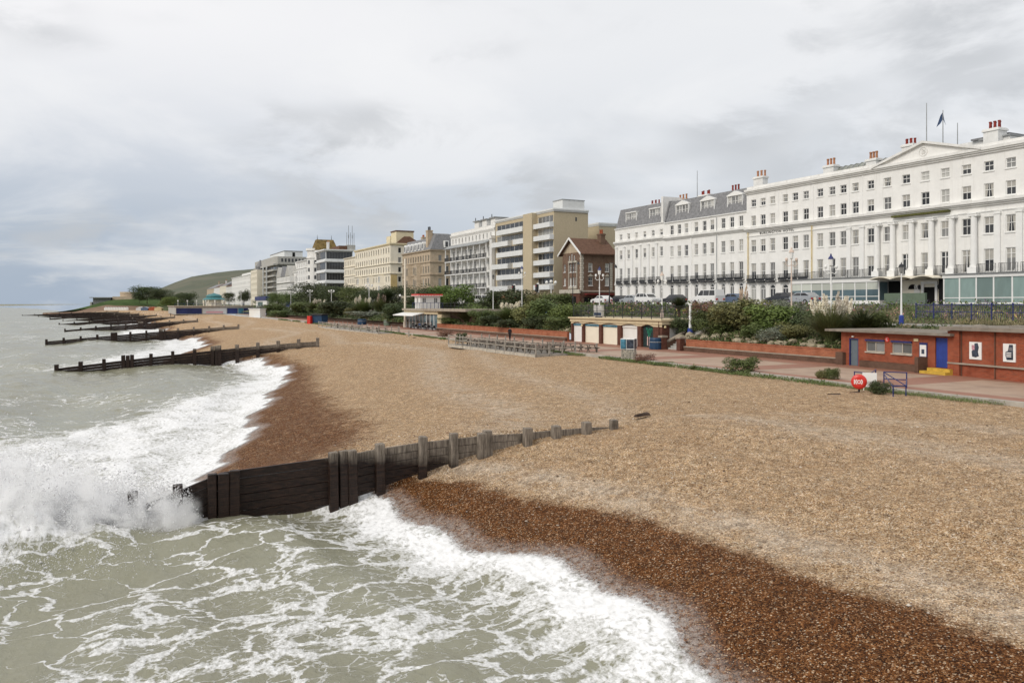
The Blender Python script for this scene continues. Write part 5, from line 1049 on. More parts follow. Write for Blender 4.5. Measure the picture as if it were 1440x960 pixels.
# ---------------------------------------------------------------- timber terraces with picnic tables
pm('timber_dark', (.07,.045,.032), .8, .35, 2.2, .3, .4)
def post_mesh(h): m_ = MB().box(-.06,.06,-.06,.06,-.35,h).mesh('post'); m_.materials.append(M['wood_grey']); return m_
def terrace_deck(label, s0, s1, t0, t1, z, step, rail=True):
    e = thing('timber_terrace', label, 'terrace', P(s1, t0, z), AZ); L = s1-s0; D = t1-t0; n = int(D/.3)
    for i in range(n): MB().box(0, L, D*i/n+.01, D*(i+1)/n-.01, -.06, 0).build('deck_board', M['wood_grey'], e)
    MB().box(0, L, -.06, -.004, -.34, -.02).build('edge_board', M['stone_pale'], e); MB().box(L+.004, L+.06, 0, D, -.34, -.02).build('edge_board', M['wood_grey'], e); MB().box(.1, L-.1, .3, D-.1, -.5, -.07).build('underframe', M['timber_dark'], e)
    pmsh = post_mesh(1.15); k = int(L/step)
    for i in range(k+1):
        x = L*i/k; ob('post', pmsh, None, e, (x, .0, 0)); ob('post', pmsh, None, e, (x, D, 0))
    for j in range(1, int(D/step)+1): ob('post', pmsh, None, e, (L, j*D/(int(D/step)+1), 0)); ob('post', pmsh, None, e, (0, j*D/(int(D/step)+1), 0))
    if rail:
        for z_ in (.95,.5): MB().box(0, L, -.03, .03, z_, z_+.09).build('rail', M['wood_grey'], e); MB().box(L-.03, L+.03, .03, D, z_, z_+.09).build('rail', M['wood_grey'], e)
    return e
terrace_deck('grey timber terrace with post and rail fence on the shingle', 67.5, 90., 35.9, 40.3, 3.12, 2.1)
terrace_deck('far timber terrace with posts near the cafe on the upper beach', 128., 172., 38.6, 42., 3.1, 3.4)
def picnic(s, t_, z, rz, label, grp):
    e = thing('picnic_table', label, 'picnic table', P(s,t_,z), rz, grp)
    if not hasattr(picnic, 'm'):
        a = MB()
        for i in range(5): a.box(-.9,.9,-.38+.155*i,-.24+.155*i,.72,.76)
        be = MB().box(-.9,.9,-.14,.14,.43,.47); lg = MB().bar((0,-.3,.72),(0,-.62,0),.09,.05).bar((0,.3,.72),(0,.62,0),.09,.05).bar((0,-.8,.39),(0,.8,.39),.09,.07)
        pm('table_wood', (.15,.125,.10), .85, .3, 3); picnic.m = [x.mesh(n_) for x, n_ in ((a,'table_top'),(be,'bench'),(lg,'leg_frame'))]; [m_.materials.append(M['table_wood']) for m_ in picnic.m]
    ob('table_top', picnic.m[0], None, e); [ob('bench', picnic.m[1], None, e, (0,sy,0)) for sy in (-.72,.72)]; [ob('leg_frame', picnic.m[2], None, e, (sx,0,0)) for sx in (-.65,.65)]
    return e
rn = random.Random(11); 
for i in range(8):
    for j in range(2): picnic(69+i*2.65, 37.0+j*2.0, 3.12, AZ+R(90)+rn.uniform(-.15,.15), f'grey picnic table, {ORDN[7-i]} from the left in the {("seaward","landward")[j]} row of the near terrace', 'picnic tables on the near terrace')
for i, (px, py) in enumerate(((779,491),(806,493),(827,495))): picnic(*ground(px, py, ZP), ZP, AZ+rn.uniform(-.2,.2)+(R(90) if i == 1 else 0), ['picnic table on the promenade nearest the terrace end','picnic table turned endways in front of the shutters','picnic table furthest right beside the timber posts'][i], 'picnic tables behind the terrace')
for i in range(7): picnic(131+i*5.6, 40.2, 3.1, AZ+R(90)+rn.uniform(-.2,.2), f'picnic table, {ORDN[6-i]} from the left on the far timber terrace', 'picnic tables on the far terrace')
for i, (px, py) in enumerate(((575,473),(561.5,467.5),(839,497))):
    o = MB().box(-.08,.08,-.08,.08,-.3,1.05 if i else .9).build('timber_post', M['wood_grey'], None, P(*ground(px,py,3.05),3.02), .3); tag(o, ['lone dark timber post on shingle below the cafe','slim timber post left of the lone post below the cafe','tall timber post at the right end of the picnic tables'][i], 'post')
# ================================================================ TIMBER GROYNES
def timber(name, wet_z):
    """weathered sea timber: grey above, stained dark and wet below the reach of the tide"""
    t = NT(name); g = t.nd('NewGeometry'); sp = t.nd('SeparateXYZ'); t.l.new(g.outputs['Position'], sp.inputs[0])
    grain = t.noise(t.coord('Object', (2,2,14)), 1.5, 6, .7); gr2 = t.noise(t.coord('Object', (14,14,1.2)), 1.2, 5, .7); patch = t.noise(t.pos(), 1.3, 5, .65)
    dry = t.mix(t.ramp(gr2, .3, .7), (.10,.082,.064), (.34,.29,.235)); dry = t.mix(t.math('MULTIPLY', t.ramp(patch, .5, .7), .6), dry, (.055,.045,.036))
    wetc = t.mix(t.ramp(grain, .35, .7), (.008,.0045,.0035), (.042,.022,.014))
    lvl = t.math('ADD', sp.outputs[2], t.math('MULTIPLY', t.math('SUBTRACT', patch, .5), 1.1)); reach = t.math('ADD', wet_z, t.math('MULTIPLY', t.ramp(sp.outputs[0], -12., -2., 1., 0., False), 1.1)) if name == 'groyne_timber' else wet_z
    wm = t.math('SUBTRACT', 1., t.math('SMOOTH_MIN', 1., t.math('MAXIMUM', 0., t.math('DIVIDE', t.math('SUBTRACT', lvl, reach), .5)), .1))
    t.set(t.b.inputs['Base Color'], t.mix(wm, dry, wetc)); t.set(t.b.inputs['Roughness'], t.math('SUBTRACT', .85, t.math('MULTIPLY', wm, .35))); t.b.inputs['Specular IOR Level'].default_value = .3; t.bump(t.math('ADD', grain, gr2), .5, .03); return t.m
timber('groyne_timber', 1.45); timber('groyne_timber_far', 2.0)
rg = random.Random(4)
def pile(w, h, d=None):
    b = MB(); d = d or w; k = .02; j = lambda: rg.uniform(-k, k)
    b.add([(-w/2,-d/2,0),(w/2,-d/2,0),(w/2,d/2,0),(-w/2,d/2,0),(-w/2+j(),-d/2+j(),h+j()),(w/2+j(),-d/2+j(),h+j()),(w/2+j(),d/2+j(),h+j()),(-w/2+j(),d/2+j(),h+j())],[(0,3,2,1),(4,5,6,7),(0,1,5,4),(1,2,6,5),(2,3,7,6),(3,0,4,7)])
    me = b.mesh('pile'); bm = bmesh.new(); bm.from_mesh(me); bmesh.ops.bevel(bm, geom=list(bm.edges), offset=.025, segments=1, affect='EDGES'); bm.to_mesh(me); bm.free(); return me
def groyne(label, posts, planks, m, pw, zb, plank_h=.3, near=True, zfloor=-1.0):
    """posts: [(x,y,ztop,count)], planks: list of (ztop) at each post along the line"""
    o0 = Vector((posts[0][0], posts[0][1], 0)); dv = Vector((posts[-1][0]-posts[0][0], posts[-1][1]-posts[0][1], 0)).normalized(); yaw = math.atan2(dv.y, dv.x)
    e = thing('timber_groyne', label, 'groyne', o0, yaw); inv = Matrix.Rotation(-yaw, 4, 'Z')
    L = [(inv @ (Vector((p[0],p[1],0))-o0)) for p in posts]
    for q, p in zip(L, posts):
        for c in range(p[3]):
            h = p[2]-zb-rg.uniform(0,.08)*(c > 0); me = pile(pw*rg.uniform(.92,1.08), h); me.materials.append(M[m])
            o = ob('pile', me, None, e, (q.x+(c-(p[3]-1)/2)*pw*1.08, q.y+.10+pw*.53, zb)); o.rotation_euler = (rg.uniform(-.02,.02), rg.uniform(-.025,.025), rg.uniform(-.05,.05))
    for i in range(len(L)-1):
        a, b_ = L[i], L[i+1]; za, zc = planks[i], planks[i+1]; n = int((max(za, zc)-zfloor)/plank_h)
        for k in range(n):
            g = .012; t0, t1 = za-k*plank_h, zc-k*plank_h; y = a.y+rg.uniform(-.012,.012)
            b = MB().extrude([(a.x+.005, t0-plank_h+g),(b_.x-.005, t1-plank_h+g),(b_.x-.005, t1-rg.uniform(0,.012)),(a.x+.005, t0-rg.uniform(0,.012))], 'y', y-.02, y+.09); b.build('plank', M[m], e)
    return e
def g1(px): k = (px-CX)/F; Y = 33.14/(1-.4*k); return k*Y, Y
G1 = [(860,2.98,1,2.62),(822,2.95,1,2.66),(778,2.88,1,2.64),(735,2.86,1,2.60),(679,2.84,2,2.60),(635,2.83,1,2.55),(590,2.77,1,2.50),(533,2.60,1,2.36),(482,2.42,3,2.18),(314,1.97,3,1.90),(252,1.62,1,1.36),(189,1.48,1,.85),(122,1.32,1,.65),(58,1.16,1,.5),(-20,.95,1,.4),(-110,.8,1,.2)]
groyne('nearest timber groyne running from the shingle into the breaking wave', [(*g1(p), z, n) for p, z, n, q in G1], [q for p, z, n, q in G1], 'groyne_timber', .34, -1.0)
def far_groyne(off, label, ta, tb, step, za, zc, m='groyne_timber_far', ph=.34, tri=()):
    ts = []; t_ = ta
    while t_ > tb: ts.append(t_); t_ -= step
    pts = []; pl = []
    for i, t_ in enumerate(ts):
        s = G0+off-SLANT*t_; x, y = st2xy(s, t_); k = i/(len(ts)-1); z = za+(zc-za)*k**1.25; pts.append((x, y, z+.48+(.15 if i in tri else 0), 3 if i in tri else 1)); pl.append(z)
    groyne(label, pts, pl, m, .42, -1.2, ph)
far_groyne(GOFF[1], 'second timber groyne crossing the beach beyond the nearest one', 24., -9., 2.55, 2.95, .25, tri=(5,9))
far_groyne(GOFF[2], 'third timber groyne along the beach', 24., -14., 3.1, 2.95, .25, tri=(5,8))
far_groyne(GOFF[3], 'fourth timber groyne along the beach', 22., -18., 4., 2.9, .2, ph=.6, tri=(4,)); far_groyne(GOFF[4], 'fifth timber groyne along the beach', 20., -22., 5., 2.9, .3, ph=.8)
far_groyne(GOFF[5], 'sixth timber groyne along the beach, small with distance', 16., -28., 5.5, 2.8, .3, ph=1.); far_groyne(GOFF[6], 'seventh timber groyne along the beach, small with distance', 10., -34., 6., 2.8, .3, ph=1.); far_groyne(GOFF[7], 'eighth timber groyne, a dark sliver near the point', 6., -44., 6., 2.8, .4, ph=1.2); far_groyne(GOFF[8], 'last and furthest timber groyne below the point', 0., -60., 7., 2.8, .5, ph=1.2)
# ================================================================ VEGETATION
def leaf_mat(name, c, c2, rough=.6):
    t = NT(name); tint = t.attr('tint'); oi = t.nd('ObjectInfo'); cl = t.noise(t.coord('Object'), 3.2, 3, .6)
    cc = t.mix(t.ramp(cl, .35, .65), c, c2); cc = t.mix(t.math('MULTIPLY', tint, .55), cc, tuple(min(1, x*1.9+.01) for x in c2)); hs = t.nd('HueSaturation'); t.set(hs.inputs['Hue'], t.math('ADD', .485, t.math('MULTIPLY', oi.outputs['Random'], .03))); t.set(hs.inputs['Value'], t.math('ADD', .8, t.math('MULTIPLY', oi.outputs['Random'], .4))); hs.inputs['Saturation'].default_value = .92; t.l.new(cc, hs.inputs['Color'])
    t.set(t.b.inputs['Base Color'], hs.outputs[0]); t.b.inputs['Roughness'].default_value = rough; t.b.inputs['Specular IOR Level'].default_value = .25; return t.m
leaf_mat('leaf_dark', (.036,.050,.017), (.062,.082,.027)); leaf_mat('leaf_mid', (.060,.085,.02), (.105,.135,.036)); leaf_mat('leaf_olive', (.10,.10,.026), (.155,.15,.05)); leaf_mat('leaf_bright', (.075,.115,.02), (.12,.17,.03)); leaf_mat('leaf_silver', (.11,.125,.085), (.17,.18,.13)); leaf_mat('leaf_grass', (.095,.12,.038), (.15,.175,.06)); leaf_mat('leaf_dry', (.15,.12,.065), (.22,.18,.10)); leaf_mat('leaf_rust', (.12,.05,.03), (.17,.08,.045)); leaf_mat('plume', (.62,.53,.37), (.74,.66,.50), .9); leaf_mat('plume_pink', (.52,.36,.28), (.64,.48,.38), .9)
pm('bark', (.075,.055,.04), .9, .3, 4, .2, .5)
def quads_mesh(name, C, U, V, tint, m):
    """one rhombus per row: centre C, half axes U, V"""
    n = len(C); co = np.empty((n,4,3), np.float32); co[:,0] = C-U; co[:,1] = C-V; co[:,2] = C+U; co[:,3] = C+V
    me = bpy.data.meshes.new(name); me.vertices.add(n*4); me.vertices.foreach_set('co', co.ravel()); me.loops.add(n*4); me.loops.foreach_set('vertex_index', np.arange(n*4, dtype=np.int32)); me.polygons.add(n); me.polygons.foreach_set('loop_start', (np.arange(n)*4).astype(np.int32)); me.polygons.foreach_set('loop_total', np.full(n, 4, np.int32)); me.update(calc_edges=True)
    d = me.attributes.new('tint', 'FLOAT', 'POINT'); d.data.foreach_set('value', np.repeat(tint, 4).astype(np.float32)); me.materials.append(M[m]); return me
def unit(v): return v/np.maximum(np.linalg.norm(v, axis=-1, keepdims=True), 1e-6)
def bush_mesh(name, n, lumps, size, m, seed, aspect=.5, upright=0.):
    r = np.random.default_rng(seed); lumps = np.array(lumps, float); wgt = (lumps[:,3:6].prod(1))**(2/3); idx = r.choice(len(lumps), n, p=wgt/wgt.sum())
    d = unit(r.normal(size=(n,3))); rad = np.where(r.random(n) < .75, r.uniform(.78,1.06,n), r.uniform(.35,.8,n)); nz = vnoise(d[:,0]*3+idx*7, d[:,1]*3+d[:,2]*5, seed)*.3+.85
    C = lumps[idx,:3]+d*lumps[idx,3:6]*(rad*nz)[:,None]; C[:,2] = np.maximum(C[:,2], .01)
    nrm = unit(d+r.normal(size=(n,3))*.6); a = unit(np.cross(nrm, r.normal(size=(n,3)))+np.array([0,0,upright])); b_ = unit(np.cross(nrm, a)); sz = size*r.uniform(.6,1.3,n)[:,None]
    return quads_mesh(name, C, a*sz, b_*sz*aspect, r.random(n)**2, m)
def blades_mesh(name, n, h, spread, width, m, seed, droop=.55, base=.12, tip_up=0.):
    r = np.random.default_rng(seed); az = r.uniform(0,2*np.pi,n); L = h*r.uniform(.55,1.1,n); lean = r.uniform(.05,1.,n)*spread; b0 = np.stack([np.cos(az)*base*r.random(n), np.sin(az)*base*r.random(n), 0*az], -1); dirh = np.stack([np.cos(az), np.sin(az), 0*az], -1); side = np.stack([-np.sin(az), np.cos(az), 0*az], -1); vs = []; fs = []; K = 4; tt = np.linspace(0,1,K+1); pts = []
    for k in tt: pts.append(b0+dirh*(lean*L*(k**1.5))[:,None]+np.array([0,0,1.])*(L*(k-droop*lean*k**2.4))[:,None])
    co = np.zeros((n,(K+1)*2,3), np.float32)
    for i, k in enumerate(tt): w = width*(1-k*.85); co[:,i*2] = pts[i]-side*w; co[:,i*2+1] = pts[i]+side*w
    f = np.concatenate([np.array([[i*2,i*2+1,i*2+3,i*2+2]]) for i in range(K)])[None]+(np.arange(n)*(K+1)*2)[:,None,None]; f = f.reshape(-1,4); me = bpy.data.meshes.new(name); me.vertices.add(n*(K+1)*2); me.vertices.foreach_set('co', co.ravel()); me.loops.add(f.size); me.loops.foreach_set('vertex_index', f.ravel().astype(np.int32)); me.polygons.add(len(f)); me.polygons.foreach_set('loop_start', (np.arange(len(f))*4).astype(np.int32)); me.polygons.foreach_set('loop_total', np.full(len(f),4,np.int32)); me.update(calc_edges=True); d = me.attributes.new('tint','FLOAT','POINT'); d.data.foreach_set('value', np.repeat(r.random(n)**2,(K+1)*2).astype(np.float32)); me.materials.append(M[m]); return me
def plume_mesh(name, m, seed, stem=True):
    r = np.random.default_rng(seed); n = 260; k = r.random(n); C = np.stack([.03*np.sin(k*3)+r.normal(size=n)*.055*np.sin(np.pi*np.clip(k*.92+.06,0,1)), r.normal(size=n)*.055*np.sin(np.pi*np.clip(k*.92+.06,0,1)), k*.8], -1); U = np.stack([r.normal(size=n)*.03, r.normal(size=n)*.03, r.uniform(.03,.08,n)], -1); V = unit(np.cross(U, r.normal(size=(n,3))))*.018; return quads_mesh(name, C, U, V, r.random(n), m)
rv = random.Random(21)
def lumps_round(k, seed): 
    r = random.Random(seed); out = [(0,0,.42,.40,.40,.44)]
    for i in range(k): a = r.uniform(0,6.28); q = r.uniform(.15,.40); z = r.uniform(.15,.82); s_ = r.uniform(.15,.25); out.append((q*math.cos(a), q*math.sin(a), z, s_, s_, s_*r.uniform(.8,1.2)))
    return out
SH = {}
for nm, m, n, sz in (('dark','leaf_dark',4200,.034),('mid','leaf_mid',4200,.034),('olive','leaf_olive',4200,.033),('bright','leaf_bright',4200,.033),('silver','leaf_silver',4200,.028),('rust','leaf_rust',1600,.035)):
    SH[nm] = [bush_mesh('foliage', n, lumps_round(14, i*13+len(nm)), sz, m, i+len(nm)*5) for i in range(3)]
SH['tree'] = [bush_mesh('crown', 7000, [(x,y,z*.8+.2,a,b_,c*.8) for x,y,z,a,b_,c in lumps_round(24, i*31+5)], .021, 'leaf_dark', i+77) for i in range(3)]
SH['treeg'] = [bush_mesh('crown', 7000, [(x,y,z*.8+.2,a,b_,c*.8) for x,y,z,a,b_,c in lumps_round(24, i*37+9)], .021, 'leaf_bright', i+97) for i in range(2)]
SH['treem'] = [bush_mesh('crown', 7000, [(x,y,z*.8+.2,a,b_,c*.8) for x,y,z,a,b_,c in lumps_round(24, i*41+3)], .021, 'leaf_mid', i+117) for i in range(2)]
BLADE = [blades_mesh('blades', 1900, .95, .8, .008, 'leaf_grass', 5+i) for i in range(2)]; BLADED = [blades_mesh('blades', 700, .8, .8, .009, 'leaf_olive', 15+i) for i in range(2)]
SPIKY = [blades_mesh('fronds', 420, .62, 1.1, .016, 'leaf_dark', 25+i, .35, .03) for i in range(2)]; TUFT = [blades_mesh('blades', 160, .9, .7, .015, 'leaf_grass', 35+i) for i in range(2)]
PL = [plume_mesh('plume', 'plume', 3), plume_mesh('plume', 'plume_pink', 4)]
trunk_m = MB().tube((0,0,-.1),(.01,.01,.3),.035,7,.025).tube((.01,.01,.28),(.14,.05,.6),.022,6,.01).tube((.01,.01,.28),(-.12,.08,.62),.022,6,.01).tube((.01,.01,.28),(.02,-.12,.66),.02,6,.01).mesh('trunk'); trunk_m.materials.append(M['bark'])
stem_m = MB().tube((0,0,-.05),(.05,.02,.35),.02,5,.01).tube((0,0,-.05),(-.08,.05,.35),.018,5,.008).tube((0,0,-.05),(.02,-.08,.35),.018,5,.008).mesh('stem'); stem_m.materials.append(M['bark'])
def land_z(s, t_):
    return float(np.interp(t_, [kerb_t(s)+.3, wall_t(s), wall_t(s)+.4, 59.5, 65, 68.6, 70], [ZP, ZP, 4.15, ZM, ZM, ZR-.1, ZR-.1]))
def plant(kind, px, T, ytop, wpx, label, cat='shrub', grp=None, z0=None, pink=0, nplume=9):
    Y = depth_at(px, T); s = s_at(px, T); z0 = land_z(s, T) if z0 is None else z0; h = max(.3, EYE+(HZ-ytop)*Y/F-z0); w = wpx*Y/F*1.12; h *= 1.04; e = thing({'pampas':'pampas_grass','palm':'palm_tree','tuft':'grass_tuft','tree':'evergreen_tree','treeg':'leafy_tree','treem':'leafy_tree'}.get(kind, 'shrub'), label, cat, P(s, T, z0-.05), rv.uniform(0,6.28), grp)
    if kind == 'pampas':
        ob('blades', rv.choice(BLADE), None, e, (0,0,0), 0, (w*.95, w*.95, h*.85)); r = rv
        for i in range(nplume): a = r.uniform(0,6.28); q = r.uniform(.05,.33)*w; p = ob('plume', PL[pink], None, e, (q*math.cos(a), q*math.sin(a), h*r.uniform(.48,.70)), 0, (w*.36, w*.36, h*r.uniform(.30,.44))); p.rotation_euler = (-.14*math.sin(a)+r.uniform(-.12,.12), .14*math.cos(a)+r.uniform(-.12,.12), 0)
    elif kind == 'palm':
        MB().tube((0,0,-.1),(.05,.03,h*.55),w*.05,8,w*.04).build('trunk', M['bark'], e); o = ob('fronds', rv.choice(SPIKY), None, e, (.05,.03,h*.5), 0, (w*.8, w*.8, h*.75)); ob('fronds', rv.choice(SPIKY), None, e, (.05,.03,h*.42), 1.3, (w*.75, w*.75, h*.45))
    elif kind in ('tree','treeg','treem'): ob('crown', rv.choice(SH[kind]), None, e, (0,0,-.06*h), 0, (w*1.12, w*1.12, h*1.08)); ob('trunk', trunk_m, None, e, (0,0,0), 0, (w, w, h))
    elif kind == 'spiky': ob('fronds', rv.choice(SPIKY), None, e, (0,0,h*.1), 0, (w*1.1, w*1.1, h*1.35)); ob('fronds', rv.choice(BLADED), None, e, (0,0,0), 1., (w*.8, w*.8, h*.8))
    elif kind == 'tuft': ob('blades', rv.choice(TUFT), None, e, (0,0,0), 0, (w, w, h))
    else: ob('foliage', rv.choice(SH[kind]), None, e, (0,0,0), 0, (w*1.1, w*1.1, h*1.08)); ob('stem', stem_m, None, e, (0,0,0), 0, (w, w, h))
    return e
# bank between the steps and the brick shelter (right)
plant('pampas', 1168, 54.0, 413, 70, 'tall pampas grass with cream plumes left of the brick shelter', nplume=19)
plant('spiky', 1212, 56.6, 431, 62, 'dark spiky palm-like shrub right of the tall pampas grass'); plant('mid', 1235, 57.8, 437, 26, 'low green shrub above the left end of the shelter roof')
plant('olive', 1040, 56.2, 423, 74, 'large olive green shrub below the arched hotel windows'); plant('bright', 1087, 56.0, 427, 58, 'large green shrub left of the silver low shrub'); plant('pampas', 1046, 58., 403, 36, 'pampas grass with pinkish plumes rising behind the large olive shrub', pink=1, nplume=6)
plant('mid', 996, 56.4, 436, 44, 'dark shrub just right of the white post with blue base'); plant('mid', 1005, 54.6, 449, 44, 'mid green shrub low on the bank by the white post'); plant('silver', 1088, 53.6, 459, 52, 'silver grey low shrub above the brick wall'); plant('olive', 1120, 54.4, 455, 42, 'olive shrub between the silver shrub and the tall pampas grass'); plant('dark', 1132, 57.6, 437, 46, 'dark shrub behind and left of the tall pampas grass')
plant('silver', 1104, 62.5, 420, 54, 'grey green rounded shrub in front of the hotel glazing'); plant('palm', 955, 59.0, 416, 44, 'small spiky palm above the brick steps', 'palm tree'); plant('rust', 985, 59.5, 425, 32, 'pink flowering shrub behind the steps', 'shrub'); plant('mid', 1062, 54.0, 455, 36, 'green shrub between rocks and the large olive shrub'); plant('dark', 962, 54.4, 447, 34, 'dark shrub beside the top of the steps')
# bank between the café and the arched kiosks (middle)
plant('treeg', 640, 67, 400, 58, 'bright green tree right of the white cafe cabin', 'tree'); plant('pampas', 660, 54.2, 428, 42, 'green pampas clump without plumes right of the cafe', nplume=0); plant('mid', 681, 54.0, 437, 36, 'mid green shrub between two pampas clumps'); plant('pampas', 716, 55.2, 423, 46, 'pampas grass with cream plumes in the middle bank', nplume=12); plant('dark', 694, 53.6, 444, 30, 'small dark shrub at the wall below the middle pampas')
plant('olive', 746, 55.2, 426, 44, 'olive shrub right of the middle pampas'); plant('mid', 770, 55.6, 424, 46, 'green shrub behind the small blue sign'); plant('bright', 792, 55.2, 426, 44, 'bright green shrub against the arched kiosks'); plant('dark', 757, 53.4, 444, 42, 'dark low shrub above the brick wall below the blue sign'); plant('mid', 786, 53.2, 446, 36, 'low green shrub touching the left kiosk bay'); plant('dark', 724, 53.0, 449, 46, 'dark creeping shrub over the wall beneath the middle pampas')
plant('dark', 700, 66, 410, 40, 'dark hedge mass in front of the balconied hotel'); plant('dark', 728, 66.5, 409, 44, 'dark hedge mass in front of the tan flats'); plant('olive', 756, 66.5, 413, 40, 'olive hedge mass below the tan flats end wall'); plant('mid', 785, 66.5, 414, 40, 'green hedge mass below the gabled brick house'); plant('mid', 640, 53.4, 447, 40, 'low green shrub on the bank just right of the cafe pier')
# trees and shrubs left of the café
for i, (k, px, T, yt, w, lab) in enumerate((('tree',438,62,399,46,'tall dark evergreen left of the banded office block base'),('tree',470,64,401,44,'dark evergreen directly below the banded office block'),('treem',498,63,403,42,'green tree below the cream annexe'),('tree',524,62,406,44,'dark evergreen below the left end of the cream hotel'),('palm',545,59,405,50,'large palm-like tree left of the tall white column'),('tree',552,64,403,40,'dark evergreen behind the tall white column'),('treem',412,62,411,34,'small green tree beside the low white hotel wing'),('tree',594,63,404,44,'dark evergreen behind the white cafe cabin'),('tree',618,65,402,40,'dark evergreen behind the right of the cafe cabin'),('tree',343,70,408,16,'round dark tree before the plain white block'),('tree',322,70,411,14,'round dark tree right of the bandstand roof'),('tree',377,66,414,30,'dark tree left of the small white hut'),('treem',392,64,412,24,'green tree above the small white hut'))): plant(k, px, T, yt, w, lab, 'tree')
for i, (k, px, T, yt, w, lab) in enumerate((('pampas',446,56.5,418,34,'far pampas grass with pale plumes below the tall evergreen'),('pampas',511,56.5,416,34,'far pampas grass with pale plumes below the cream annexe'),('pampas',536,57,413,28,'far pampas grass with pinkish plumes left of the palm-like tree'),('dark',480,54.6,424,44,'broad dark shrub on the bank left of centre'),('mid',428,54.6,425,34,'green shrub right of the small white hut'),('mid',462,54.6,428,28,'green shrub beneath the far pale pampas'),('silver',522,54.4,437,54,'low silvery shrubs along the far brick wall'),('dark',558,54.2,428,34,'dark shrub left of the cafe awning'),('olive',496,54.4,432,28,'olive shrub beside the broad dark shrub'),('mid',386,54.4,427,30,'green shrub left of the small white hut'),('dark',372,52,430,26,'dark shrub behind the white kiosk on the beach'))): plant(k, px, T, yt, w, lab, 'shrub', pink=1 if px == 536 else 0)
# verge plants on the shingle side
def verge(kind, px, py, ytop, w, lab, cat='shrub'): s, t_ = ground(px, py, 3.05); return plant(kind, px, t_, ytop, w, lab, cat, z0=3.04)
verge('mid', 1043, 525, 503, 36, 'rounded green shrub at the promenade edge on the shingle'); verge('olive', 1158, 535, 519, 17, 'small scrubby plant left of the lifebuoy'); verge('mid', 1171, 536, 518, 17, 'small green plant close left of the lifebuoy'); verge('dark', 1238, 554, 535, 24, 'dark weedy plant between the two blue railings'); verge('rust', 908, 509, 497, 30, 'reddish scrub at the promenade edge right of the information pillar'); verge('tuft', 976, 519, 510, 26, 'scrubby plant at the promenade edge left of the rounded shrub'); verge('rust', 627, 474, 464, 26, 'reddish dry plant at the beach edge below the cafe'); verge('dark', 650, 479, 468, 16, 'dark plant at the left end of the timber terrace'); verge('mid', 935, 513, 508, 30, 'low green mat plant at the promenade edge'); verge('mid', 392, 447, 437, 26, 'scrubby bush at the top of the beach by the white hut')
# ground cover that nobody could count
def cover(name, label, n, sr, tr, size, m, seed, zf, jit=.15, thr=.0, sc_=.25, aspect=.5, up=.6, cat='plants'):
    r = np.random.default_rng(seed); s = r.uniform(*sr, n*3); t_ = tr[0](s)+(tr[1](s)-tr[0](s))*r.random(n*3); keep = (fbm(s*sc_, t_*sc_*2, 3, seed) > thr) & ~(((s > KIOSK_S[0]) & (s < KIOSK_S[1]) | (s > CAFE_S[0]) & (s < CAFE_S[1])) & (t_ > 51) & (t_ < 59.6)); s, t_ = s[keep][:n], t_[keep][:n]; k = len(s); z = zf(s, t_)+np.abs(r.normal(size=k))*jit
    C = np.stack([s*DX+t_*NX, s*DY+t_*NY, z], -1); nrm = unit(r.normal(size=(k,3))+np.array([0,0,.8])); a = unit(np.cross(nrm, r.normal(size=(k,3)))+np.array([0,0,up])); b_ = unit(np.cross(nrm, a)); sz = size*r.uniform(.5,1.4,k)[:,None]*(1+s[:,None]/140)
    o = ob(name, quads_mesh(name, C, a*sz, b_*sz*aspect, r.random(k)**2, m)); return tag(o, label, cat, None, 'stuff')
bank_z = lambda s, t_: np.interp(t_, [51.9,59.5], [4.18,ZM]); fl_z = lambda s, t_: np.interp(t_, [65,68.6], [ZM+.02, ZR-.1]); W0 = lambda s: wall_t(s)+.4; C59 = lambda s: 59.3+0*s
cover('ground_cover', 'low green plants covering the planted bank', 30000, (40,190), (W0,C59), .085, 'leaf_mid', 3, bank_z, .16, .35); cover('ground_cover', 'dry straw coloured plants scattered over the bank', 9000, (40,190), (W0,C59), .09, 'leaf_dry', 4, bank_z, .18, .5); cover('ground_cover', 'dark creeping plants on the bank', 16000, (40,330), (W0,C59), .10, 'leaf_dark', 6, bank_z, .25, .48)
cover('flower_bed', 'green bedding plants in front of the seafront road', 26000, (30,260), (lambda s: 65+0*s, lambda s: 68.8+0*s), .09, 'leaf_mid', 8, fl_z, .22, .3)
leaf_mat('petal_purple', (.14,.11,.17), (.20,.155,.23)); leaf_mat('petal_pink', (.35,.12,.15), (.45,.2,.22)); leaf_mat('petal_yellow', (.5,.36,.04), (.6,.45,.08))
cover('flower_bed', 'purple flowers in the bed before the hotel', 2600, (34,110), (lambda s: 65+0*s, lambda s: 68.8+0*s), .06, 'petal_purple', 9, lambda s, t_: fl_z(s,t_)+.25, .18, .5, .5); cover('flower_bed', 'pink flowers in the bed before the hotel', 1000, (34,110), (lambda s: 65+0*s, lambda s: 68.8+0*s), .06, 'petal_pink', 10, lambda s, t_: fl_z(s,t_)+.22, .18, .56, .5); cover('flower_bed', 'yellow flowers in the bed before the hotel', 500, (34,110), (lambda s: 65+0*s, lambda s: 67+0*s), .06, 'petal_yellow', 12, lambda s, t_: fl_z(s,t_)+.15, .15, .58, .5)
cover('flower_bed', 'straw coloured grasses in the bed before the hotel', 5000, (34,80), (lambda s: 64.2+0*s, lambda s: 67+0*s), .12, 'leaf_dry', 14, lambda s, t_: fl_z(s,t_)+.05, .25, .5, .5, .18, 2.5)
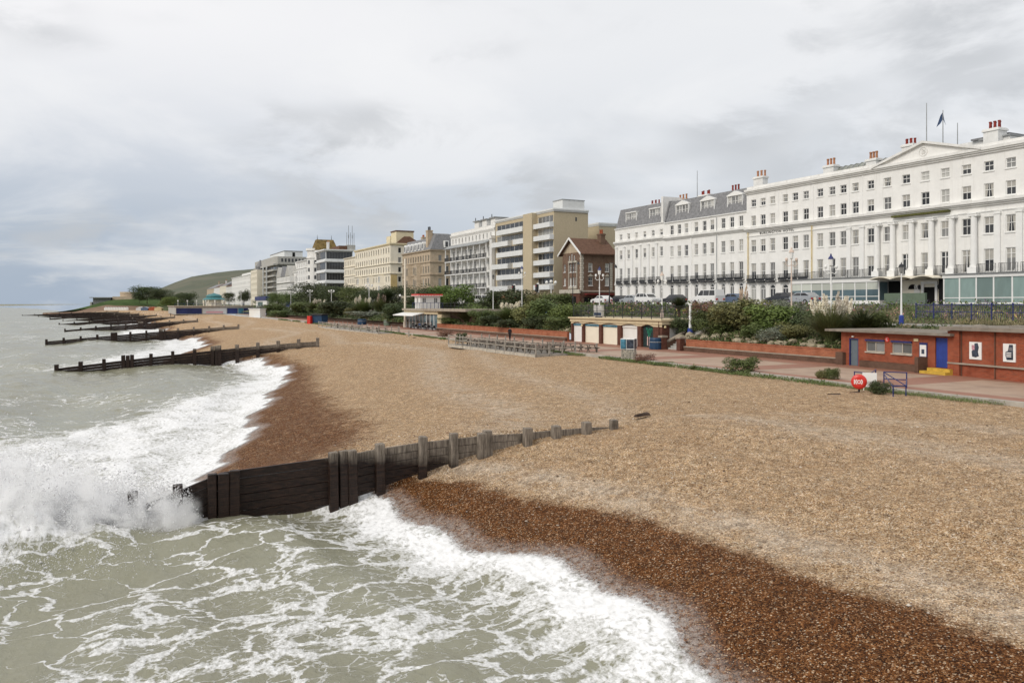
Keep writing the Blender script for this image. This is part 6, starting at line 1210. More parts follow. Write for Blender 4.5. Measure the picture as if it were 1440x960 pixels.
cover('verge_grass', 'ragged green grass along the edge of the promenade', 30000, (20,200), (lambda s: kerb_t(s)-.75, lambda s: kerb_t(s)-.02), .05, 'leaf_grass', 15, lambda s, t_: 3.06+0*s, .07, .47, .3, .22, 2.0, 'grass'); cover('verge_grass', 'darker weeds along the edge of the promenade', 9000, (20,260), (lambda s: kerb_t(s)-.9, lambda s: kerb_t(s)), .06, 'leaf_mid', 16, lambda s, t_: 3.06+0*s, .10, .56, .22, .4, 1., 'grass')
# rockery stones
pm('rock_tan', (.33,.285,.20), .9, .3, 2.5, .2, .5); rr_ = random.Random(8); ROCK = []
for i in range(4):
    bm = bmesh.new(); bmesh.ops.create_icosphere(bm, subdivisions=2, radius=.5)
    for v in bm.verts: v.co *= .8+.45*float(vnoise(np.array([v.co.x*3+i*9]), np.array([v.co.y*3+v.co.z*4]), i)[0]); v.co.z *= .65
    me = bpy.data.meshes.new('rock'); bm.to_mesh(me); bm.free(); me.materials.append(M['rock_tan']); ROCK.append(me)
for i in range(58):
    s = rr_.uniform(46.5,68.5) if i < 50 else rr_.uniform(88,100); t_ = wall_t(s)+rr_.uniform(.7,2.6); o = ob('rock', rr_.choice(ROCK), None, None, P(s, t_, float(bank_z(s,t_))+.12), rr_.uniform(0,6), rr_.uniform(.35,1.0)); tag(o, 'pale rockery stone on the planted bank above the brick wall', 'rock', 'pale stones in the rockery')
# ================================================================ LAMPS, MASTS, FLAGPOLES
def lamp(px, T, ytop, label, style, z0=None, post='trim_white', base='blue_paint'):
    s = s_at(px, T); Y = depth_at(px, T); z0 = land_z(s, T) if z0 is None else z0; h = EYE+(HZ-ytop)*Y/F-z0
    e = thing('street_lamp', label, 'lamp', P(s, T, z0), 0)
    if style == 'ornate':
        MB().lathe(0,0,[(.24,-.3),(.24,.5),(.17,.6),(.14,1.0),(.10,1.1)], 12).build('base', M[base], e)
        MB().lathe(0,0,[(.08,1.1),(.06,h*.55),(.1,h*.56),(.065,h*.6),(.045,h-1.2)], 10).build('column', M[post], e)
        ar = MB()
        for sx in (-1, 1):
            pts = [(0,0,h-1.75),(sx*.35,0,h-1.9),(sx*.6,0,h-1.65),(sx*.5,0,h-1.4)]; ar.path(pts, .035, 6)
            ar.sphere((sx*.5,0,h-1.22), .16, .16, .2)
        ar.build('scroll_arm', M[post], e)
        q = MB().lathe(0,0,[(.06,h-1.2),(.16,h-1.1),(.24,h-.5)], 8).build('lantern', M['paper_white'], e); MB().lathe(0,0,[(.29,h-.5),(.20,h-.3),(.1,h-.2),(.08,h-.05),(.01,h+.05)], 8).build('lantern_cap', M['navy' if base == 'blue_paint' else 'plaster_pink'], q)
    elif style == 'lantern':
        MB().lathe(0,0,[(.2,-.3),(.2,.7),(.12,.8)], 10).build('base', M[base], e); MB().lathe(0,0,[(.09,.8),(.065,h*.5),(.045,h-.9)], 10).build('column', M[post], e)
        q = MB().lathe(0,0,[(.07,h-.9),(.14,h-.82),(.23,h-.35)], 6).build('lantern', M['glass_mid'], e); MB().lathe(0,0,[(.27,h-.35),(.16,h-.12),(.05,h-.05),(.03,h+.08)], 8).build('lantern_cap', M['iron_black'], q)
    elif style == 'globe':
        MB().lathe(0,0,[(.16,-.3),(.16,.6),(.09,.7),(.07,h-.6)], 8).build('column', M[post], e); ar = MB().bar((-.8,0,h-.6),(.8,0,h-.6),.1,.1); ar.build('cross_arm', M[post], e)
        for sx in (-.75,.75,0): MB().sphere((sx,0,h-.25+(.15 if sx == 0 else 0)), .26, .26, .28).build('globe', M['paper_white'], e)
    elif style == 'dark_pole':
        MB().lathe(0,0,[(.12,-.3),(.12,1.2),(.07,1.3),(.05,h)], 8).build('column', M['iron_black'], e); MB().path([(0,0,h-.1),(.5,-.3,h+.05),(.9,-.5,h-.25)], .03, 6).build('arm', M['iron_black'], e); MB().lathe(.9,-.5,[(.25,h-.75),(.18,h-.45),(.05,h-.25)], 8).build('lantern', M['iron_black'], e)
    elif style == 'column':
        MB().lathe(0,0,[(.33,-.3),(.30,.7),(.24,1.15)], 12).build('base', M[base], e); MB().lathe(0,0,[(.15,1.15),(.12,h*.6),(.17,h*.62),(.12,h*.66),(.11,h-.15),(.2,h-.12),(.16,h)], 12).build('column', M[post], e)
    elif style == 'tall':
        MB().lathe(0,0,[(.32,-.3),(.32,1.2),(.22,1.3),(.17,h)], 10).build('column', M['pale_cream'], e); MB().bar((-1.1,0,h*.45),(1.1,0,h*.45),.1,.1).build('cross_arm', M['pale_cream'], e); [MB().sphere((sx,0,h*.45+.2), .25, .25, .25).build('camera_head', M['panel_white'], e) for sx in (-1.,)]
    return e
lamp(970.5, 54.0, 427, 'stout white column with blue base beside the brick steps', 'column', 4.3)
lamp(1113, 61.0, 348, 'ornate pinkish white lamp post before the arched hotel windows', 'ornate', base='plaster_pink', post='plaster_pink')
lamp(1168.5, 60.8, 357, 'ornate white lamp post with blue lantern cap behind the tall pampas', 'ornate')
lamp(1267.5, 62.5, 370, 'white lamp post with dark lantern and blue base before the hotel entrance', 'lantern', post='trim_white')
lamp(843, 60.5, 375, 'white scrolled lamp post with blue lantern above the kiosks', 'ornate'); lamp(931, 63.0, 382, 'white scrolled lamp post before the white terrace', 'ornate', base='plaster_pink')
lamp(734, 63.0, 374, 'white scrolled lamp post before the tan flats', 'ornate'); lamp(693.5, 63.0, 386, 'lamp post with dark lantern before the balconied hotel', 'lantern'); lamp(775, 66.5, 395, 'slim white lamp post before the tan end wall', 'globe'); lamp(569.5, 52.5, 364, 'very tall cream column left of the cafe', 'tall', ZP)
for px, yt, lab in ((466,408,'white globe lamp among trees below the office block'), (436,408,'white globe lamp left of the tall dark evergreen'), (519,400,'white globe lamp below the cream hotel'), (409,410,'white globe lamp near the small white hut'), (339,407,'white globe lamp near the bandstand')): lamp(px, 58., yt, lab, 'globe')
lamp(805.5, 68.0, 366, 'tall dark lamp pole in front of the gabled brick house', 'dark_pole', ZR-.1); lamp(857, 68.0, 370, 'tall dark lamp pole at the left corner of the white terrace', 'dark_pole', ZR-.1)
def flagpole(px, T, y0, y1, label, flag=False):
    s = s_at(px, T); z0, z1 = z_at(px, y0, T), z_at(px, y1, T); e = thing('flagpole', label, 'flagpole', P(s, T, z0), 0); MB().tube((0,0,-2.),(0,0,z1-z0),.07,8,.04).build('pole', M['lead'], e)
    if flag: h = z1-z0; MB().add([(0,0,h-.2),(-.25,.05,h-.6),(-.7,.05,h-1.9),(-.3,-.05,h-1.5),(.15,0,h-1.1),(.35,0,h-1.7),(0,0,h-1.0)], [(0,1,2,3,6),(0,6,5,4)]).build('flag', M['cloth_blue'], e)
flagpole(1303, TH+2.5, 204, 145, 'bare flagpole behind the hotel pediment'); flagpole(1326, TH+2.5, 208, 155, 'flagpole with a furled dark flag behind the hotel pediment', True); flagpole(1346.5, TH+6, 198, 173, 'thin aerial on the hotel roof'); flagpole(980.5, TH+4, 278, 240, 'thin aerial above the white terrace chimneys')
# ================================================================ CARS
def car(s, t_, m, label, kind='hatch', flip=False, z=ZR-.115):
    e = thing('parked_car', label, 'car' if kind != 'van' else 'van', P(s, t_, z), AZ+(math.pi if flip else 0))
    if kind == 'van': L, H, W = 4.9, 2.0, 1.85; prof = [(-2.4,.35),(2.4,.35),(2.45,.8),(2.3,1.0),(1.5,1.15),(-2.4,1.15)]; gh = [(-2.38,1.15),(1.45,1.15),(.75,1.9),(.5,2.0),(-2.2,2.0)]
    elif kind == 'suv': prof = [(-2.2,.35),(2.2,.35),(2.25,.8),(2.1,1.0),(1.1,1.08),(-2.2,1.08)]; gh = [(-2.15,1.08),(1.1,1.08),(.4,1.68),(-1.8,1.72)]; W = 1.85
    else: prof = [(-2.0,.28),(2.05,.28),(2.1,.6),(1.9,.82),(1.0,.95),(-1.95,.98),(-2.05,.7)]; gh = [(-1.9,.97),(1.0,.95),(.25,1.42),(-1.2,1.45)]; W = 1.75
    b = MB().extrude(prof, 'y', -W/2, W/2); me = b.mesh('body'); bm = bmesh.new(); bm.from_mesh(me); bmesh.ops.bevel(bm, geom=list(bm.edges), offset=.06, segments=2, affect='EDGES'); bm.to_mesh(me); bm.free(); ob('body', me, M[m], e)
    w2 = W/2-.12; zt = max(z_ for _, z_ in gh); n = len(gh); taper = lambda z_: w2*(1-.12*(z_-gh[0][1])/(zt-gh[0][1]))
    rf = MB(); rf.add([(x, -taper(z_), z_) for x, z_ in gh]+[(x, taper(z_), z_) for x, z_ in gh], [(i,(i+1)%n,n+(i+1)%n,n+i) for i in range(n)]+[tuple(range(n)), tuple(range(2*n-1,n-1,-1))]); rf.build('cabin', M[m], e)
    x0, x1 = gh[0][0], gh[1][0]; zb = gh[0][1]+.06; zc = zt-.1; xr = gh[2][0]; xl = gh[-1][0]
    for sy in (-1, 1):
        nn = 3 if kind != 'hatch' else 2
        for i in range(nn):
            a, c = x0+.18+(x1-.3-x0)*i/nn, x0+.1+(x1-.3-x0)*(i+1)/nn; top = lambda x: min(max(x, xl+.12), xr-.08)
            MB().add([(a, sy*(taper(zb)+.012), zb),(c, sy*(taper(zb)+.012), zb),(top(c), sy*(taper(zc)+.012), zc),(top(a), sy*(taper(zc)+.012), zc)], [(0,1,2,3)]).build('side_window', M['glass_dark'], e)
    MB().add([(x1-.02,-w2+.1,zb),(x1-.02,w2-.1,zb),(xr+.06,w2-.2,zc),(xr+.06,-w2+.2,zc)], [(0,1,2,3)]).build('windscreen', M['glass_dark'], e)
    for sx in (prof[0][0]+.75, prof[1][0]-.8):
        for sy in (-1, 1):
            q = MB().tube((sx, sy*(W/2-.2), .32), (sx, sy*(W/2+.02), .32), .32, 16).build('wheel', M['tyre'], e); MB().tube((sx, sy*(W/2+.021), .32), (sx, sy*(W/2+.035), .32), .19, 12).build('hub', M['hub'], q)
    for sy in (-.6, .6): MB().box(prof[2][0]-.02, prof[2][0]+.05, sy-.18, sy+.18, .62, .76).build('headlight', M['lamp_clear'], e); MB().box(prof[0][0]-.06, prof[0][0]+.02, sy-.14, sy+.14, .62, .82).build('tail_light', M['lamp_red'], e)
    return e
for px, t_, m, kind, lab in ((846,71.2,'car_white','hatch','white hatchback parked above the arched kiosks'), (870,73.5,'car_dark','hatch','dark car parked left of the silver one before the terrace'), (888,71.2,'car_silver','hatch','silver car parked before the leftmost terrace house'), (911,71.2,'car_white','suv','white estate car with dark rear windows before the terrace'), (948,73.2,'car_dark','hatch','dark car on the road behind the small palm'), (996,71.2,'car_white','van','large white people carrier parked before the terrace'), (1030,73.,'car_blue','hatch','blue grey car half hidden by the large olive shrub'), (1128,71.4,'car_silver','hatch','pale silver car parked by the glazed hotel front'), (1100,71.4,'car_dark','hatch','dark car parked left of the pale silver one'), (679,70.8,'car_white','van','white van parked before the balconied hotel'), (664,71.5,'car_silver','suv','silver car left of the white van'), (738,71.2,'car_dark','hatch','dark car before the tan flats')): car(s_at(px, t_), t_, m, lab, kind, flip=px % 2 == 0)
def traffic_light(px, T, label):
    e = thing('traffic_light', label, 'traffic light', P(s_at(px,T),T,ZR-.1), AZ); MB().cyl(0,0,-.1,3.6,.07).build('post', M['iron_black'], e); MB().box(-.3,.3,-.2,.2,2.3,3.7).build('head', M['iron_black'], e); MB().box(-.45,.45,.21,.24,2.1,3.9).build('back_board', M['paper_white'], e); MB().sphere((0,-.2,3.35),.13,.08,.13).build('red_lens', M['lamp_red'], e)
traffic_light(722, 68.9, 'traffic light before the left part of the tan flats'); traffic_light(755, 68.9, 'traffic light with red lens before the tan stair tower')
def a_board(px, T, z, label): e = thing('notice_box', label, 'sign', P(s_at(px,T),T,z), R(-35)); MB().box(-.55,.55,-.3,.3,.1,1.5).build('panel', M['paper_white'], e); MB().box(-.5,.5,-.32,-.302,.25,.6).build('print', M['cloth_blue'], e); MB().box(-.4,.4,-.2,.2,-.1,.1).build('foot', M['navy'], e)
a_board(842, 52.9, zt_, 'white notice box at the railing above the kiosks'); 
bn = thing('park_bench', 'dark park bench on the upper promenade left of the tall pampas', 'bench', P(s_at(1075,61),61,ZM), AZ)
MB().box(-1,1,-.25,.25,.42,.47).build('seat', M['timber_dark'], bn); MB().box(-1,1,.24,.29,.5,.95).build('backrest', M['timber_dark'], bn); [MB().box(x-.04,x+.04,-.22,.22,0,.42).build('leg', M['iron_black'], bn) for x in (-.85,.85)]
# ================================================================ PEOPLE
def skin_body(name, verts, edges, radii, root=0):
    me = bpy.data.meshes.new(name); me.from_pydata(verts, edges, []); o = bpy.data.objects.new('tmp', me); col.objects.link(o); md = o.modifiers.new('s','SKIN'); 
    if not me.skin_vertices: 
        bm = bmesh.new(); bm.from_mesh(me); bm.verts.layers.skin.verify(); bm.to_mesh(me); bm.free()
    for i, r in enumerate(radii): sv = me.skin_vertices[0].data[i]; sv.radius = (r if isinstance(r, tuple) else (r, r)); sv.use_root = (i == root)
    o.modifiers.new('d','SUBSURF').levels = 1; o.modifiers['d'].render_levels = 1; bpy.context.view_layer.update(); dg = bpy.context.evaluated_depsgraph_get(); r = bpy.data.meshes.new_from_object(o.evaluated_get(dg)); bpy.data.objects.remove(o); return r
def person(loc, rz, label, top, legs, sit=False, stride=.12):
    if sit: V = [(0,0,.52),(0,.02,.75),(0,.0,1.0),(0,-.01,1.15),(0,-.03,1.24),(0,-.05,1.36),(.1,0,.52),(.12,-.42,.50),(.12,-.46,.08),(.12,-.58,.04),(-.1,0,.52),(-.12,-.42,.50),(-.12,-.46,.08),(-.12,-.58,.04),(.19,0,1.06),(.25,-.1,.80),(.16,-.34,.76),(.12,-.42,.77),(-.19,0,1.06),(-.25,-.1,.80),(-.16,-.34,.76),(-.12,-.42,.77)]
    else: V = [(0,0,.95),(0,0,1.18),(0,.01,1.40),(0,0,1.48),(0,-.01,1.56),(0,-.02,1.67),(.09,0,.93),(.10,-stride*.5,.50),(.10,-stride,.09),(.10,-stride-.13,.04),(-.09,0,.93),(-.10,stride*.5-.03,.50),(-.10,stride,.09),(-.10,stride-.13,.04),(.19,0,1.42),(.24,.05,1.15),(.22,-.08,.93),(.21,-.11,.84),(-.19,0,1.42),(-.24,-.02,1.15),(-.22,-.12,.95),(-.21,-.16,.86)]
    E_ = [(0,1),(1,2),(2,3),(3,4),(4,5),(0,6),(6,7),(7,8),(8,9),(0,10),(10,11),(11,12),(12,13),(2,14),(14,15),(15,16),(16,17),(2,18),(18,19),(19,20),(20,21)]
    Rr = [(.16,.12),(.16,.12),(.17,.12),.06,.075,.095,.09,.065,.045,.045,.09,.065,.045,.045,.07,.05,.038,.035,.07,.05,.038,.035]
    me = skin_body('body', V, E_, Rr); me.materials.append(M[top]); me.materials.append(M[legs]); me.materials.append(M['skin']); zn = 1.19 if sit else 1.52; zl = .60 if sit else .93
    for p in me.polygons:
        c = p.center; p.use_smooth = True; hand = (c.z < (.80 if sit else .88) and abs(c.x) > .17 and not sit) ; p.material_index = 2 if c.z > zn or hand else (1 if c.z < zl and not (sit and c.y < -.05 and c.z > .7) else 0)
    e = thing('person', label, 'person', loc, rz); ob('body', me, None, e); zh = 1.41 if sit else 1.71; MB().sphere((0,.0 if not sit else -.04,zh), .105, .12, .10, 10, 7).build('hair', M['hair'], e, smooth=True)
    return e
person(P(s_at(717,45.5),45.5,ZP+.01), R(160), 'person in dark coat walking on the promenade behind the timber terrace', 'cloth_black', 'cloth_black', stride=.22)
person(P(*ground(460.5,451,ZP),ZP+.01), R(120), 'distant person in black walking on the promenade near the dark store box', 'cloth_black', 'cloth_grey', stride=.25); person(P(*ground(240,446.5,2.2),2.35), R(100), 'distant person standing on the beach beyond the far groynes', 'cloth_black', 'cloth_black')
cx0 = s_at(590, 50.5)
def chair(loc, rz, label, grp): 
    e = thing('cafe_chair', label, 'chair', loc, rz, grp); MB().box(-.22,.22,-.22,.22,.42,.46).build('seat', M['iron_black'], e); MB().box(-.22,.22,.19,.23,.46,.9).build('backrest', M['iron_black'], e); [MB().box(x-.02,x+.02,y-.02,y+.02,0,.42).build('leg', M['lead'], e) for x in (-.19,.19) for y in (-.19,.19)]
for i, (px, lab, tp) in enumerate(((581,'person in black seated at the left cafe table','cloth_black'),(590,'person in dark blue seated at the middle cafe tables','cloth_blue'),(598,'person in black seated before the cafe doors','cloth_black'),(606,'person in grey seated nearest the cafe pier','cloth_grey'))):
    s = s_at(px,50.4); person(P(s,50.4,ZP+.02), R(-60+40*i), lab, tp, 'cloth_black', True); chair(P(s,50.4,ZP+.02), R(-60+40*i), f'dark cafe chair under the {ORDN[i]} seated guest from the left outside the cafe', 'chairs in use outside the cafe')
    t_ = thing('cafe_table', ['cafe table at the left of the cafe front','cafe table second from the left outside the cafe','cafe table third from the left outside the cafe','cafe table nearest the cafe pier'][i], 'table', P(s-1.3,50.2,ZP+.02), 0); MB().cyl(0,0,.70,.74,.38,n=14).build('table_top', M['lead'], t_); MB().cyl(0,0,.03,.70,.03).build('leg', M['iron_black'], t_); MB().cyl(0,0,0,.03,.22,n=12).build('foot', M['iron_black'], t_)
    chair(P(s-2.3,50.3,ZP+.02), R(40), f'empty dark chair beside the {ORDN[i]} cafe table from the left', 'empty chairs outside the cafe')
# ================================================================ BANDSTAND AND THE FAR POINT
sB = 395.; e = thing('bandstand_deck', 'long raised bandstand deck with blue and white hoardings facing the beach', 'deck', P(sB, 23.5, 3.0), AZ+R(90))
# local x runs inland, local y runs away along the shore, front (y=0) faces the pier
MB().box(0,34,.0,60,.0,3.6).build('deck_wall', M['concrete'], e); MB().box(-.6,34.5,-.8,60,3.61,4.0).build('deck_edge', M['coping'], e)
for x0, x1, m in ((.2,11.2,'hoard_blue'),(11.6,22,'hoard_white'),(22.3,27,'hoard_blue'),(27.3,29.6,'poster_blue'),(29.8,34,'hoard_blue')): MB().box(x0,x1,-.12,-.01,.4,2.9).build('hoarding', M[m], e)
MB().box(13,20.5,-.16,-.121,.7,1.5).build('hoarding_print', M['poster_pink'], e)
rl = MB(); rl.bar((-.4,-.6,5.1),(34,-.6,5.1),.12,.12)
for i in range(18): rl.bar((-.4+2*i,-.6,4),(-.4+2*i,-.6,5.1),.12,.12)
rl.build('railing', M['navy'], e)
for i in range(9): MB().cyl(1+4*i,1.,4,6.2,.08).sphere((1+4*i,1.,6.35),.3,.3,.3).build('globe_light', M['paper_white'], e)
xb, yb = st2xy(405., 41.); e = thing('bandstand', 'cream bandstand with stepped turquoise dome roof', 'bandstand', (xb, yb, 7.0), AZ)
MB().cyl(0,0,-2,3.2,3.6,n=16).build('drum', M['pale_cream'], e); MB().lathe(0,0,[(5.3,2.9),(5.1,3.2),(3.5,4.0),(3.5,4.5)], 20).build('lower_roof', M['teal'], e); MB().lathe(0,0,[(3.7,4.5),(3.5,4.9),(2.4,5.5),(1.0,5.8),(.3,6.1)], 20).build('dome', M['teal'], e); MB().cyl(0,0,6.1,7.2,.12,.04).build('finial', M['trim_white'], e)
for i in range(10): a = 2*math.pi*i/10; MB().cyl(4.9*math.cos(a),4.9*math.sin(a),-2,2.95,.25,n=8).build('column', M['pale_cream'], e)
MB().box(-6.5,-3.7,-3,3,-2,3.0).build('wing', M['pale_cream'], e)
Bb = Bld('blue_fascia_shop', 'single storey seafront shop with dark blue fascia', s_at(360, 60), s_at(375, 60), 60., 'shutter_white', 8, 6.2, 'shop'); Bb.win(Bb.L*.4, .5, Bb.L*.5, 2.2, 'strip4', pane='glass_bay', sill=False); Bb.walls(3.4); Bb.part('fascia', MB().box(-.4,Bb.L+.4,-.5,8,3.42,5.2),'hoard_blue')
Bb = Bld('blue_canopy_shop', 'small dark blue kiosk above the trees left of the evergreens', s_at(402, 66), s_at(409, 66), 66., 'hoard_blue', 6, 7.0, 'shop'); Bb.walls(4.5)
def pt(px, Y, z): return Vector(((px-CX)/F*Y, Y, z))
b = MB()                                                    # grassy mound under the round fort
def mound_xyz(a, r):
    x = (a-CX)/F*700; y = 640+r*150; z = np.interp(a, [118,135,150,165,200,225,250,275], [1,4.5,8.5,13,13.8,10,6,3])*np.interp(r, [0,.25,.5,.8,1], [.3,.78,1,.9,.3]); return x, y+0*z, z, {}
pm('mound_grass', (.055,.088,.026), .95, .25, .08, .1); struct(ob('grass_mound', grid_mesh('mound', [118+4*i for i in range(40)], [i/14 for i in range(15)], mound_xyz, {}), M['mound_grass']))
def slope_xyz(a, r):
    x = (a-CX)/F*(600+r*60); y = 600+r*60; z = np.interp(a, [60,105,125,150,230,262], [.5,1.5,4.5,6.5,5,3])*np.interp(r, [0,.4,1], [.35,.8,1.1]); return x, y+0*a, z, {}
pm('earth_slope', (.21,.14,.095), .95, .25, .12, .1); struct(ob('earth_slope', grid_mesh('slope', [60+5*i for i in range(42)], [i/8 for i in range(9)], slope_xyz, {}), M['earth_slope']))
e = thing('round_fort', 'low round brown brick fort on the green mound at the point', 'fort', pt(181,705,13.8), 0); MB().lathe(0,0,[(7.2,-2),(6.9,3.2),(7.2,3.3),(7.0,4.6),(6.2,4.6)], 24).build('drum_wall', M['sandstone'], e); MB().cyl(0,0,4.0,4.3,6.3,n=24).build('roof', M['coping'], e)
e = thing('clifftop_restaurant', 'long low modern restaurant with flat overhanging roof at the point', 'building', pt(141,690,9.6), R(8)); MB().box(-6,8,0,10,-3,3.4).build('glass_walls', M['dark_concrete'], e); MB().box(-8,9,-2.5,11,3.42,4.1).build('flat_roof', M['lead'], e); MB().box(9.2,26,2,9,-2,4.6).build('rear_wing', M['sandstone'], e); MB().box(-8,-6.7,-1,9,-5,-.1).build('terrace_wall', M['concrete'], e)
for px, Y, yt, w, lab in ((207,660,404,28,'largest dark tree clump beside the mound at the point'),(226,650,408.5,22,'dark tree right of the largest clump at the point'),(196,668,411,14,'small dark tree between the fort and the large clump'),(262,600,412.5,18,'dark tree left of the bandstand roof'),(246,620,414,16,'low dark tree between the clump and the bandstand'),(237,560,418,20,'bright low bush below the dark trees at the point')):
    k = 'tree' if 'bright' not in lab else 'treeg'; z0 = 5. if px > 230 else 10.; p = pt(px, Y, z0); h = EYE+(HZ-yt)*Y/F-z0; w_ = w*Y/F; e = thing('evergreen_tree' if k == 'tree' else 'bush', lab, 'tree' if k == 'tree' else 'shrub', p, rv.uniform(0,6)); ob('crown', rv.choice(SH[k]), None, e, (0,0,-h*.15), 0, (w_*1.5, w_*1.5, h*1.3)); ob('trunk', trunk_m, None, e, (0,0,-1), 0, (w_*.6, w_*.6, h))
hm = MB().box(-.85,.85,0,2,0,1.6).mesh('hut_body'); hm.materials.append(M['shutter_white']); rm = MB().extrude([(-.95,1.6),(.95,1.6),(0,2.3)], 'y', -.1, 2.1).mesh('hut_roof'); rm.materials.append(M['panel_white'])
for i in range(9): e = thing('white_beach_hut', f'{ORDN[i]} white beach hut from the left in the row at the foot of the point', 'hut', pt(148+3.7*i, 585, 3.2), R(5), 'row of white huts at the point'); ob('walls', hm, None, e); ob('roof', rm, None, e)
for i, (px, m, lab) in enumerate(((196,'hoard_white','pale marquee tent left of the bandstand hoardings'),(203,'car_blue','blue grey marquee tent left of the bandstand hoardings'),(214,'terracotta','reddish stall left of the bandstand hoardings'),(222,'yellow_ochre_pipe','ochre stall nearest the bandstand hoardings'))): e = thing('marquee', lab, 'tent', pt(px, 560, 3.2), R(5)); MB().box(-2.4,2.4,0,4,0,1.7).build('walls', M[m], e); MB().extrude([(-2.7,1.7),(2.7,1.7),(0,2.6)], 'y', -.2, 4.2).build('roof', M[m], e)
# ================================================================ SPRAY OF THE WAVE ON THE GROYNE
def tetra_cloud(name, C, r, m):
    n = len(C); base = np.array([(1,1,1),(1,-1,-1),(-1,1,-1),(-1,-1,1)], np.float32)*.577; rg_ = np.random.default_rng(2); q = rg_.normal(size=(n,4)); q /= np.linalg.norm(q, axis=1, keepdims=True); w, x, y, z = q.T
    Rm = np.stack([1-2*(y*y+z*z),2*(x*y-z*w),2*(x*z+y*w),2*(x*y+z*w),1-2*(x*x+z*z),2*(y*z-x*w),2*(x*z-y*w),2*(y*z+x*w),1-2*(x*x+y*y)], -1).reshape(n,3,3)
    co = (np.einsum('nij,kj->nki', Rm, base)*r[:,None,None]+C[:,None,:]).astype(np.float32); f = np.array([(0,1,2),(0,3,1),(0,2,3),(1,3,2)])[None]+(np.arange(n)*4)[:,None,None]; f = f.reshape(-1,3); me = bpy.data.meshes.new(name); me.vertices.add(n*4); me.vertices.foreach_set('co', co.ravel()); me.loops.add(f.size); me.loops.foreach_set('vertex_index', f.ravel().astype(np.int32)); me.polygons.add(len(f)); me.polygons.foreach_set('loop_start', (np.arange(len(f))*3).astype(np.int32)); me.polygons.foreach_set('loop_total', np.full(len(f),3,np.int32)); me.update(calc_edges=True); me.materials.append(M[m]); return me
t = NT('spray'); t.n.remove(t.b); dfs = t.nd('BsdfDiffuse'); trl = t.nd('BsdfTranslucent'); mx = t.nd('MixShader'); mx.inputs[0].default_value = .5
for q in (dfs, trl): q.inputs['Color'].default_value = (.97,.97,.975,1); 
t.l.new(dfs.outputs[0], mx.inputs[1]); t.l.new(trl.outputs[0], mx.inputs[2]); t.l.new(mx.outputs[0], t.n['Material Output'].inputs['Surface'])
def spray():
    r = np.random.default_rng(12); C = []; Rd = []
    # jets: (px along the groyne line, offset to the near side, radius along / across, height, count)
    for px, off, ra, rc, h, n, r0 in ((-60,.5,3.2,2.0,3.2,22000,.015),(10,.6,2.6,1.9,2.7,22000,.015),(70,.7,2.2,1.7,2.1,18000,.014),(130,.7,2.0,1.6,1.7,15000,.013),(190,.65,1.7,1.3,1.6,13000,.012),(232,.6,1.1,1.0,1.6,10000,.011),(256,.5,.6,.7,1.3,6000,.012),(60,-2.6,5.0,2.8,1.5,16000,.016),(-80,-4,5,4,2.0,16000,.017),(160,-2.2,4,2.,1.1,9000,.015),(120,2.6,3.2,1.6,.6,2500,.011),(20,3.2,4.,2.,.9,6000,.012)):
        x0, y0 = g1(px); a = r.normal(size=n)*ra*.5; c = r.normal(size=n)*rc*.5; z = np.abs(r.normal(size=n))*h*.52*np.exp(-(a/ra)**2*1.2); cl = fbm((x0+a)*1.1, c*1.1+z*1.5, 3, 7); keep = cl > r.uniform(.25,.62,n); a, c, z = a[keep], c[keep], z[keep]
        dx, dy = -.9285, -.3714; nx, ny = .3714, -.9285; C.append(np.stack([x0+dx*a+nx*(off+c), y0+dy*a+ny*(off+c), z+.1], -1)); Rd.append(r0*1.25*r.lognormal(0,.5,len(a)))
    return np.concatenate(C), np.concatenate(Rd)
C_, R_ = spray(); tag(ob('wave_spray', tetra_cloud('spray', C_, R_, 'spray')), 'white spray of the wave bursting over the seaward end of the nearest groyne', 'spray', None, 'stuff')
# the soft body of the spray: a closed box of white water mist along the seaward end of the groyne
def mist():
    t = NT('spray_mist'); t.n.remove(t.b); tc = t.nd('TexCoord'); sp = t.nd('SeparateXYZ'); t.l.new(tc.outputs['Object'], sp.inputs[0]); x, y, z = sp.outputs
    h = t.ramp(x, 0., 7., 1.15, 3.5, False); wy = t.ramp(x, 0., 7., 1.25, 3.0, False)
    q = t.math('SUBTRACT', 1., t.math('POWER', t.math('DIVIDE', t.math('SUBTRACT', y, .55), wy), 2.)); q = t.math('SUBTRACT', q, t.math('POWER', t.math('DIVIDE', t.math('SUBTRACT', z, .2), h), 2.))
    n1 = t.noise(tc.outputs['Object'], 1.15, 8, .66, .9); q = t.math('ADD', q, t.math('MULTIPLY', t.math('SUBTRACT', n1, .52), 6.0))
    q = t.math('MULTIPLY', t.ramp(q, .1, .8), t.ramp(x, -.6, .6)); q = t.math('MULTIPLY', q, t.ramp(x, 14.5, 12.5))
    v = t.nd('VolumePrincipled'); v.inputs['Color'].default_value = (1,1,1,1); v.inputs['Anisotropy'].default_value = .2; t.l.new(t.math('MULTIPLY', q, 8.), v.inputs['Density']); t.l.new(v.outputs[0], t.n['Material Output'].inputs['Volume'])
    x0, y0 = g1(262); o = MB().box(-1, 15, -4.2, 5.4, -.2, 5.2).build('wave_spray_mist', t.m, None, (x0, y0, 0), math.atan2(-.3714, -.9285)); return tag(o, 'soft white mist of the wave bursting over the nearest groyne', 'spray', None, 'stuff')
mist()
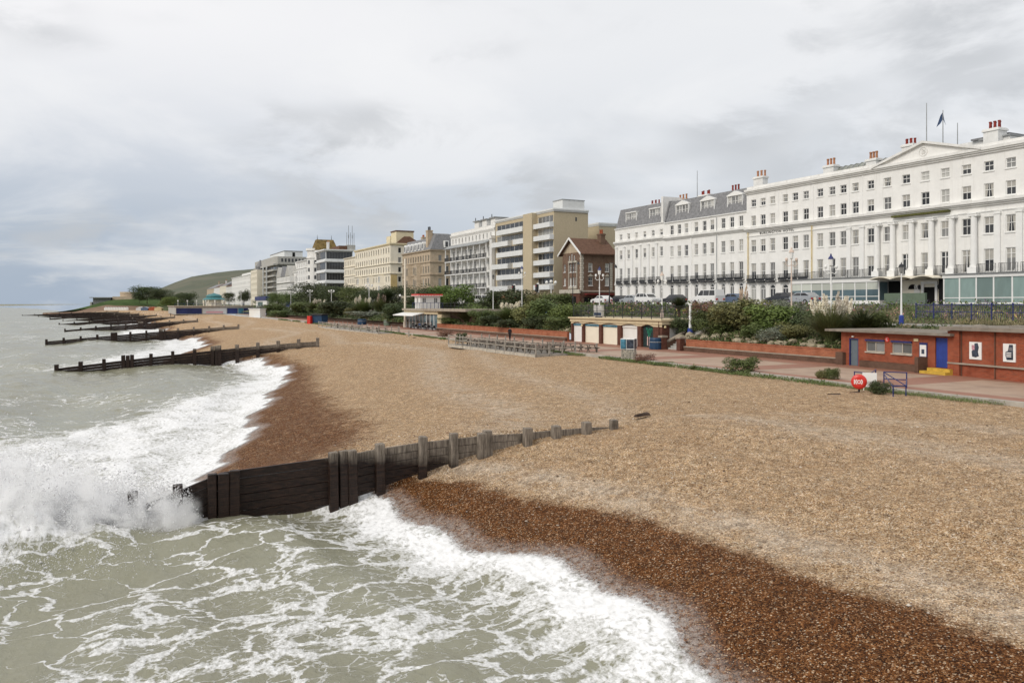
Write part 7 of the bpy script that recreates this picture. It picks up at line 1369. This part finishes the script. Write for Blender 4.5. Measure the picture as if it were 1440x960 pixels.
# driftwood and dark lumps on the shingle
for i, (px, py, l, lab) in enumerate(((1173,556,.42,'dark driftwood scrap on the shingle left of the lifebuoy'),(1201,553.5,.4,'dark timber scrap at the foot of the lifebuoy'),(903,584,.55,'dark driftwood scrap near the shore end of the nearest groyne'),(583,475.5,.5,'dark scrap on the shingle right of the lone post'))):
    o = MB().add([(-l,-.1,0),(l*.9,-.13,0),(l,.1,0),(-l*.9,.14,0),(-l*.9,-.06,.13),(l*.8,-.08,.1),(l*.85,.06,.14),(-l*.8,.08,.09)],[(0,3,2,1),(4,5,6,7),(0,1,5,4),(1,2,6,5),(2,3,7,6),(3,0,4,7)]).build('driftwood', M['timber_dark'], None, P(*ground(px,py,2.95),2.93), .4*i); tag(o, lab, 'driftwood')

# loose pebbles of mixed size lying on the near shingle
def pebbles():
    r = np.random.default_rng(33); n = 46000; sp = r.uniform(-34, 6, n); t_ = 8.5+r.random(n)**1.3*26; keep = (t_-t0f(sp) > 1.6) & (np.abs(sp) > .5); sp, t_ = sp[keep], t_[keep]; n = len(sp); s = sp+G0-SLANT*t_; u = t_-t0f(sp); z = beach_z(sp, t_); rad = np.clip(.016*r.lognormal(0, .5, n), .008, .075)
    q = np.array([(1,0,0),(-1,0,0),(0,1,0),(0,-1,0),(0,0,1),(0,0,-1)], float); a = r.uniform(0, 6.28, n); ca, sa = np.cos(a), np.sin(a); sc_ = np.stack([np.ones(n), r.uniform(.6,.95,n), r.uniform(.4,.7,n)], -1)
    v = q[None]*sc_[:,None,:]*rad[:,None,None]*(1+r.uniform(-.2,.2,(n,6,1))); x = v[...,0]*ca[:,None]-v[...,1]*sa[:,None]; y = v[...,0]*sa[:,None]+v[...,1]*ca[:,None]
    co = np.stack([x+(s*DX+t_*NX)[:,None], y+(s*DY+t_*NY)[:,None], v[...,2]+(z+rad*.25)[:,None]], -1).astype(np.float32)
    f = (np.array([(0,2,4),(2,1,4),(1,3,4),(3,0,4),(2,0,5),(1,2,5),(3,1,5),(0,3,5)])[None]+(np.arange(n)*6)[:,None,None]).reshape(-1,3); me = bpy.data.meshes.new('pebbles'); me.vertices.add(n*6); me.vertices.foreach_set('co', co.ravel()); me.loops.add(f.size); me.loops.foreach_set('vertex_index', f.ravel().astype(np.int32)); me.polygons.add(len(f)); me.polygons.foreach_set('loop_start', (np.arange(len(f))*3).astype(np.int32)); me.polygons.foreach_set('loop_total', np.full(len(f),3,np.int32)); me.polygons.foreach_set('use_smooth', [True]*len(f)); me.update(calc_edges=True)
    wu = np.interp(sp, WETS, WETU)+(fbm(s*.35, t_*.35, 4, 21)-.5)*1.5; w = np.clip((wu-u)/2.+.5, 0, 1)
    for k, val in (('tint', r.random(n)), ('wet', w)): d = me.attributes.new(k, 'FLOAT', 'POINT'); d.data.foreach_set('value', np.repeat(val, 6).astype(np.float32))
    t = NT('pebble'); ti = t.attr('tint'); dryc = t.rgb_ramp(ti, [(0,(.10,.07,.05)),(.15,(.24,.15,.09)),(.4,(.42,.29,.18)),(.65,(.56,.41,.26)),(.85,(.64,.53,.40)),(1,(.82,.76,.67))]); wc = t.rgb_ramp(ti, [(0,(.03,.018,.012)),(.2,(.10,.04,.012)),(.5,(.20,.08,.02)),(.8,(.27,.13,.05)),(.92,(.30,.24,.19)),(1,(.55,.48,.40))]); t.set(t.b.inputs['Base Color'], t.mix(t.ramp(t.attr('wet'), .3, .7), dryc, wc)); t.set(t.b.inputs['Roughness'], t.ramp(t.attr('wet'), .3, .7, .8, .4)); t.b.inputs['Specular IOR Level'].default_value = .3
    return tag(ob('loose_pebbles', me, t.m), 'loose pebbles of mixed size scattered over the near shingle', 'pebbles', None, 'stuff')
pebbles()
